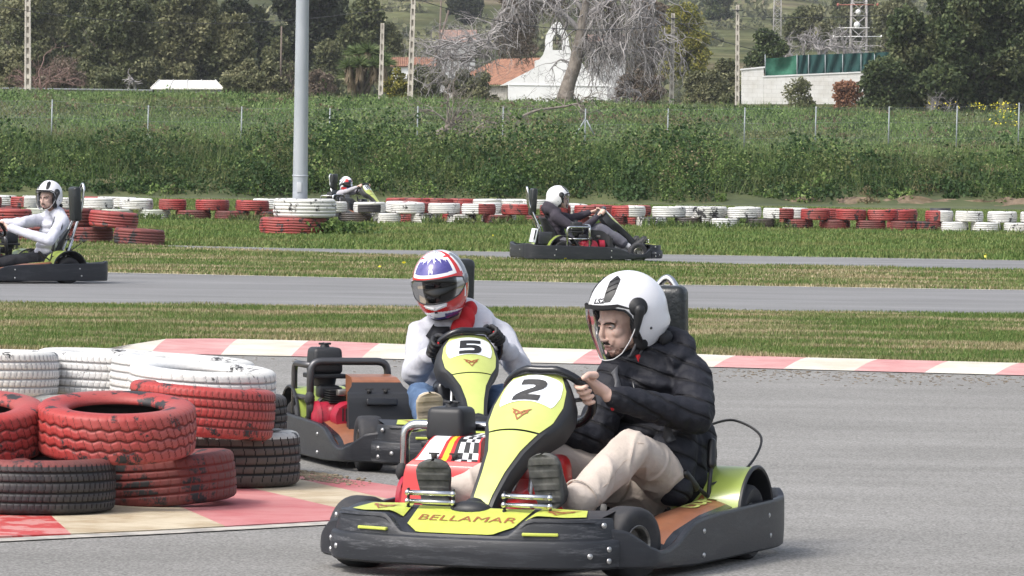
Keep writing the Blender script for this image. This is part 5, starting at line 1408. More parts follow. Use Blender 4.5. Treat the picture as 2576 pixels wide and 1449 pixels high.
me = sdf_mesh(mb, .006, 1, wrinkle(2, .004, 40)); setmats(me, [red_cl]); link("red_collar", me, P5_)
strap(P5_, [q5(1085, 812, -.245), q5(1120, 845, -.255), q5(1175, 880, -.27)], .045, (1, -.1, .2), cloth_blk, wrap=top5)
for s in "LR":
    g, t = J5["grip" + s]; a = (g - J5["wr" + s]).normalized()
    for i_ in range(3):
        mb = MB(); c = g + t * (i_ - 1) * .022 + Vector((.022, 0, .006)); mb.ell(c, (.004, .006, .008), n=8); mb.build("glove_patch", red_cl, P5_)
# ---------------------------------------------------------------- driver cut by the left edge
FZS[:] = [1.0, 0.0]
k = "left"; ql = lambda u, v, x: KL(k, u, v, x)
JL = pose(k, ql(124, 489, -.36), DL(k, -.50, -.86, -.08), ql(140, 530, -.44), ql(158, 558, -.44), ql(115, 552, -.42), ring(0), ring(178), pelvis=(-.42, .14, .22),
          elL=ql(125, 605, -.22), wrL=ql(35, 592, .02), elR=ql(55, 560, -.1), wrR=ql(5, 553, .10))
PL_, topL, troL, RL, HdL = make_person("person", k, JL, "driver in white zip top and open white helmet at the left picture edge",
    dict(near=False, bvox=.0065, vox=.009, beard=True, top=shirt_w, legs=cloth_blk, helmet="open", shoe=[sole_dark, shoe_blk], jr=.98, torso=.95, collar=True, seed=12, wr=.006, wf=18, topname="zip_top"))
mb = MB(); mb.tube([ql(138, 545, -.25), ql(130, 570, -.27)], .006, 5); mb.build("zip", mat("grey_zip", (.15, .17, .19), .5), PL_)
SNL = text2d("NL", .07, .1); mb = MB()
decal(mb, SNL, lambda x, y: ql(158 + 16 * x, 574 - 20 * y + 3 * x, -.44 + .02) + Vector((.03, .055, 0)), 0); o = mb.build("sleeve_lettering", ink, PL_)
sh = o.modifiers.new("w", "SHRINKWRAP"); sh.target = topL; sh.offset = .004; sh.wrap_method = "NEAREST_SURFACEPOINT"
# ---------------------------------------------------------------- driver on the far lane
k = "right"; qr = lambda u, v, x: KL(k, u, v, x)
JR = pose(k, (-.44, .13, .845), (1, -.10, -.05), (-.50, .13, .68), (-.50, .31, .60), (-.50, -.05, .58), ring(20), ring(160), pelvis=(-.42, .14, .20), elR=(-.22, -.17, .38), wrR=(-.02, -.12, .47), knR=(.07, -.10, .43), knL=(.08, .30, .42), anR=(.46, -.14, .20), anL=(.46, .22, .20), heelR=Vector((.56, -.15, .13)), toeR=Vector((.70, -.15, .33)), heelL=Vector((.56, .22, .13)), toeL=Vector((.68, .22, .33)))
PR_, topR, troR, RR, HdR = make_person("person", k, JR, "driver seen side-on in a dark top, grey shorts and open white helmet",
    dict(near=False, bvox=.0085, top=cloth_dark, legs=cloth_grey, helmet="open", shoe=[sole_dark, shoe_blk], hem=.80, hr=.066, tr=1.12, seed=15, wr=.006, wf=18, hood=True, topname="sweatshirt", legname="shorts"))
for s in "LR":
    mb = MB(); a, b_ = JR["kn" + s], JR["an" + s]; mb.caps(a.lerp(b_, .80), b_, .043, .040, m=0); so_ = mb.build("sock", sock_w, PR_)
    mb = MB()
    for f in (.84, .91): 
        c = a.lerp(b_, f); d = (b_ - a).normalized(); mb.cyl(c - d * .007, c + d * .007, .0445, n=16)
    mb.build("sock_stripe", ink, so_)
# ---------------------------------------------------------------- child driver beyond the barrier
k = "kid"
JK = pose(k, (-.40, .12, .70), (1, -.25, -.05), (-.46, .12, .55), (-.46, .26, .49), (-.46, -.02, .49), ring(30), ring(150), S=.85, pelvis=(-.40, .14, .18))
PK_, topK, troK, RK, HdK = make_person("person", k, JK, "child driver in a pale grey top and navy full-face helmet beyond the barrier",
    dict(near=False, s=.85, hs=1.18, bvox=.01, top=cloth_pale, legs=cloth_blk, helmet="kid", shoe=[sole_dark, shoe_blk], seed=20, wr=.005, wf=18, topname="sweatshirt"))
# ---------------------------------------------------------------- tyres
def paint_mat(name, paint, wear, under=(.022, .022, .024), scale=5, dirt=(.10, .075, .06), rough=.55):
    m, nt, b = nodes_of(name); MATS[name] = m
    n1 = noise_n(nt, scale, 8, .72); n2 = noise_n(nt, scale * 9, 4, .6); n3_ = noise_n(nt, 2.2, 3, .5)
    pc = ramp(nt, n2.outputs[0], [(.3, tuple(c * .80 for c in paint)), (.7, paint)])
    mask = ramp(nt, n1.outputs[0], [(wear, (1, 1, 1)), (wear + .035, (0, 0, 0))])
    dm = ramp(nt, n3_.outputs[0], [(.38, (0, 0, 0)), (.68, (.8, .8, .8))])
    c = mixc(nt, dm.outputs[0], pc.outputs[0], dirt); c = mixc(nt, mask.outputs[0], c, under)
    # dirt splashed up from the ground where the tyre touches it
    nt.links.new(c, b.inputs["Base Color"]); b.inputs["Roughness"].default_value = rough
    bp = N(nt, "ShaderNodeBump"); bp.inputs["Strength"].default_value = .35; bp.inputs["Distance"].default_value = .004
    nt.links.new(n2.outputs[0], bp.inputs["Height"]); nt.links.new(bp.outputs[0], b.inputs["Normal"]); return m
TRED = paint_mat("tyre_red_paint", (.35, .045, .042), .425, scale=7, dirt=(.25, .085, .075)); TRED2 = paint_mat("tyre_bright_red_paint", (.40, .042, .038), .42, scale=8, dirt=(.29, .09, .08))
TRDK = paint_mat("tyre_dark_worn_red_paint", (.23, .045, .042), .44, scale=4, dirt=(.09, .045, .04), rough=.7)
TWHT = paint_mat("tyre_white_paint", (.70, .70, .69), .40, scale=7, dirt=(.60, .59, .55)); TWWN = paint_mat("tyre_worn_white_paint", (.62, .62, .60), .47, scale=4, dirt=(.38, .37, .33))
TGRW = paint_mat("tyre_greenish_white_paint", (.50, .53, .48), .35, dirt=(.36, .38, .31))
TBLK = mat("tyre_black_rubber", (.024, .024, .028), .62, var=(.06, .055, .055), vs=7, vt=(.45, .7), bump=(40, .3, .003))
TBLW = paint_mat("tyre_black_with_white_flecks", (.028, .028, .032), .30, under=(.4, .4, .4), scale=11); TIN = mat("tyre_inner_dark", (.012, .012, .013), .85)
TBLR = paint_mat("tyre_black_with_red_flecks", (.028, .026, .030), .37, under=(.35, .05, .045), scale=7)
TCOL = {"r": TRED, "R": TRED2, "d": TRDK, "w": TWHT, "W": TWWN, "g": TGRW, "k": TBLK, "K": TBLW, "q": TBLR}
def tyre_mesh(R, Wd, n, style, mats, mi, near):
    """R outer radius, Wd width; axis +Z, sits on z=0"""
    h = Wd / 2; ri = R * .60
    pr = [(ri, -h * .72), (ri * 1.03, -h * .86), (R * .76, -h * .99), (R * .88, -h), (R * (.945 if near else .925), -h * .94), (R * (.978 if near else .95), -h * .85)]
    gro = {0: [-.5, -.17, .17, .5], 1: [-.42, 0, .42], 2: [-.55, -.2, .2, .55], 3: [-.6, -.3, 0, .3, .6]}[style]
    pts = []
    for g in gro: pts += [(g - .045, 0), (g - .03, 1), (g + .03, 1), (g + .045, 0)]
    ext = []
    last = -.78
    allz = [-.78] + [p[0] for p in pts] + [.78]; allg = [0] + [p[1] for p in pts] + [0]
    z2, g2 = [], []
    for i in range(len(allz)):
        z2.append(allz[i]); g2.append(allg[i])
        if near and i < len(allz) - 1 and allz[i + 1] - allz[i] > .12:
            for q in (1 / 3, 2 / 3): z2.append(allz[i] + (allz[i + 1] - allz[i]) * q); g2.append(0)
    gd = .0055 if near else .011
    prof = pr + [(R * (1 - (.014 if near else .04) * (z / .78) ** 2), h * z, g) for z, g in zip(z2, g2)] + [(r, -z) for r, z in reversed(pr)] + [(ri * .99, h * .6), (R * .80, h * .45), (R * .86, 0), (R * .80, -h * .45), (ri * .99, -h * .6)]
    K = len(prof); V = []; DK = []
    per = {0: 11, 1: 8, 2: 6, 3: 9}[style]
    for i in range(n):
        a = 2 * PI * i / n
        for k, q in enumerate(prof):
            dkf = False; r, z = q[0], q[1]; g = q[2] if len(q) > 2 else None; zz = z
            if g is not None:
                r -= g * gd
                if near:
                    sl = int(round(z / h * {0: 7, 1: 12, 2: 4, 3: 9}[style] * (1 if z > 0 or style == 1 else -1)))
                    if g == 0 and (i + sl) % per == 0: r -= .0035; dkf = True
                if style in (1, 3): zz = z + .0045 * math.sin(i * 2 * PI * (n // 8 if not near else n // 15) / n) * (1 if g is not None and abs(z) < h * .75 else 0)
            elif near and 3 <= k <= 5 or near and K - 11 <= k < K - 8:
                if i % per == 0: r -= .003
            V.append((r * math.cos(a), r * math.sin(a), zz + h)); DK.append(dkf)
    gk = np.array([(q[2] if len(q) > 2 else 0) for q in prof]); gn = np.roll(gk, -1); dk_ = np.array(DK).reshape(n, K)
    dark_f = ((gk + gn >= 1)[None, :] | dk_ | False).ravel()
    V = np.array(V); i, k = np.meshgrid(np.arange(n), np.arange(K), indexing="ij"); i2 = (i + 1) % n; k2 = (k + 1) % K
    F = np.stack([i * K + k, i2 * K + k, i2 * K + k2, i * K + k2], -1).reshape(-1, 4)
    c = V[F].mean(1); rr = np.hypot(c[:, 0], c[:, 1]); kk = np.tile(np.arange(K), n)
    ang = np.degrees(np.arctan2(c[:, 1], c[:, 0]))
    if mi == "two": m_ = np.where(np.abs(ang) < 90, 1, 0)            # colour split seen from the side
    elif mi == "top": m_ = np.where(c[:, 2] > Wd * .90, 1, 0)
    elif mi == "patch": m_ = np.where((np.abs(ang + 90) < 42) & (rr > R * .93) & (c[:, 2] < Wd * .8), 1, 0)
    else: m_ = np.zeros(len(F), int)
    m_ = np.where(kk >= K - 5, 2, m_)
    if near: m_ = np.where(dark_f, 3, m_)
    return npmesh("tyre", V, F, mats, True, m_)
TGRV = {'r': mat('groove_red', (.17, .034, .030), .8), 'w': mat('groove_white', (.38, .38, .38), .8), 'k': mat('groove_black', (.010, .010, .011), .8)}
_tc = {}
def tyre(x, y, z, R, Wd, code, label, group, tilt=0.0, tdir=0.0, near=False, style=0, spin=0.0, mi=None, second=None, squash=None, rand=True):
    key = (round(R, 3), round(Wd, 3), code, near, style, mi, second)
    if key not in _tc:
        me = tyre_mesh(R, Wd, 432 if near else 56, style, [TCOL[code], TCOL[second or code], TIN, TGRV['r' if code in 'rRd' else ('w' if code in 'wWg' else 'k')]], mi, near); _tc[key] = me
    o = link("tyre", _tc[key]); o.location = (x, y, z)
    M = Matrix.Rotation(tilt, 4, Vector((math.cos(tdir), math.sin(tdir), 0))) @ Matrix.Rotation(spin, 4, "Z")
    o.rotation_euler = M.to_euler()
    if squash: o.scale = squash
    tag(o, label, "tyre", group); return o
GN = "painted tyres piled on the near kerb"
def near_t(u, vb, zb, R, Wd, code, label, y=None, **kw):
    """bottom centre seen at u; ground depth from vb when zb=0"""
    p = P(u, vb, y) if y else G(u, vb, zb); tyre(p.x, p.y + (R if not y else 0), zb, R, Wd, code, label, GN, near=True, **kw)
Z1 = .215
near_t(68, 1297, .014, .325, .215, "k", "black tyre with red painted rim, bottom left of the near pile on the kerb", style=2, spin=.3, mi="top", second="d")
near_t(420, 1276, .014, .275, .20, "d", "dark worn red tyre squeezed at the bottom middle of the near pile", style=0, spin=.8, tilt=-.10, tdir=PI / 2)
near_t(566, 1229, .014, .31, .235, "q", "black tyre with white rim and red flecks at the near pile's right end", style=0, spin=.2, mi="top", second="W")
near_t(-140, 1295, .014, .325, .205, "d", "worn red tyre at the far left bottom of the near pile", style=0, spin=2)
near_t(276, 1150, .235, .325, .205, "R", "big bright red tyre lying on top of the near pile with its dark hole showing", style=1, spin=.5, tilt=.125, tdir=0.05)
near_t(-108, 1150, .225, .325, .205, "R", "bright red tyre on top of the near pile cut by the left picture edge", style=1, spin=1.7, tilt=.15, tdir=0)
near_t(490, 1104, .240, .318, .215, "R", "bright red tyre on the near pile's upper right, lapping over a flat white tyre", style=2, spin=1.1, tilt=.075, tdir=1.9)
def back_t(u, v, y, R, Wd, code, label, **kw):
    p = P(u, v, y); tyre(p.x, y, p.z, R, Wd, code, label, GN, near=True, **kw)
back_t(-35, 996, 22.9, .325, .205, "w", "white tyre at the back left of the near pile, cut by the picture edge", style=2, tilt=-.02)
back_t(262, 993, 23.3, .32, .20, "w", "white tyre with black scraped tread, second from the left in the pile's back row", style=2, spin=.9, tilt=.03, tdir=PI / 2, mi="patch", second="W")
back_t(455, 1008, 23.0, .325, .20, "w", "white tyre standing proud behind the upper right red tyre", style=0, spin=.4, tilt=.055, tdir=PI / 2)
back_t(505, 1030, 22.4, .325, .19, "w", "flat white tyre with its hole showing, tucked behind the upper right red tyre", style=0, spin=.4, tilt=.06, tdir=PI / 2 - .7)
back_t(60, 1100, 23.0, .325, .205, "W", "worn white tyre in the lower course at the back left of the near pile", style=0)
back_t(330, 1100, 23.2, .325, .205, "W", "worn white tyre in the lower course behind the big red tyre", style=0)
back_t(540, 1105, 23.0, .325, .205, "K", "black tyre with white flecks in the lower course behind the upper right red tyre", style=0)
# --- middle group behind the left kart
GM = "red tyres stacked behind the left kart"
def mid_t(u, v, y, R, code, label, g=GM, W_=.235, z=None, **kw):
    p = P(u, v, y); tyre(p.x, y, p.z if z is None else z, R, W_, code, label, g, style=kw.pop("style", 0), **kw)
mid_t(349, 617, 74, .375, "d", "dark red tyre, right end of the low stack behind the left kart", tilt=.05, tdir=PI / 2, z=0)
mid_t(226, 612, 75, .345, "d", "faded red tyre in the bottom course under the two stacked behind the left kart's headrest", z=0)
mid_t(284, 584, 74.6, .365, "r", "red tyre on top of the low stack, tilted down to the right", z=.235, tilt=.07, tdir=PI / 2)
mid_t(182, 572, 75, .32, "d", "deep red tyre on top of the low stack just behind the headrest", z=.235, W_=.27)
mid_t(96, 612, 75.2, .345, "d", "red tyre in the bottom course hidden behind the left driver's chest", z=0)
mid_t(45, 600, 75.4, .345, "d", "dull red tyre seen between the left driver's arms", z=0)
mid_t(20, 575, 75.8, .36, "R", "red tyre above the left driver's far arm at the picture edge", z=.235)
# --- truck tyres at the light pole
GP = "painted truck tyres round the foot of the light pole"
pp_ = G(742, 592); PY = pp_.y + .55
mid_t(738, 592, PY, .565, "r", "big red truck tyre lying on the grass round the foot of the light pole", GP, .285, z=0, style=3)
mid_t(766, 556, PY, .525, "w", "big white truck tyre lying on the red one round the light pole", GP, .31, z=.285, style=2)
# --- far barrier: (u left, u right, course, code)
def code_words(c, two):
    if two: return {"rw": "half red half white", "wr": "half white half red"}[two]
    return {"r": "red", "R": "bright red", "d": "dull worn red", "w": "white", "W": "worn white", "g": "greenish white", "k": "black", "K": "black and white", "q": "black"}[c]
ROWS = []
front_top = [(-78, 5, "r"), (24, 100, "rw"), (112, 196, "w"), (204, 286, "w"), (299, 385, "w"), (399, 470, "r"), (490, 578, "r"), (591, 678, "r"), (700, 776, "r"), (790, 875, "rw"), (888, 972, "Wk"), (982, 1069, "w"), (1076, 1159, "w"), (1160, 1248, "wr"), (1260, 1347, "R"), (1356, 1438, "r"), (1442, 1524, "r"), (1537, 1625, "Rw"), (1638, 1728, "w"), (1742, 1827, "W"), (1829, 1909, "w"), (1918, 1999, "wr"), (2012, 2090, "r"), (2101, 2181, "r"), (2181, 2262, "R"), (2327, 2399, "rw"), (2402, 2472, "w"), (2484, 2561, "w"), (2566, 2640, "w")]
front_bot = [(-24, 55, "d"), (62, 150, "g"), (168, 243, "g"), (250, 337, "g"), (346, 430, "g"), (438, 534, "d"), (540, 631, "d"), (642, 722, "d"), (745, 830, "k"), (849, 935, "K"), (937, 1010, "w"), (1032, 1110, "W"), (1123, 1200, "W"), (1214, 1290, "d"), (1318, 1398, "d"), (1408, 1485, "r"), (1500, 1580, "d"), (1600, 1680, "W"), (1696, 1768, "K"), (1783, 1862, "w"), (1875, 1952, "K"), (1970, 2048, "d"), (2064, 2140, "d"), (2152, 2230, "d"), (2238, 2312, "d"), (2312, 2360, "d"), (2364, 2437, "w"), (2440, 2518, "w"), (2523, 2600, "w")]
back_top = [(-45, 44, "w"), (53, 135, "w"), (206, 290, "rw"), (270, 345, "w"), (625, 730, "w"), (780, 835, "r"), (966, 1060, "w"), (1008, 1086, "r"), (1110, 1190, "r"), (1195, 1262, "w"), (1262, 1330, "w"), (1400, 1482, "w"), (1484, 1552, "r"), (1560, 1640, "r"), (1700, 1760, "w"), (1752, 1830, "w"), (1850, 1912, "w"), (1970, 2030, "w"), (2050, 2120, "r"), (2225, 2310, "r")]
far_top = [(985, 1030, "r"), (1022, 1078, "r"), (1072, 1135, "r"), (1131, 1200, "r"), (1195, 1256, "w"), (1257, 1318, "w"), (1320, 1372, "w")]
def course(entries, zc, y0, name, R0=.32, jy=.35):
    n = len(entries)
    for i, (a, b_, c) in enumerate(entries):
        uc = (a + b_) / 2; y = y0(uc); p = P(uc, 540, y); s = FPX / y; R = min(.345, max(.27, (b_ - a) / 2 / s * .985)) if jy else R0
        yj = y + random.uniform(-.12, .12)
        two = c if c in ("rw", "wr", "Rw") else None; cc = c[0]; mi = None; sec = None; spin = random.uniform(0, 6.28)
        if two: mi = "two"; sec = {"w": "r", "r": "w", "R": "w"}[cc]; spin = 0; two = "rw" if cc in "rR" else "wr"
        if c == "Wk": mi = "patch"; sec = "k"; cc = "w"; spin = 0
        if cc == "K": mi = None; spin = 0
        R = round(R / .015) * .015
        # label: position counted from landmarks
        if uc < 752: ref = "left of light pole"; k_ = sum(1 for e in entries if uc < (e[0] + e[1]) / 2 < 752) + 1
        elif uc < 1400: ref = "right of light pole"; k_ = sum(1 for e in entries if 752 < (e[0] + e[1]) / 2 < uc) + 1
        elif uc < 1500: ref = "behind far kart"; k_ = sum(1 for e in entries if 1400 <= (e[0] + e[1]) / 2 < uc) + 1
        else: ref = "right of far kart"; k_ = sum(1 for e in entries if 1500 < (e[0] + e[1]) / 2 < uc) + 1
        ordn = {1: "first", 2: "second", 3: "third", 4: "fourth", 5: "fifth", 6: "sixth", 7: "seventh", 8: "eighth", 9: "ninth", 10: "tenth", 11: "eleventh", 12: "twelfth", 13: "thirteenth", 14: "fourteenth"}[k_]
        lab = f"{code_words(cc, two)} tyre, {ordn} {ref}, far barrier's {name}"
        tl = random.uniform(-.03, .03) if zc > 0 else 0
        t = tyre(p.x, yj, zc, R, .205, cc, lab, "painted tyres of the far barrier", mi=mi, second=sec, spin=spin, style=random.choice([0, 2]), tilt=tl + (random.uniform(-.06, .06) if name.startswith("rear") else 0), tdir=random.uniform(0, 3))
yf = lambda u: np.interp(u, [0, 1300, 2576], [98.5, 97.6, 96.6])
course(front_bot, -.012, lambda u: yf(u) - .05, "front lower course")
course(front_top, .192, yf, "front upper course")
course(back_top, .192, lambda u: yf(u) + 1.1 + (1.2 if u < 750 else 0), "rear upper course")
course(far_top, .192, lambda u: 106.5, "distant upper course", jy=0)
back_low = [(-30, 55, "d"), (60, 140, "w"), (215, 300, "w"), (640, 715, "r"), (985, 1070, "r"), (1110, 1190, "r"), (1210, 1300, "w"), (1420, 1500, "w"), (1560, 1640, "r"), (1720, 1800, "w"), (1960, 2040, "r"), (2060, 2140, "r"), (2230, 2310, "r")]
course(back_low, -.012, lambda u: yf(u) + 1.1 + (1.2 if u < 750 else 0), "rear lower course")
# dark trough lying on the grass near the bank
mb = MB(); p = P(2365, 541, 122)
mb.lathe([(.06, .02), (.16, .0), (.235, .04), (.25, .17), (.225, .17), (.20, .06), (.0, .05)], (p.x, 122, 0.0), (0, 0, 1), 24, 0); o = mb.build("rubber_tub", mat("tub_black", (.03, .032, .038), .6)); tag(o, "dark rubber tub standing on the grass by the bank on the right", "tub")
# ---------------------------------------------------------------- light pole
pole_m = mat("pole_grey_paint", (.36, .39, .43), .45, var=(.30, .33, .37), vs=3, stretch=(1, 1, .3), bump=(3, .2, .01)); 
b0 = P(754, 560, PY)
lp = empty("light_pole", (b0.x, PY, 0), 0, "tall pale grey steel light pole rising from two painted truck tyres", "light pole")
mb = MB(); rb_ = 19 * PY / FPX; rt_ = 16.3 * PY / FPX
mb.lathe([(rb_, 0), (rb_ * .985, 1), (rb_ * .93, 2.2), (rt_, 3.95), (rt_ * .8, 7)], (0, 0, 0), (0, 0, 1), 32, 0); mb.build("pole_shaft", pole_m, lp)
mb = MB(); mb.box((-.01, -rb_ - .004, .78), (.075, .012, .16), None, 0, .004); mb.build("access_hatch", mat("hatch_pale", (.48, .50, .53), .5), lp)
mb = MB(); mb.lathe([(rb_ + .006, .0), (rb_ + .006, .02), (rb_, .022)], (0, 0, .96), (0, 0, 1), 32, 0); mb.build("pole_collar", pole_m, lp)
# ---------------------------------------------------------------- vegetation helpers
def leaves(name, pts, size, m, parent=None, seed=0, mi=None, aspect=.6, up=None, fold=False, svar=.5, kind=None, label=None, cat=None, group=None):
    """pts (n,3); each leaf one quad (rhombus) of random orientation"""
    rg = np.random.default_rng(seed); n = len(pts)
    a = rg.normal(size=(n, 3)); 
    if up is not None: a[:, 2] += up
    a /= np.linalg.norm(a, axis=1)[:, None]; b = rg.normal(size=(n, 3)); b -= a * (b * a).sum(1)[:, None]; b /= np.linalg.norm(b, axis=1)[:, None]
    s = (np.asarray(size) * (1 - svar / 2 + svar * rg.random(n)))[:, None]
    V = np.empty((n, 4, 3)); V[:, 0] = pts - a * s * .5; V[:, 1] = pts + b * s * aspect * .5; V[:, 2] = pts + a * s * .5; V[:, 3] = pts - b * s * aspect * .5
    F = np.arange(n * 4).reshape(-1, 4); o = link(name, npmesh(name, V.reshape(-1, 3), F, m, False, mi), parent); tag(o, label, cat, group, kind); return o
def crown_pts(lobes, n, rg, shell=.72, jag=.22):
    """points near the surfaces of ellipsoid lobes: (cx,cy,cz,rx,ry,rz)"""
    L = np.array(lobes, float); w_ = (L[:, 3] * L[:, 5] + L[:, 4] * L[:, 5]); k = rg.choice(len(L), n, p=w_ / w_.sum()); d = rg.normal(size=(n, 3)); d /= np.linalg.norm(d, axis=1)[:, None]
    jg = 1 + jag * np.sin(d[:, 0] * 9 + k * 1.7) * np.sin(d[:, 2] * 8 + k * 2.3) + jag * .5 * np.sin(d[:, 1] * 17 + d[:, 2] * 15 + k)
    r = (shell + (1 - shell) * rg.random(n) ** .6) * jg; return L[k, :3] + d * L[k, 3:] * r[:, None]
def lobes_for(w_, h, dpt, n, rg, z0=0.0, fill=1.0, rs=.30):
    out = []; base = min(w_, h)
    for i in range(n):
        t = rg.random(); env = math.sqrt(max(.05, 1 - ((t - .34) / .72) ** 2)); a = rg.random() * 2 * PI; rr = rg.random() ** .42
        r = rs * (.55 + .6 * rg.random()) * base * .62
        out.append((math.cos(a) * rr * env * (w_ * .5 - r * .8), math.sin(a) * rr * env * dpt * .4, z0 + r * .5 + t * (h - r * 1.3), r, r * .9, r * .85))
    out.append((0, 0, z0 + h * .40, w_ * .30, dpt * .3, h * .36)); return out
G1 = [(.045, .06, .028), (.085, .10, .045), (.15, .17, .08)]; DARK = [(.018, .027, .015), (.035, .046, .022), (.07, .08, .036)]
OLIVE = [(.10, .108, .05), (.19, .19, .10), (.33, .32, .18)]; CAROB = [(.03, .05, .022), (.065, .095, .038), (.145, .18, .075)]
lf_dark = leafmat("leaf_dark_pine", DARK); lf_olive = leafmat("leaf_olive", OLIVE, patch=G1, ps=.25); lf_mid = leafmat("leaf_mid", G1 + [(.12, .125, .05)], patch=OLIVE, ps=.2)
lf_carob = leafmat("leaf_carob", CAROB, patch=[(.05, .06, .025), (.11, .12, .05), (.17, .17, .085)], ps=.5, pt=(.5, .66)); lf_brown = leafmat("leaf_brown", [(.09, .075, .05), (.16, .125, .09), (.24, .19, .15)])
lf_yel = leafmat("leaf_yellow_green", [(.09, .11, .02), (.20, .20, .04), (.32, .28, .06)]); lf_rust = leafmat("leaf_rust", [(.16, .07, .035), (.30, .15, .09), (.38, .22, .14)])
bark = mat("bark_grey", (.16, .13, .11), .95, var=(.09, .075, .06), vs=3, bump=(12, .6, .03)); barkp = mat("bark_pale", (.26, .23, .20), .95, var=(.15, .125, .105), vs=2.5, bump=(10, .6, .03)); twigm = mat("twig_grey", (.36, .34, .335), .95, var=(.20, .185, .18), vs=1.2)
def tree(name, u0, u1, vt, vb, y, m, label, n=9000, ls=.30, lob=26, cat="tree", group="trees behind the field", trunk=True, seed=1, rs=.30, shell=.6, wob=1.0, bias=0, tm=None, thick=.035):
    rg = np.random.default_rng(seed); s = FPX / y; uc = (u0 + u1) / 2; base = P(uc, vb, y); top = P(uc, vt, y); x = base.x; z0 = tzf(x, y) if vb > 200 else base.z
    z0 = min(z0, base.z); h = top.z - z0; base.z = z0 if vb > 200 else base.z; w_ = (u1 - u0) / s; t = empty(name, (x, y, z0), 0, label, cat, group)
    hh = base.z - z0
    L = lobes_for(w_, h - hh, w_ * .7, int(lob * 1.7), rg, hh, rs=rs)
    p = crown_pts(L, n, rg, shell); p = p[p[:, 2] > max(0.02, hh * .6)]; leaves("crown", p, ls, m, t, seed)
    if trunk:
        mb = MB(); k0 = max(.05, w_ * thick)
        mb.tube([(0, 0, -.2), (rg.normal() * .1, 0, h * .22), (rg.normal() * .25, rg.normal() * .2, h * .5), (rg.normal() * .4, 0, h * .75)], [k0 * 1.3, k0, k0 * .7, k0 * .3], 7)
        for q in L[:6]: mb.tube([(0, 0, h * .18), (q[0] * .5, q[1] * .5, q[2] * .6), (q[0], q[1], q[2])], [k0 * .6, k0 * .4, k0 * .12], 5)
        mb.build("trunk", tm or bark, t)
    return t
def bare(mb, p, d, L, r, depth, rg, droop=.0, spread=.6, nmin=2, nmax=3, taper=.62, seg=3, wig=.28):
    p = Vector(p); d = Vector(d).normalized(); pts = [p.copy()]; rs = [r]
    for i in range(seg):
        d = (d + Vector(rg.normal(size=3)) * wig + Vector((0, 0, -droop * (i + 1) / seg))).normalized(); p = p + d * L / seg; pts.append(p.copy()); rs.append(r * (1 - (1 - taper) * (i + 1) / seg))
    mb.tube(pts, rs, 6 if r > .06 else (4 if r > .02 else 3), caps=False)
    if depth <= 0: return
    for k in range(int(rg.integers(nmin, nmax + 1))):
        q = pts[int(rg.integers(1, seg + 1))] if k else pts[-1]; nd = (d + Vector(rg.normal(size=3)) * spread).normalized(); bare(mb, q, nd, L * float(rg.uniform(.6, .9)), r * float(rg.uniform(.5, .68)), depth - 1, rg, droop, spread, nmin, nmax, taper, seg, wig)
# ---------------------------------------------------------------- bank and field undergrowth
def wedge(rg, n, y0, y1, dens=None, m=1.5):
    y = y0 + (y1 - y0) * rg.random(n); x = (rg.random(n) * 2 - 1) * y * .1 * m - 0; return x, y
lf_bank = leafmat("bank_leaves", [(.03, .065, .016), (.06, .115, .028), (.105, .17, .045), (.18, .25, .075)], .6, .3, patch=[(.035, .05, .018), (.07, .09, .032), (.13, .145, .055), (.22, .22, .10)], ps=.28, pt=(.44, .60))
lf_field = leafmat("field_leaves", [(.065, .12, .035), (.11, .19, .055), (.17, .26, .08), (.26, .35, .13)], .65, .3, patch=[(.06, .075, .028), (.115, .12, .05), (.18, .165, .075), (.28, .25, .13)], ps=.14, pt=(.48, .62))
rg = np.random.default_rng(21)
# mounds of brush on the bank face
def clumps(rg, cx, cy, rad, hgt, per, kind_p):
    """leaf points over dome shaped clumps; returns points and a kind per leaf"""
    n = len(cx); k = np.repeat(np.arange(n), per); m = len(k); d = rg.normal(size=(m, 3)); d /= np.linalg.norm(d, axis=1)[:, None]; d[:, 2] = np.abs(d[:, 2])
    jag = 1 + .22 * np.sin(d[:, 0] * 7 + k) + .15 * np.sin(d[:, 2] * 13 + k * 2.1); r = (.62 + .38 * rg.random(m) ** .5) * jag
    x = cx[k] + d[:, 0] * rad[k] * r; y = cy[k] + d[:, 1] * rad[k] * r; z = tz(x, y) * .5 + tz(cx, cy)[k] * .5 + d[:, 2] * hgt[k] * r - .03
    return np.stack([x, y, z], 1), rg.choice(len(kind_p), n, p=kind_p)[k], k
lfb1 = lf_bank; lfb2 = leafmat("bank_leaves_dark", [(.018, .042, .012), (.036, .075, .022), (.065, .115, .036)], .6, .25); lfb3 = leafmat("bank_leaves_light", [(.07, .13, .03), (.12, .20, .05), (.19, .27, .08), (.27, .33, .12)], .6, .3); lfb4 = leafmat("bank_stems_dry", [(.10, .09, .04), (.20, .17, .09), (.30, .25, .15)], .7, .25)
cx, cy = wedge(rg, 1980, 138.3, 152); rad = rg.uniform(.18, .75, len(cx)) * np.interp(cy, [138, 141, 152], [.7, 1, 1.2]); hg = rad * rg.uniform(.7, 1.5, len(cx)) * np.interp(fbm(cx, cy * 0, 2.2, 33), [-.4, .4], [.5, 1.7])
edge_r = np.clip((cx - 4) / 8, 0, 1) * (cy < 139.0); kp = rg.random(len(cx)) > edge_r * .85; cx, cy, rad, hg = cx[kp], cy[kp], rad[kp], hg[kp]
pts, kd, kk_ = clumps(rg, cx, cy, rad, hg, 150, [.36, .42, .14, .08])
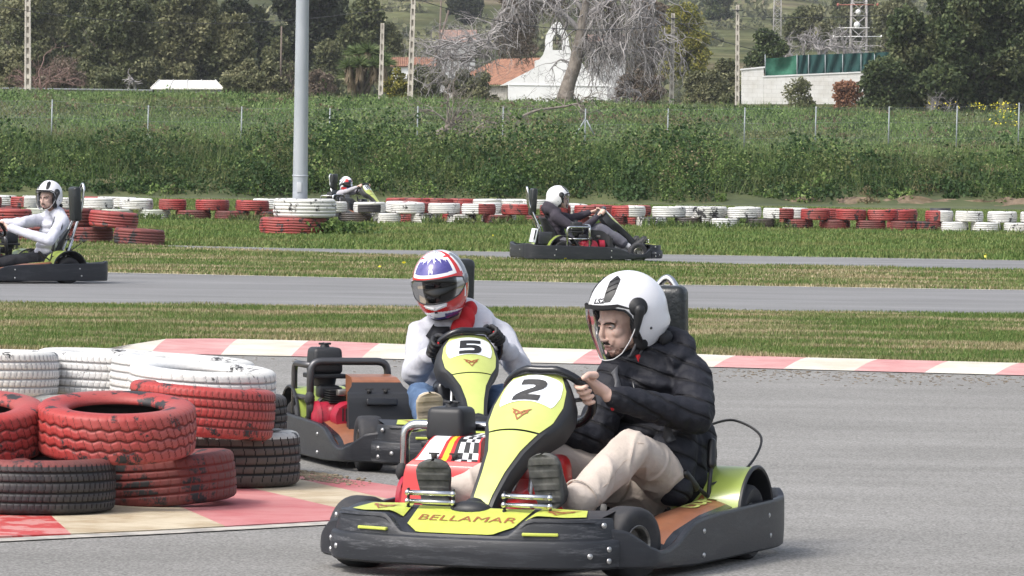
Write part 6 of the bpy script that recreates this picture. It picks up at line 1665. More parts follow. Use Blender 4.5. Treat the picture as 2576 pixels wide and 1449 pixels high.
leaves("bank_undergrowth", pts, np.array([.085, .10, .075, .06])[kd] * (.7 + .6 * np.random.default_rng(2).random(len(cx)))[kk_], [lfb1, lfb2, lfb3, lfb4], mi=kd, seed=3, aspect=.7, up=.3, kind="stuff", label="dense green brambles and weeds covering the bank behind the tyre barrier", cat="undergrowth")
x, y = wedge(rg, 80000, 138.2, 153); k = ~((x > 4.5) & (y < 139.2)); x, y = x[k], y[k]; zz = tz(x, y) + .25 * rg.random(len(x)); leaves("bank_ground_cover", np.stack([x, y, zz], 1), .08, lfb2, seed=13, aspect=.7, up=.3, kind="stuff", label="low dark leaves between the brambles on the bank", cat="undergrowth")
lff2 = leafmat("field_leaves_dark", [(.03, .06, .018), (.055, .095, .028), (.09, .14, .045)], .65, .25); lff3 = leafmat("field_leaves_grey", [(.09, .12, .06), (.16, .20, .10), (.25, .28, .16)], .65, .25); lff4 = leafmat("field_stems_brown", [(.08, .06, .035), (.15, .115, .07), (.24, .19, .12)], .7, .25)
cx, cy = wedge(rg, 4700, 150, 285); keepf = rg.random(len(cx)) < np.interp(cy, [150, 225, 232, 264, 266, 300], [.7, .7, 1, 1, .25, .25]); cx, cy = cx[keepf], cy[keepf]; rad = rg.uniform(.25, 1.1, len(cx)); hg = rad * rg.uniform(.35, .8, len(cx)) * np.interp(cy, [150, 165, 230, 262, 300], [.9, .7, .7, .7, .7])
pts, kd, kk_ = clumps(rg, cx, cy, rad, hg, 75, [.38, .22, .26, .14]); uu = pts[:, 0] / pts[:, 1] * FPX + CX
brn = (uu < 420) & (pts[:, 1] < 235) & (fbm(pts[:, 0], pts[:, 1] * .2, 2.5, 21) > .05); kd[brn] = 3
leaves("field_weeds", pts, np.interp(pts[:, 1], [150, 300], [.12, .19]), [lf_field, lff2, lff3, lff4], mi=kd, seed=4, aspect=.5, up=.6, kind="stuff", label="tall rough weeds on the sloping field beyond the wire fence", cat="weeds")
x, y = wedge(rg, 170000, 150, 275); zz = tz(x, y) + .22 * rg.random(len(x)); leaves("field_ground_cover", np.stack([x, y, zz], 1), np.interp(y, [150, 300], [.10, .18]), lf_field, seed=14, aspect=.45, up=.9, kind="stuff", label="low green plants over the sloping field", cat="weeds")
# long blades on bank and field
def bf(rg, n): return wedge(rg, n, 139, 160)
blades("bank_grass", bf, 39000, .55, .022, lf_bank, "long grass stems among the brambles on the bank", 31, tz_=True, cat="grass", lean=.8)
def bf2(rg, n): return wedge(rg, n, 160, 268)
blades("field_grass", bf2, 65000, .42, .04, lf_field, "long grass stems on the sloping field", 32, tz_=True, cat="grass", lean=.7)
# earth scarp on the right and small scars
scarp = mat("bare_earth", (.20, .145, .10), .95, var=(.11, .085, .05), vs=1.6, vt=(.42, .62), bump=(6, .8, .05))
mb = MB()
def sf(u, v):
    x_ = 4.9 + 13 * u; y_ = 138.35 + .6 * v + .25 * noise.noise(Vector((x_ * 1.3, v * 2, 1))); z = v * (.12 + .20 * min(1, u * 2)) * min(1, .1 + u * 4) * (.7 + .9 * abs(noise.noise(Vector((x_ * .7, 0, 4))))) + .06 * noise.noise(Vector((x_ * 4, v * 5, 3))) - .02
    return (x_, y_ - .35, z)
mb.grid(sf, 90, 10); tag(mb.build("earth_scarp", scarp), kind="structure")
# weeds round barrier feet and edges of lanes
def foot(rg, n):
    uu = rg.random(n) * 34 - 17; y_ = 97.2 - .35 + rg.normal(size=n) * .35; k = fbm(uu, y_ * 0, 1.3, 6) > .05; return uu[k], y_[k]
blades("barrier_weeds", foot, 9000, .16, .03, lf_bank, "weeds growing round the feet of the far tyre barrier", 41, lean=.9)
xs_, ys_ = foot(np.random.default_rng(5), 5000); leaves("barrier_ground_ivy", np.stack([xs_, ys_, .02 + .10 * RNG.random(len(xs_))], 1), .07, lf_bank, seed=8, up=.8, kind="stuff", label="low leafy weeds at the foot of the far tyre barrier", cat="weeds")
px = b0.x; pts = np.stack([px + .62 + .25 * RNG.normal(size=900), PY - .2 + .25 * RNG.normal(size=900), .22 * RNG.random(900)], 1); leaves("weed_clump", pts, .08, lf_bank, seed=9, up=.5, label="dark green weed clump beside the truck tyres at the light pole", cat="weeds", kind="stuff")
# yellow flowers
fy_ = mat("yellow_petals", (.70, .62, .03), .6)
pts = []
for (u0, u1, v0, v1, n) in ((2490, 2560, 255, 315, 90), (2320, 2460, 256, 272, 35), (2440, 2530, 258, 276, 60), (1990, 2300, 500, 700, 0)):
    for i in range(n):
        u = random.uniform(u0, u1); v = random.uniform(v0, v1); yy = float(np.interp(v, [250, 320], [262, 232])); p = P(u, v, yy); pts.append((p.x, yy, max(p.z, tzf(p.x, yy) + .2)))
leaves("yellow_flowers", np.array(pts), .10, fy_, seed=2, up=.5, kind="stuff", label="bright yellow wild flowers on the field at the right edge", cat="flowers")
pts = [tuple(G(u, v, .06)) for u, v in ((1422, 650), (2160 * .0 + 2480, 640), (955, 670), (1016, 660), (1240, 532 + 60), (2478, 645))]
leaves("yellow_flowers", np.array(pts), .05, fy_, seed=3, up=.6, kind="stuff", label="single yellow flowers dotted on the grass by the far lane", cat="flowers")
# ---------------------------------------------------------------- wire fence
galv = mat("galvanised_steel", (.30, .33, .34), .6, .3)
fp_ = [(130, 250, 335), (372, 265, 350), (607, 268, 366), (829, 272, 378), (1050, 267, 345), (1265, 268, 385), (1472, 273, 362), (1680, 273, 360), (1873, 270, 365), (2052, 268, 365), (2236, 268, 355), (2407, 266, 360), (2563, 258, 362)]
us_ = [-130] + [q[0] for q in fp_] + [2710]; FE = empty("wire_fence", (0, 190, 1.2), 0, "galvanised wire mesh fence on thin steel posts crossing the weedy bank", "fence")
posts = []
for i, u in enumerate(us_):
    y = float(np.interp(u, [130, 2563], [161, 232])); vt = float(np.interp(u, [q[0] for q in fp_], [q[1] for q in fp_])); t = P(u, vt, y); g = tzf(t.x, y) - .1; lean = Vector((.0, 0, 0))
    mb = MB(); mb.tube([(t.x, y - 190, g - 1.2), (t.x + .02, y - 190, t.z - 1.2)], .024 * y / 180, 8); mb.build("fence_post", galv, FE); posts.append((t.x, y - 190, g - 1.2, t.z - 1.2))
mb = MB()
for a, b_ in zip(posts[:-1], posts[1:]):
    for f in (.97, .66, .34): mb.tube([(a[0], a[1], a[2] + (a[3] - a[2]) * f), (b_[0], b_[1], b_[2] + (b_[3] - b_[2]) * f)], .0035, 3)
mb.build("tension_wire", galv, FE)
meshm = mat("chain_link_wire", (.20, .23, .23), .6, .3); V = []; F = []
for a, b_ in zip(posts[:-1], posts[1:]):
    A = Vector((a[0], a[1], a[2])); B = Vector((b_[0], b_[1], b_[2])); ha = a[3] - a[2]; hb = b_[3] - b_[2]; n_ = 22
    for k in range(-n_, n_):
        for sg in (1, -1):
            t0, t1 = k / n_, (k + 8) / n_; z0, z1 = (0, 1) if sg > 0 else (1, 0); c0, c1 = max(t0, 0), min(t1, 1)
            if c1 <= c0: continue
            def pt(t):
                f = (t - t0) / (t1 - t0); z = z0 + (z1 - z0) * f; q = A.lerp(B, t); return Vector((q.x, q.y, q.z + (ha + (hb - ha) * t) * z * .97))
            p0, p1 = pt(c0), pt(c1); n = len(V); w_ = Vector((0, 0, .0045)); V += [p0 - w_, p0 + w_, p1 + w_, p1 - w_]; F.append((n, n + 1, n + 2, n + 3))
link("chain_link", npmesh("chain_link", np.array([tuple(v) for v in V]), np.array(F), meshm), FE)
for (ua, va, ub, vb_, y) in ((1472, 300, 1434, 362, 196), (1476, 302, 1496, 342, 196.5)):
    a = P(ua, va, y); b_ = P(ub, vb_, y); mb = MB(); mb.tube([a - Vector((0, 190, 1.2)), b_ - Vector((0, 190, 1.2))], .026, 8); mb.build("fence_brace", galv, FE)
mb = MB(); a = P(375, 348, 168.0); mb.box(a - Vector((0, 190, 1.2)), (.17, .02, .27)); mb.build("fence_sign", mat("sign_pale", (.42, .43, .42), .6), FE)
# ---------------------------------------------------------------- utility poles
conc = mat("pole_concrete", (.58, .54, .47), .9, var=(.44, .40, .35), vs=1.2, bump=(8, .4, .02)); wood = mat("pole_wood", (.15, .12, .10), .9); insu = mat("insulator_dark", (.05, .05, .055), .5); cablem = mat("overhead_cable", (.06, .06, .065), .6)
def upole(ut, vt, ub, vb, y, w0, m, label, notch=True, arms=True):
    t = P(ut, vt, y); b_ = P(ub, vb, y); g = min(b_.z, tzf(b_.x, y)) - .2; s = FPX / y; w0 /= s; r = empty("utility_pole", (b_.x, y, g), 0, label, "utility pole", "utility poles behind the field")
    mb = MB(); H = t.z - g; dx = (t.x - b_.x) * H / max(.1, t.z - b_.z)
    if notch:
        n_ = int(H / .55); 
        mb.box((dx * .5, w0 * .25, H * .5), (w0 * .8, w0 * .12, H * .995), Matrix.Rotation(math.atan2(dx, H), 3, 'Y'))
        for k in range(n_):
            z0 = H * k / n_; z1 = H * (k + 1) / n_; w_ = w0 * (1.12 - .3 * k / n_); x = dx * (k + .5) / n_
            mb.box((x - w_ * .36, 0, (z0 + z1) / 2), (w_ * .28, w_ * .8, (z1 - z0) * 1.001)); mb.box((x + w_ * .36, 0, (z0 + z1) / 2), (w_ * .28, w_ * .8, (z1 - z0) * 1.001)); mb.box((x, 0, z0 + (z1 - z0) * .2), (w_ * .46, w_ * .66, (z1 - z0) * .42))
    else: mb.tube([(0, 0, 0), (dx, 0, H)], [w0 / 2 * 1.1, w0 / 2 * .85], 10)
    mb.build("pole_shaft", m, r)
    if arms:
        mb = MB(); mb.box((dx, -.1, H - .35), (.10, .2, .12)); mb.tube([(dx - .3, -.1, H - .3), (dx + .3, -.1, H - .3)], .03, 6); mb.build("bracket", insu, r)
    return Vector((b_.x + dx, y, t.z - .3))
pA = upole(70, -140, 70, 240, 275, 15, conc, "tall concrete utility pole near the left edge beside a bare reddish tree", arms=False)
pB = upole(962, 58, 957, 240, 272, 11, conc, "short pale concrete pole just right of the shaggy yucca", arms=False)
pC = upole(1041, -60, 1031, 240, 275, 13, conc, "concrete pole in front of the orange roof, left of the chapel", arms=True)
pD = upole(1693, 33, 1689, 242, 288, 11, conc, "concrete ladder-faced pole right of the big dead tree")
pE = upole(1856, 12, 1855, 245, 285, 10, conc, "concrete pole at the left end of the white block wall")
pF = upole(1104, 26, 1060, 180, 300, 6, wood, "thin pole leaning against the pole left of the chapel", notch=False, arms=False)
pG = upole(1107, 0, 1101, 160, 310, 5, wood, "thin dark pole behind the leaning one left of the chapel", notch=False, arms=False)
pH = upole(708, 66, 706, 180, 300, 5, wood, "short wooden pole in front of the dark pines left of the light pole", notch=False, arms=False)
def cable(a, b_, sag, label, r=.014):
    a, b_ = Vector(a), Vector(b_); mb = MB(); mb.tube([a.lerp(b_, k / 16) - Vector((0, 0, sag * 4 * (k / 16) * (1 - k / 16))) for k in range(17)], r, 4); o = mb.build("overhead_cable", cablem); tag(o, label, "cable", "overhead cables")
cable(P(1041, -5, 275), P(1693, 60, 285), .9, "dark cable sagging from the pole left of the chapel towards the ladder-faced pole", .02)
cable(P(1693, 48, 285), P(1900, 125, 290), .2, "dark cable running down to the right from the ladder-faced pole", .022)
cable(P(1693, 60, 285), P(1856, 40, 285), .15, "thin cable between the two concrete poles right of the dead tree")
cable(P(1856, 40, 285), P(2600, -8, 300), .5, "thin cable leaving the block-wall pole towards the right")
cable(P(1856, 60, 285), P(2230, 130, 300), .3, "thin cable sagging from the block-wall pole behind the net screen")
cable(P(-30, 12, 262), P(1041, 10, 275), 1.0, "long thin cable crossing in front of the dark pines")
# ---------------------------------------------------------------- chapel
lime = mat("whitewash", (.80, .80, .80), .85, var=(.70, .70, .69), vs=.6, bump=(3, .3, .03)); tile, nt, b = nodes_of("roof_tiles"); MATS["roof_tiles"] = tile
n1 = noise_n(nt, 2.2, 6, .7); r1 = ramp(nt, n1.outputs[0], [(.3, (.12, .07, .05)), (.5, (.25, .12, .075)), (.7, (.34, .19, .125))]); nt.links.new(r1.outputs[0], b.inputs["Base Color"]); b.inputs["Roughness"].default_value = .9
def tiled(mb, a0, a1, b0_, b1, n, r=.09, m=0, down=14):
    """roof plane: ridge a0->a1, eave b0->b1; n columns of barrel tiles"""
    def f(u, v):
        p = a0.lerp(a1, u).lerp(b0_.lerp(b1, u), v); nn = (a1 - a0).cross(b0_ - a0).normalized(); nn = nn if nn.z > 0 else -nn
        return p + nn * (r * abs(math.sin(PI * u * n)) + .02 * ((v * down) % 1))
    mb.grid(f, n * 6, down * 2, m)
CYY = 330.0; s_ = FPX / CYY
cz0 = tzf(P(1400, 240, CYY).x, CYY) - .3
ch_ = empty("chapel", (P(1400, 240, CYY).x, CYY, cz0), 0, "small white chapel with a belfry gable and orange tiled roof behind the dead tree", "chapel")
O_ = Vector((P(1400, 240, CYY).x, CYY, cz0))
def cp(u, v, dy=0): return P(u, v, CYY + dy) - O_
outl = [(1278, 262), (1278, 214), (1257, 216), (1330, 179), (1345, 170), (1345, 153), (1356, 150), (1366, 138), (1372, 120), (1371, 104), (1374, 87), (1388, 64), (1401, 54), (1408, 56), (1421, 73), (1430, 95), (1433, 120), (1440, 138), (1452, 148), (1454, 157), (1466, 160), (1472, 171), (1479, 182), (1530, 212), (1541, 218), (1527, 220), (1527, 266)]
pts = [cp(u, v) for u, v in outl]
mb = MB(); fr = lambda x, z, t: Vector((x, t, z))
from mathutils.geometry import tessellate_polygon
hole = [(1390, 126), (1390, 98), (1393, 89), (1402, 84), (1411, 89), (1414, 98), (1414, 126)]
hp = [cp(u, v) for u, v in hole]
tess = tessellate_polygon([[Vector((p.x, p.z, 0)) for p in pts], [Vector((p.x, p.z, 0)) for p in hp]])
allp = pts + hp; n = len(allp); vs = [Vector((p.x, -.2, p.z)) for p in allp] + [Vector((p.x, .25, p.z)) for p in allp]
fs = [tuple(t) for t in tess] + [tuple(i + n for i in t[::-1]) for t in tess]
k = len(pts)
for i in range(k): j = (i + 1) % k; fs.append((i, j, n + j, n + i))
for i in range(len(hp)): j = (i + 1) % len(hp); fs.append((k + i, k + j, n + k + j, n + k + i))
mb.add(vs, fs, 0, False); fw = mb.build("front_wall", lime, ch_)
mb = MB(); mb.lathe([(0, .34), (.06, .32), (.10, .22), (.13, .08), (.19, 0), (.15, 0), (.0, .06)], cp(1402, 112) + Vector((0, 0, 0)), (0, 0, 1), 16, 0); mb.tube([cp(1390, 101), cp(1414, 101)], .035, 6); mb.build("bell", mat("bell_bronze", (.06, .05, .035), .5, .6), fw)
# nave
dv = Vector((-3.9, 11, 0)); eL = cp(1262, 214, .3); eR = cp(1536, 217, .3); rg_ = cp(1402, 146, .3)
mb = MB(); tiled(mb, rg_, rg_ + dv, eL, eL + dv, 26); tiled(mb, rg_, rg_ + dv, eR, eR + dv, 26); mb.build("roof", tile, ch_)
mb = MB()
for e in (cp(1280, 216, .3), cp(1526, 220, .3)): mb.add([Vector((e.x, e.y, -.3)), Vector((e.x, e.y, e.z)), e + dv, Vector((e.x + dv.x, e.y + dv.y, -.3))], [(0, 1, 2, 3)], 0, False)
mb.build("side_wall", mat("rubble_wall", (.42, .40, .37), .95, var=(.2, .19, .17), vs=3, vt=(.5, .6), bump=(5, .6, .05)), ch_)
# ledge line
mb = MB(); a = cp(1280, 213); b_ = cp(1526, 217); mb.box(((a.x + b_.x) / 2, -.225, (a.z + b_.z) / 2), (b_.x - a.x, .05, .05)); mb.build("cornice", lime, fw)
# ---------------------------------------------------------------- other buildings
def house(name, u0, u1, vr, ve, vb, y, label, roof_m, wall_m, dx=0, depth=6, group=None, n=22, cat="house"):
    c = P((u0 + u1) / 2, vb, y); z0 = min(c.z, tzf(c.x, y)) - .3; h = empty(name, (c.x, y, z0), 0, label, cat, group); o = Vector((c.x, y, z0))
    r0, r1 = P(u0 + dx, vr, y + depth / 2) - o, P(u1 - dx, vr, y + depth / 2) - o; e0, e1 = P(u0, ve, y) - o, P(u1, ve, y) - o
    mb = MB(); tiled(mb, r0, r1, e0, e1, n, .06); f0, f1 = e0 + Vector((0, depth, 0)), e1 + Vector((0, depth, 0)); mb.add([r0, r1, f1, f0], [(0, 1, 2, 3)], 0, False); mb.build("roof", roof_m, h)
    mb = MB(); a, b_ = e0 + Vector((.15, .2, -.02)), e1 + Vector((-.15, .2, -.02)); dp = Vector((0, depth - .4, 0))
    mb.add([Vector((a.x, a.y, 0)), Vector((b_.x, b_.y, 0)), b_, a, Vector((a.x, a.y, 0)) + dp, Vector((b_.x, b_.y, 0)) + dp, b_ + dp, a + dp, r0 + Vector((.15, 0, -.04)), r1 + Vector((-.15, 0, -.04))], [(0, 1, 2, 3), (4, 7, 6, 5), (0, 3, 8, 7, 4), (1, 5, 6, 9, 2)], 0, False); mb.build("wall", wall_m, h)
    return h
house("house", 982, 1098, 145, 168, 240, 345, "low white house with an orange tiled roof behind the yellow-green bush", tile, lime, dx=0)
pinkt = mat("pinkish_old_tiles", (.34, .22, .18), .9, var=(.24, .16, .13), vs=1, bump=(2, .5, .05)); grw = mat("pale_grey_render", (.50, .50, .51), .9, var=(.38, .38, .38), vs=.8)
house("house", 1104, 1200, 76, 106, 150, 430, "far house with a pinkish roof and pale grey wall, up behind the leaning pole", pinkt, grw, depth=7)
house("house", 1478, 1580, 88, 112, 150, 440, "far house with a pinkish roof seen through the dead tree's right branches", pinkt, grw, depth=7)
white_metal = mat("white_sheet_roof", (.82, .80, .74), .5, var=(.7, .68, .62), vs=.5)
c = P(460, 240, 292); z0 = tzf(c.x, 292) - .4; hut = empty("shed", (c.x, 292, z0), 0, "low shed with a white sheet-metal roof left of the light pole", "shed"); o_ = Vector((c.x, 292, z0))
mb = MB(); q = [P(401, 201, 296) - o_, P(542, 202, 296) - o_, P(560, 222, 291.6) - o_, P(379, 222, 291.6) - o_]; qq = [v + Vector((0, 0, -.06)) for v in q]; mb.add(q + qq, [(0, 3, 2, 1), (4, 5, 6, 7), (0, 1, 5, 4), (1, 2, 6, 5), (2, 3, 7, 6), (3, 0, 4, 7)], 0, False)
for f in (0, .25, .5, .75, 1): mb.tube([q[0].lerp(q[1], f) + Vector((0, 0, .02)), q[3].lerp(q[2], f) + Vector((0, 0, .02))], .035, 5)
mb.build("roof", white_metal, hut)
mb = MB(); a, b_ = P(392, 224, 292) - o_, P(548, 224, 292) - o_; mb.box(((a.x + b_.x) / 2, 2.0, a.z / 2), (b_.x - a.x, 4, a.z)); mb.build("wall", grw, hut)
# long pale wall on the left
c = P(190, 232, 290); mb = MB(); a, b_ = P(-60, 222, 290), P(384, 225, 290); z0 = min(a.z, b_.z) - 1.6
mb.box(((a.x + b_.x) / 2, 290, (a.z + z0) / 2), (b_.x - a.x, .2, a.z - z0)); wl = mb.build("low_wall", mat("dull_white_wall", (.40, .40, .40), .9, var=(.28, .28, .29), vs=.5)); tag(wl, "long low pale wall at the left, in front of the big trees", "wall")
mb = MB(); mb.box(((a.x + b_.x) / 2, 289.85, a.z + .03), (b_.x - a.x, .5, .07)); mb.build("wall_coping", mat("coping_grey", (.30, .31, .34), .8), wl)
# white block wall with net screen
blk, nt, b = nodes_of("white_block_wall"); MATS["blk"] = blk
tc = N(nt, "ShaderNodeTexCoord"); mp = N(nt, "ShaderNodeMapping"); mp.inputs["Rotation"].default_value = (PI / 2, 0, 0); br = N(nt, "ShaderNodeTexBrick"); br.inputs["Scale"].default_value = 1; br.inputs["Brick Width"].default_value = .55; br.inputs["Row Height"].default_value = .24; br.inputs["Mortar Size"].default_value = .012
br.inputs["Color1"].default_value = (.80, .79, .77, 1); br.inputs["Color2"].default_value = (.74, .73, .71, 1); br.inputs["Mortar"].default_value = (.64, .63, .61, 1); nt.links.new(tc.outputs["Object"], mp.inputs[0]); nt.links.new(mp.outputs[0], br.inputs["Vector"])
nz = noise_n(nt, .9, 6, .7); rr = ramp(nt, nz.outputs[0], [(.3, (.80, .78, .74)), (.6, (1, 1, 1))]); nt.links.new(mixc(nt, 1, br.outputs[0], rr.outputs[0], "MULTIPLY"), b.inputs["Base Color"]); b.inputs["Roughness"].default_value = .9
WY = 298.0; c = P(2000, 244, WY); bw = empty("block_wall", (c.x, WY, c.z - 1), 0, "white painted concrete block wall stepping down behind the field on the right", "wall"); ow = Vector((c.x, WY, c.z - 1))
def wallseg(name, pts, thick, m, parent, dy=0):
    mb = MB(); ps = [P(u, v, WY + dy) - ow for u, v in pts]; n = len(ps); vs = [Vector((p.x, p.y - thick / 2, p.z)) for p in ps] + [Vector((p.x, p.y + thick / 2, p.z)) for p in ps]
    mb.add(vs, [tuple(range(n)), tuple(reversed(range(n, 2 * n)))] + [(i, n + i, n + (i + 1) % n, (i + 1) % n) for i in range(n)], 0, False); return mb.build(name, m, parent)
wallseg("wall_section", [(1865, 262), (1865, 177), (1921, 171), (1921, 262)], .2, blk, bw)
wallseg("wall_section", [(1921.5, 262), (1921.5, 194), (2200, 182), (2200, 262)], .2, blk, bw)
wallseg("wall_coping", [(1862, 177), (1862, 173), (1924, 167), (1924, 171)], .3, lime, bw); wallseg("wall_coping", [(1918, 194.5), (1918, 191), (2200, 178.5), (2200, 182)], .3, lime, bw, .01)
netg = mat("green_shade_net", (.022, .11, .07), .9, var=(.035, .15, .095), vs=1.2, bump=(2, .8, .1)); nett = mat("teal_shade_net", (.010, .050, .048), .9, var=(.014, .065, .06), vs=.8, bump=(2, .6, .1))
c2 = P(2080, 190, WY + .3); ns = empty("net_screen", (c2.x, WY + .3, c2.z), 0, "green and dark teal shade netting on posts above the white block wall", "screen"); on = Vector((c2.x, WY + .3, c2.z))
def net(u0, u1, vt0, vt1, vb0, vb1, m, sag=0):
    mb = MB()
    def f(a, t):
        u = u0 + (u1 - u0) * a; vt = vt0 + (vt1 - vt0) * a + sag * math.sin(PI * a) * .4; vb = vb0 + (vb1 - vb0) * a; p = P(u, vt + (vb - vt) * t, WY + .3) - on; p.y += .08 * math.sin(a * 9 + t * 4) + (.3 * math.sin(PI * a) * math.sin(PI * t) if sag else 0); return p
    mb.grid(f, 16, 8); mb.build("net_panel", m, ns)
net(1925, 2004, 146, 139, 192, 190, netg, 6)
pu = [2005, 2034, 2076, 2120, 2166, 2200, 2260]
for a, b_ in zip(pu[:-1], pu[1:]): net(a + 1, b_ - 1, 139 - (a - 2005) * .035, 139 - (b_ - 2005) * .035, 189 - (a - 2005) * .04, 189 - (b_ - 2005) * .04, nett)
for u in [1925] + pu: mb = MB(); mb.tube([P(u, 194, WY + .22) - on, P(u, 137, WY + .22) - on], .03, 6); mb.build("screen_post", galv, ns)
# ---------------------------------------------------------------- lattice masts
def mast(ul, ur, vt, vb, y, label, m, dishes=False):
    s = FPX / y; c = P((ul + ur) / 2, vb, y); t = P((ul + ur) / 2, vt, y); w_ = (ur - ul) / s; r = empty("lattice_mast", (c.x, y, c.z - 3), 0, label, "mast", "lattice masts on the hillside"); H = t.z - c.z + 3; mb = MB()
    cs = [(-w_ / 2, -w_ / 2), (w_ / 2, -w_ / 2), (w_ / 2, w_ / 2), (-w_ / 2, w_ / 2)]
    for x_, y_ in cs: mb.tube([(x_ * 1.15, y_ * 1.15, 0), (x_ * .9, y_ * .9, H)], w_ * .055, 5)
    n_ = int(H / (w_ * .9)) + 1
    for k in range(n_):
        z0, z1 = H * k / n_, H * (k + 1) / n_
        for i in range(4):
            a, b_ = cs[i], cs[(i + 1) % 4]
            if k % 2: a, b_ = b_, a
            mb.tube([(a[0], a[1], z0), (b_[0], b_[1], z1)], w_ * .032, 4); mb.tube([(a[0], a[1], z0), (b_[0], b_[1], z0)], w_ * .028, 4)
    mb.build("lattice", m, r)
    if dishes:
        for (du, v, sz) in ((0, 30, .6), (-3, 62, .7)): 
            q = P((ul + ur) / 2 + du, v, y - 1) - Vector((c.x, y, c.z - 3)); mb = MB(); mb.lathe([(0, .1), (sz * .35, .05), (sz * .5, -.1), (sz * .48, -.12), (0, .04)], q, (0, -1, .1), 20, 0); mb.build("dish", lime, r)
        for v, L in ((12, 50), (70, 72), (92, 60)): 
            a = P(2158 - L, v, y - 1) - Vector((c.x, y, c.z - 3)); b_ = P(2158 + L, v, y - 1) - Vector((c.x, y, c.z - 3)); mb = MB(); mb.tube([a, b_], .05, 6); 
            for e in (a, b_): mb.ell(e, (.14, .14, .2), n=8)
            mb.build("antenna_arm", lime if v > 20 else mat("antenna_red", (.35, .12, .09), .7), r)
mastw = mat("mast_pale", (.36, .345, .335), .8)
mast(1946, 1964, -60, 84, 520, "slim grey lattice mast rising out of the picture right of the block-wall pole", mastw)
mast(2140, 2178, -60, 135, 560, "broad red and white lattice mast with dishes above the net screen", mastw, True)
# ---------------------------------------------------------------- trees
sd = 50
def T_(*a, **k):
    global sd; sd += 1; return tree(*a, seed=sd, **k)
BG = "trees behind the field"
# dark pine wood behind (each its own tree)
T_("pine_tree", 640, 900, -70, 235, 400, lf_dark, "very dark pine behind the shaggy yucca and light pole", n=16000, ls=.42, lob=24, rs=.26)
T_("pine_tree", 500, 730, -70, 235, 395, lf_dark, "very dark pine directly left of the light pole", n=15000, ls=.42, lob=24, rs=.26)
T_("pine_tree", 830, 1020, -10, 200, 380, lf_mid, "rounded olive-green pine behind the short pale pole", n=15000, ls=.30, lob=24, rs=.24)
T_("pine_tree", 760, 880, 95, 235, 370, lf_mid, "low dusky pine behind the yucca's left side", n=7000, ls=.28, lob=14)
T_("eucalyptus_tree", 170, 420, -80, 228, 330, lf_olive, "tall grey-green eucalyptus in the middle of the left wood", n=26000, ls=.26, lob=34, rs=.20, tm=barkp)
T_("eucalyptus_tree", 320, 560, -80, 235, 345, lf_mid, "tall dark eucalyptus with a leaning pale trunk behind the shed", n=24000, ls=.28, lob=32, rs=.21, tm=barkp)
T_("eucalyptus_tree", -60, 190, -70, 215, 350, lf_olive, "tall pale olive eucalyptus at the left edge", n=20000, ls=.26, lob=30, rs=.2, tm=barkp)
T_("leafy_tree", 500, 650, 25, 195, 345, lf_olive, "pale olive tree crown over the shed's right end", n=13000, ls=.25, lob=20, rs=.22)
T_("bush", 530, 735, 148, 240, 300, lf_olive, "rounded olive bush between the shed and the light pole", n=13000, ls=.20, lob=18, rs=.24, cat="bush", group="bushes behind the field", thick=.012)
T_("bush", -30, 90, 120, 235, 300, lf_olive, "yellowish bush at the foot of the left edge trees", n=7000, ls=.22, lob=14, cat="bush", group="bushes behind the field", thick=.012)
T_("bush", 90, 215, 140, 235, 308, lf_brown, "brown half-bare bush behind the left utility pole", n=4500, ls=.17, lob=12, cat="bush", group="bushes behind the field", thick=.012)
T_("bush", 190, 330, 165, 235, 315, lf_mid, "dark bush beneath the grey-green eucalyptus", n=7000, ls=.24, lob=12, cat="bush", group="bushes behind the field", thick=.012)
T_("bush", 956, 1030, 165, 240, 290, lf_yel, "yellow-green ivy bush between the two concrete poles", n=5000, ls=.16, lob=10, cat="bush", group="bushes behind the field", thick=.012)
T_("bush", 1015, 1130, 160, 240, 300, lf_mid, "dark green bush in front of the orange-roofed house", n=8000, ls=.2, lob=14, cat="bush", group="bushes behind the field", thick=.012)
T_("bush", 1110, 1262, 172, 240, 305, lf_mid, "dull green bush hiding the chapel's left side", n=9000, ls=.2, lob=14, cat="bush", group="bushes behind the field", thick=.012)
T_("carob_tree", 2215, 2640, -110, 243, 290, lf_carob, "huge dark green carob tree at the right edge", n=60000, ls=.27, lob=60, rs=.17, shell=.7)
T_("carob_tree", 2150, 2300, 130, 243, 286, lf_carob, "lower dark green tree skirt beside the block wall", n=12000, ls=.22, lob=18)
T_("olive_tree", 1960, 2110, 12, 120, 480, lf_olive, "grey olive tree on the slope left of the broad mast", n=9000, ls=.3, lob=16)
T_("leafy_tree", 1650, 1800, 0, 200, 380, lf_yel, "sparse yellowish tree right of the dead tree", n=8000, ls=.24, lob=18)
T_("leafy_tree", 2050, 2230, -40, 120, 600, lf_mid, "dusky tree behind the broad mast", n=8000, ls=.4, lob=16)
T_("bush", 1870, 1990, 72, 185, 330, lf_carob, "dark bush behind the block wall's left end", n=9000, ls=.22, lob=14, cat="bush", group="bushes behind the field", thick=.012)
T_("bush", 1700, 1850, 175, 245, 320, lf_olive, "dry pale bush between the two right concrete poles", n=8000, ls=.2, lob=14, cat="bush", group="bushes behind the field", thick=.012)
T_("bush", 1780, 1870, 140, 235, 340, lf_mid, "green bush left of the block-wall pole", n=5000, ls=.22, lob=10, cat="bush", group="bushes behind the field", thick=.012)
T_("bush", 2085, 2178, 200, 250, 290, lf_rust, "rusty brown dead bush in front of the block wall", n=5000, ls=.15, lob=10, cat="bush", group="bushes behind the field", thick=.012)
T_("bush", 1955, 2060, 190, 250, 282, lf_mid, "thin green bush in front of the block wall", n=2600, ls=.15, lob=10, cat="bush", group="bushes behind the field", thick=.012)
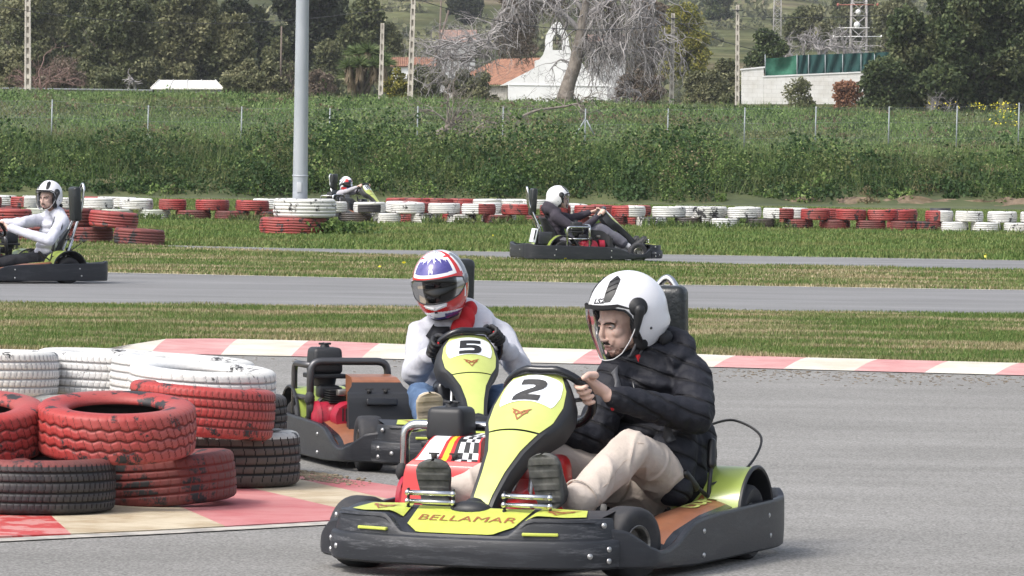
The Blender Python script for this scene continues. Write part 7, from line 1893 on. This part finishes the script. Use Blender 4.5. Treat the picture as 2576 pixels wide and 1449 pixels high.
T_("bush", 750, 850, 175, 238, 330, lf_brown, "dark brown scrub below the pines right of the light pole", n=4000, ls=.2, lob=10, cat="bush", group="bushes behind the field", thick=.012)
T_("bush", 1530, 1700, 175, 245, 335, lf_brown, "brown scrub under the dead tree's right branches", n=8000, ls=.18, lob=14, cat="bush", group="bushes behind the field", thick=.012)
T_("leafy_tree", 1120, 1220, -30, 60, 700, lf_dark, "dark round tree on the hillside above the far pink roof", n=6000, ls=.5, lob=12)
T_("leafy_tree", 1770, 1850, -25, 50, 800, lf_carob, "dark green tree on the hillside above the block-wall pole", n=6000, ls=.5, lob=12)
T_("pine_tree", 380, 560, -60, 235, 410, lf_dark, "dark pine in shadow behind the shed", n=12000, ls=.42, lob=24, rs=.26)
T_("eucalyptus_tree", 40, 260, -70, 228, 365, lf_mid, "dusky eucalyptus behind the brown half-bare bush", n=15000, ls=.30, lob=28, rs=.22, tm=barkp)
T_("leafy_tree", 640, 760, 90, 235, 365, lf_mid, "low dusky tree just left of the light pole", n=8000, ls=.26, lob=18)
T_("leafy_tree", 1560, 1700, -20, 190, 420, lf_brown, "brownish tree behind the dead tree's right side", n=9000, ls=.28, lob=20)
T_("leafy_tree", 1220, 1380, -60, 150, 410, lf_brown, "brownish vine-covered tree behind the dead tree's left side", n=9000, ls=.28, lob=20)
T_("leafy_tree", 2180, 2330, -20, 160, 420, lf_olive, "olive tree between the broad mast and the carob", n=9000, ls=.28, lob=20)
# hillside shrubs
rgx = np.random.default_rng(77); pts = []; szs = []
for i in range(420):
    y = rgx.uniform(470, 1900); x = rgx.uniform(-.125, .125) * y; z = tzf(x, y); r = rgx.uniform(.8, 3.0) * (1 + y / 1500); nn = 130; d = rgx.normal(size=(nn, 3)); d /= np.linalg.norm(d, axis=1)[:, None]; d[:, 2] = abs(d[:, 2])
    pts.append(np.array([x, y, z]) + d * r * np.array([1.3, 1, .9]) * rgx.uniform(.6, 1, (nn, 1))); szs += [r * .34] * nn
leaves("hillside_shrubs", np.concatenate(pts), np.array(szs), lf_mid, seed=6, kind="stuff", label="scattered dark shrubs on the olive green hillside", cat="shrubs")
# --- yucca
y = 282; c = P(908, 238, y); z0 = tzf(c.x, y) - .2; yt = empty("yucca", (c.x, y, z0), 0, "multi-stemmed yucca with spiky heads and hanging dead leaves beside the short pale pole", "yucca"); oy = Vector((c.x, y, z0))
lf_spk = leafmat("yucca_blades", [(.06, .10, .03), (.12, .17, .06), (.22, .27, .12)]); lf_thatch = leafmat("dead_yucca_leaves", [(.18, .13, .08), (.32, .25, .17), (.42, .34, .25)]); rgy = np.random.default_rng(3)
heads = [(878, 165), (898, 132), (925, 128), (952, 140), (905, 160), (940, 165), (965, 158), (885, 190)]; base = P(908, 238, y) - oy
for (u, v) in heads:
    h = P(u, v, y + rgy.uniform(-1, 1)) - oy; mb = MB(); mb.tube([base + Vector((rgy.normal() * .1, 0, -.2)), base.lerp(h, .5) + Vector((rgy.normal() * .1, 0, 0)), h], [.16, .12, .10], 7); mb.build("stem", bark, yt)
    n = 190; d = rgy.normal(size=(n, 3)); d /= np.linalg.norm(d, axis=1)[:, None]; d[:, 2] = np.abs(d[:, 2]) * .9 - .15; L = .95; w = np.cross(d, rgy.normal(size=(n, 3))); w /= np.linalg.norm(w, axis=1)[:, None]; hv = np.array(h)
    V = np.empty((n, 3, 3)); V[:, 0] = hv - w * .06; V[:, 1] = hv + w * .06; V[:, 2] = hv + d * L * rgy.uniform(.7, 1.1, (n, 1)) + np.array([0, 0, -.08]); link("leaf_head", npmesh("leaf_head", V.reshape(-1, 3), np.arange(n * 3).reshape(-1, 3), lf_spk), yt)
    n = 150; a = rgy.random(n) * 2 * PI; r0 = .14; top = hv + np.stack([np.cos(a) * r0, np.sin(a) * r0, -rgy.random(n) * .7], 1); bot = top + np.stack([np.cos(a) * .14, np.sin(a) * .14, -rgy.uniform(.3, .6, n)], 1); w = np.stack([-np.sin(a), np.cos(a), np.zeros(n)], 1) * .03
    V = np.empty((n, 3, 3)); V[:, 0] = top - w; V[:, 1] = top + w; V[:, 2] = bot; link("dead_leaves", npmesh("dead_leaves", V.reshape(-1, 3), np.arange(n * 3).reshape(-1, 3), lf_thatch), yt)
# --- big dead tree in front of the chapel
rgd = np.random.default_rng(12); y = 286; c = P(1420, 246, y); z0 = tzf(c.x, y) - .2; dt = empty("dead_tree", (c.x, y, z0), 0, "huge leafless grey tree with drooping branches in front of the chapel", "tree"); od = Vector((c.x, y, z0))
D = lambda u, v, dy=0: P(u, v, y + dy) - od
mb = MB(); trunk = [D(1420, 262), D(1424, 235), D(1432, 205), D(1446, 165), D(1452, 130), D(1462, 80), D(1470, 30), D(1480, -30), D(1490, -90)]
mb.tube(catmull(trunk, 4), list(np.interp(np.linspace(0, 8, 33), range(9), [.60, .46, .40, .38, .34, .29, .24, .19, .13])), 10); mb.build("trunk", barkp, dt)
mbB = MB()
limbs = [([D(1462, 80), D(1420, 40), D(1380, 10), D(1340, 0), D(1300, 30), D(1262, 70), D(1225, 92)], .24), ([D(1470, 30), D(1430, -20), D(1370, -60), D(1290, -70)], .22), ([D(1452, 130), D(1490, 110), D(1530, 108), D(1560, 120)], .2), ([D(1470, 40), D(1520, 10), D(1580, -10), D(1630, 0)], .2), ([D(1480, -20), D(1540, -50), D(1600, -70), D(1660, -60)], .18), ([D(1462, 90), D(1475, 110), D(1490, 150), D(1500, 180)], .15), ([D(1300, 30), D(1280, 20), D(1262, 40), D(1268, 72)], .16), ([D(1370, -60), D(1320, -30), D(1270, -10)], .16), ([D(1446, 165), D(1410, 150), D(1385, 175)], .09)]
for pts, r in limbs:
    cp_ = catmull(pts, 4); r *= .8; mbB.tube(cp_, [r * (1 - .65 * i / (len(cp_) - 1)) for i in range(len(cp_))], 7, caps=False)
    for i in range(1, len(cp_)):
        for q in range(2 if i % 2 else 1):
            out = Vector((rgd.normal() * .8, rgd.normal() * .6, -.3 + rgd.normal() * .5)); bare(mbB, cp_[i], out, rgd.uniform(.6, 1.1), r * .30, 2, rgd, droop=.35, spread=.75, taper=.6, wig=.33)
# weeping outer sprays
for i in range(120):
    u = rgd.uniform(1490, 1680); v = rgd.uniform(-30, 130) ; bare(mbB, D(u, v, rgd.uniform(-2, 2)), (rgd.normal() * .6, rgd.normal() * .5, -.4), rgd.uniform(.9, 1.5), .045, 3, rgd, droop=.5, spread=.6, wig=.35)
for i in range(60):
    u = rgd.uniform(1110, 1300); v = np.interp(u, [1110, 1300], [130, 70]) + rgd.uniform(-20, 60); bare(mbB, D(u, v, rgd.uniform(-1.5, 1.5)), (-.9 + rgd.normal() * .4, rgd.normal() * .3, -.15 + rgd.normal() * .3), rgd.uniform(.9, 1.4), .05, 3, rgd, droop=.12, spread=.6, wig=.33)
for i in range(34):
    u = rgd.uniform(1260, 1480); v = rgd.uniform(-60, 10); bare(mbB, D(u, v, rgd.uniform(-2, 2)), (rgd.normal() * .6, rgd.normal() * .5, -.3), rgd.uniform(.8, 1.4), .045, 2, rgd, droop=.4, spread=.6, wig=.35)
mbB.build("branches", twigm, dt)
# creeper hanging in the crown and ivy at the foot
lob = [(D(1300, 40).x, .5, D(1300, 40).z, 1.0, .8, 1.9), (D(1320, 110).x, .6, D(1320, 110).z, .8, .7, 1.7), (D(1350, -10).x, .5, D(1350, -10).z, 1.5, .8, .9), (D(1390, 20).x, .5, D(1390, 20).z, .9, .8, .8), (D(1520, 20).x, .6, D(1520, 20).z, 1.0, .8, 1.2), (D(1550, 100).x, .8, D(1550, 100).z, .7, .7, 1.8)]
p = crown_pts(lob, 9000, rgd, .2, .3); creeper = leafmat("dry_creeper", [(.12, .09, .07), (.22, .18, .145), (.30, .26, .22)]); leaves("dry_creeper", p, .17, creeper, dt, 5, aspect=.22, up=-.0)
p = crown_pts([(0, -.1, .4, 1.0, .7, .55), (.4, -.1, .2, 1.3, .7, .5)], 3500, rgd, .3, .3); leaves("ivy", p, .15, lf_carob, dt, 6)
# --- smaller bare trees
def baretree(u, vb, y, label, H, n, seed, m=twigm, dr=.0, r=.12, group="bare trees behind the field", depth=4, spread=.6):
    rg_ = np.random.default_rng(seed); c = P(u, vb, y); z0 = min(c.z, tzf(c.x, y)) if vb > 200 else c.z; t = empty("bare_tree", (c.x, y, z0), 0, label, "tree", group); mb = MB()
    for i in range(n):
        d = Vector((rg_.normal() * .5, rg_.normal() * .3, 1)); bare(mb, (rg_.normal() * .1, 0, -.1), d, H * rg_.uniform(.4, .6), r, depth, rg_, dr, spread, 2, 4)
    mb.build("branches", m, t)
baretree(2050, 165, 345, "bare grey tree behind the net screen's left half", 2.3, 5, 1)
baretree(2125, 160, 350, "bare grey tree behind the net screen below the broad mast", 2.2, 5, 2)
baretree(2000, 150, 345, "small bare grey tree behind the bright green net", 2.0, 3, 3)
baretree(118, 240, 285, "bare reddish tree right of the left utility pole", 2.6, 5, 4, mat("twig_reddish", (.20, .13, .11), .95), r=.07)
baretree(345, 225, 300, "bare pale tree with a leaning trunk left of the shed", 1.9, 2, 5, r=.12, depth=3)
baretree(2350, 245, 275, "thin bare shrub at the foot of the carob tree", 1.2, 5, 6, r=.03)
baretree(1580, 240, 290, "bare drooping sapling right of the chapel", 2.6, 5, 8, dr=.3, r=.06)
baretree(740, 238, 300, "bare sapling in front of the pines by the light pole", 2.0, 4, 9, mat("twig_brown", (.12, .09, .07), .95), r=.05)
# --- fallen branches on the field
rgf = np.random.default_rng(31); yb = 200; mb = MB(); L0 = [P(1090, 343, yb), P(1115, 328, yb), P(1138, 312, yb)]; mb.tube(L0, [.14, .13, .09], 8)
for i in range(16): bare(mb, L0[2].lerp(L0[0], rgf.random() * .4), (rgf.normal() * .6 + .5, rgf.normal() * .2, .7), rgf.uniform(.6, 1.1), .035, 3, rgf, .0, .5)
tag(mb.build("fallen_branch", barkp), "broken pale log with upturned twigs lying on the field behind the fence", "branch", "fallen branches on the field")
mb = MB(); a = [P(1300, 300, 215), P(1350, 278, 215), P(1420, 268, 215), P(1455, 262, 215), P(1480, 285, 215)]; mb.tube(catmull(a, 5), [.07 - .002 * i for i in range(21)], 6)
for i in range(14): bare(mb, a[rgf.integers(0, 4)], (rgf.normal(), rgf.normal() * .2, .2 + rgf.normal() * .4), rgf.uniform(.5, .9), .025, 3, rgf, .1, .5)
tag(mb.build("fallen_branch", barkp), "long arched fallen branch below the dead tree's foot", "branch", "fallen branches on the field")
mb = MB(); a = [P(1186, 350, 190), P(1200, 322, 190), P(1225, 308, 190), P(1255, 312, 190)]; mb.tube(catmull(a, 5), .035, 6)
for i in range(10): bare(mb, a[rgf.integers(0, 4)], (rgf.normal(), rgf.normal() * .2, .2 + rgf.normal() * .4), rgf.uniform(.4, .8), .02, 3, rgf, .1, .5)
tag(mb.build("fallen_branch", barkp), "small curved fallen branch right of the broken log", "branch", "fallen branches on the field")
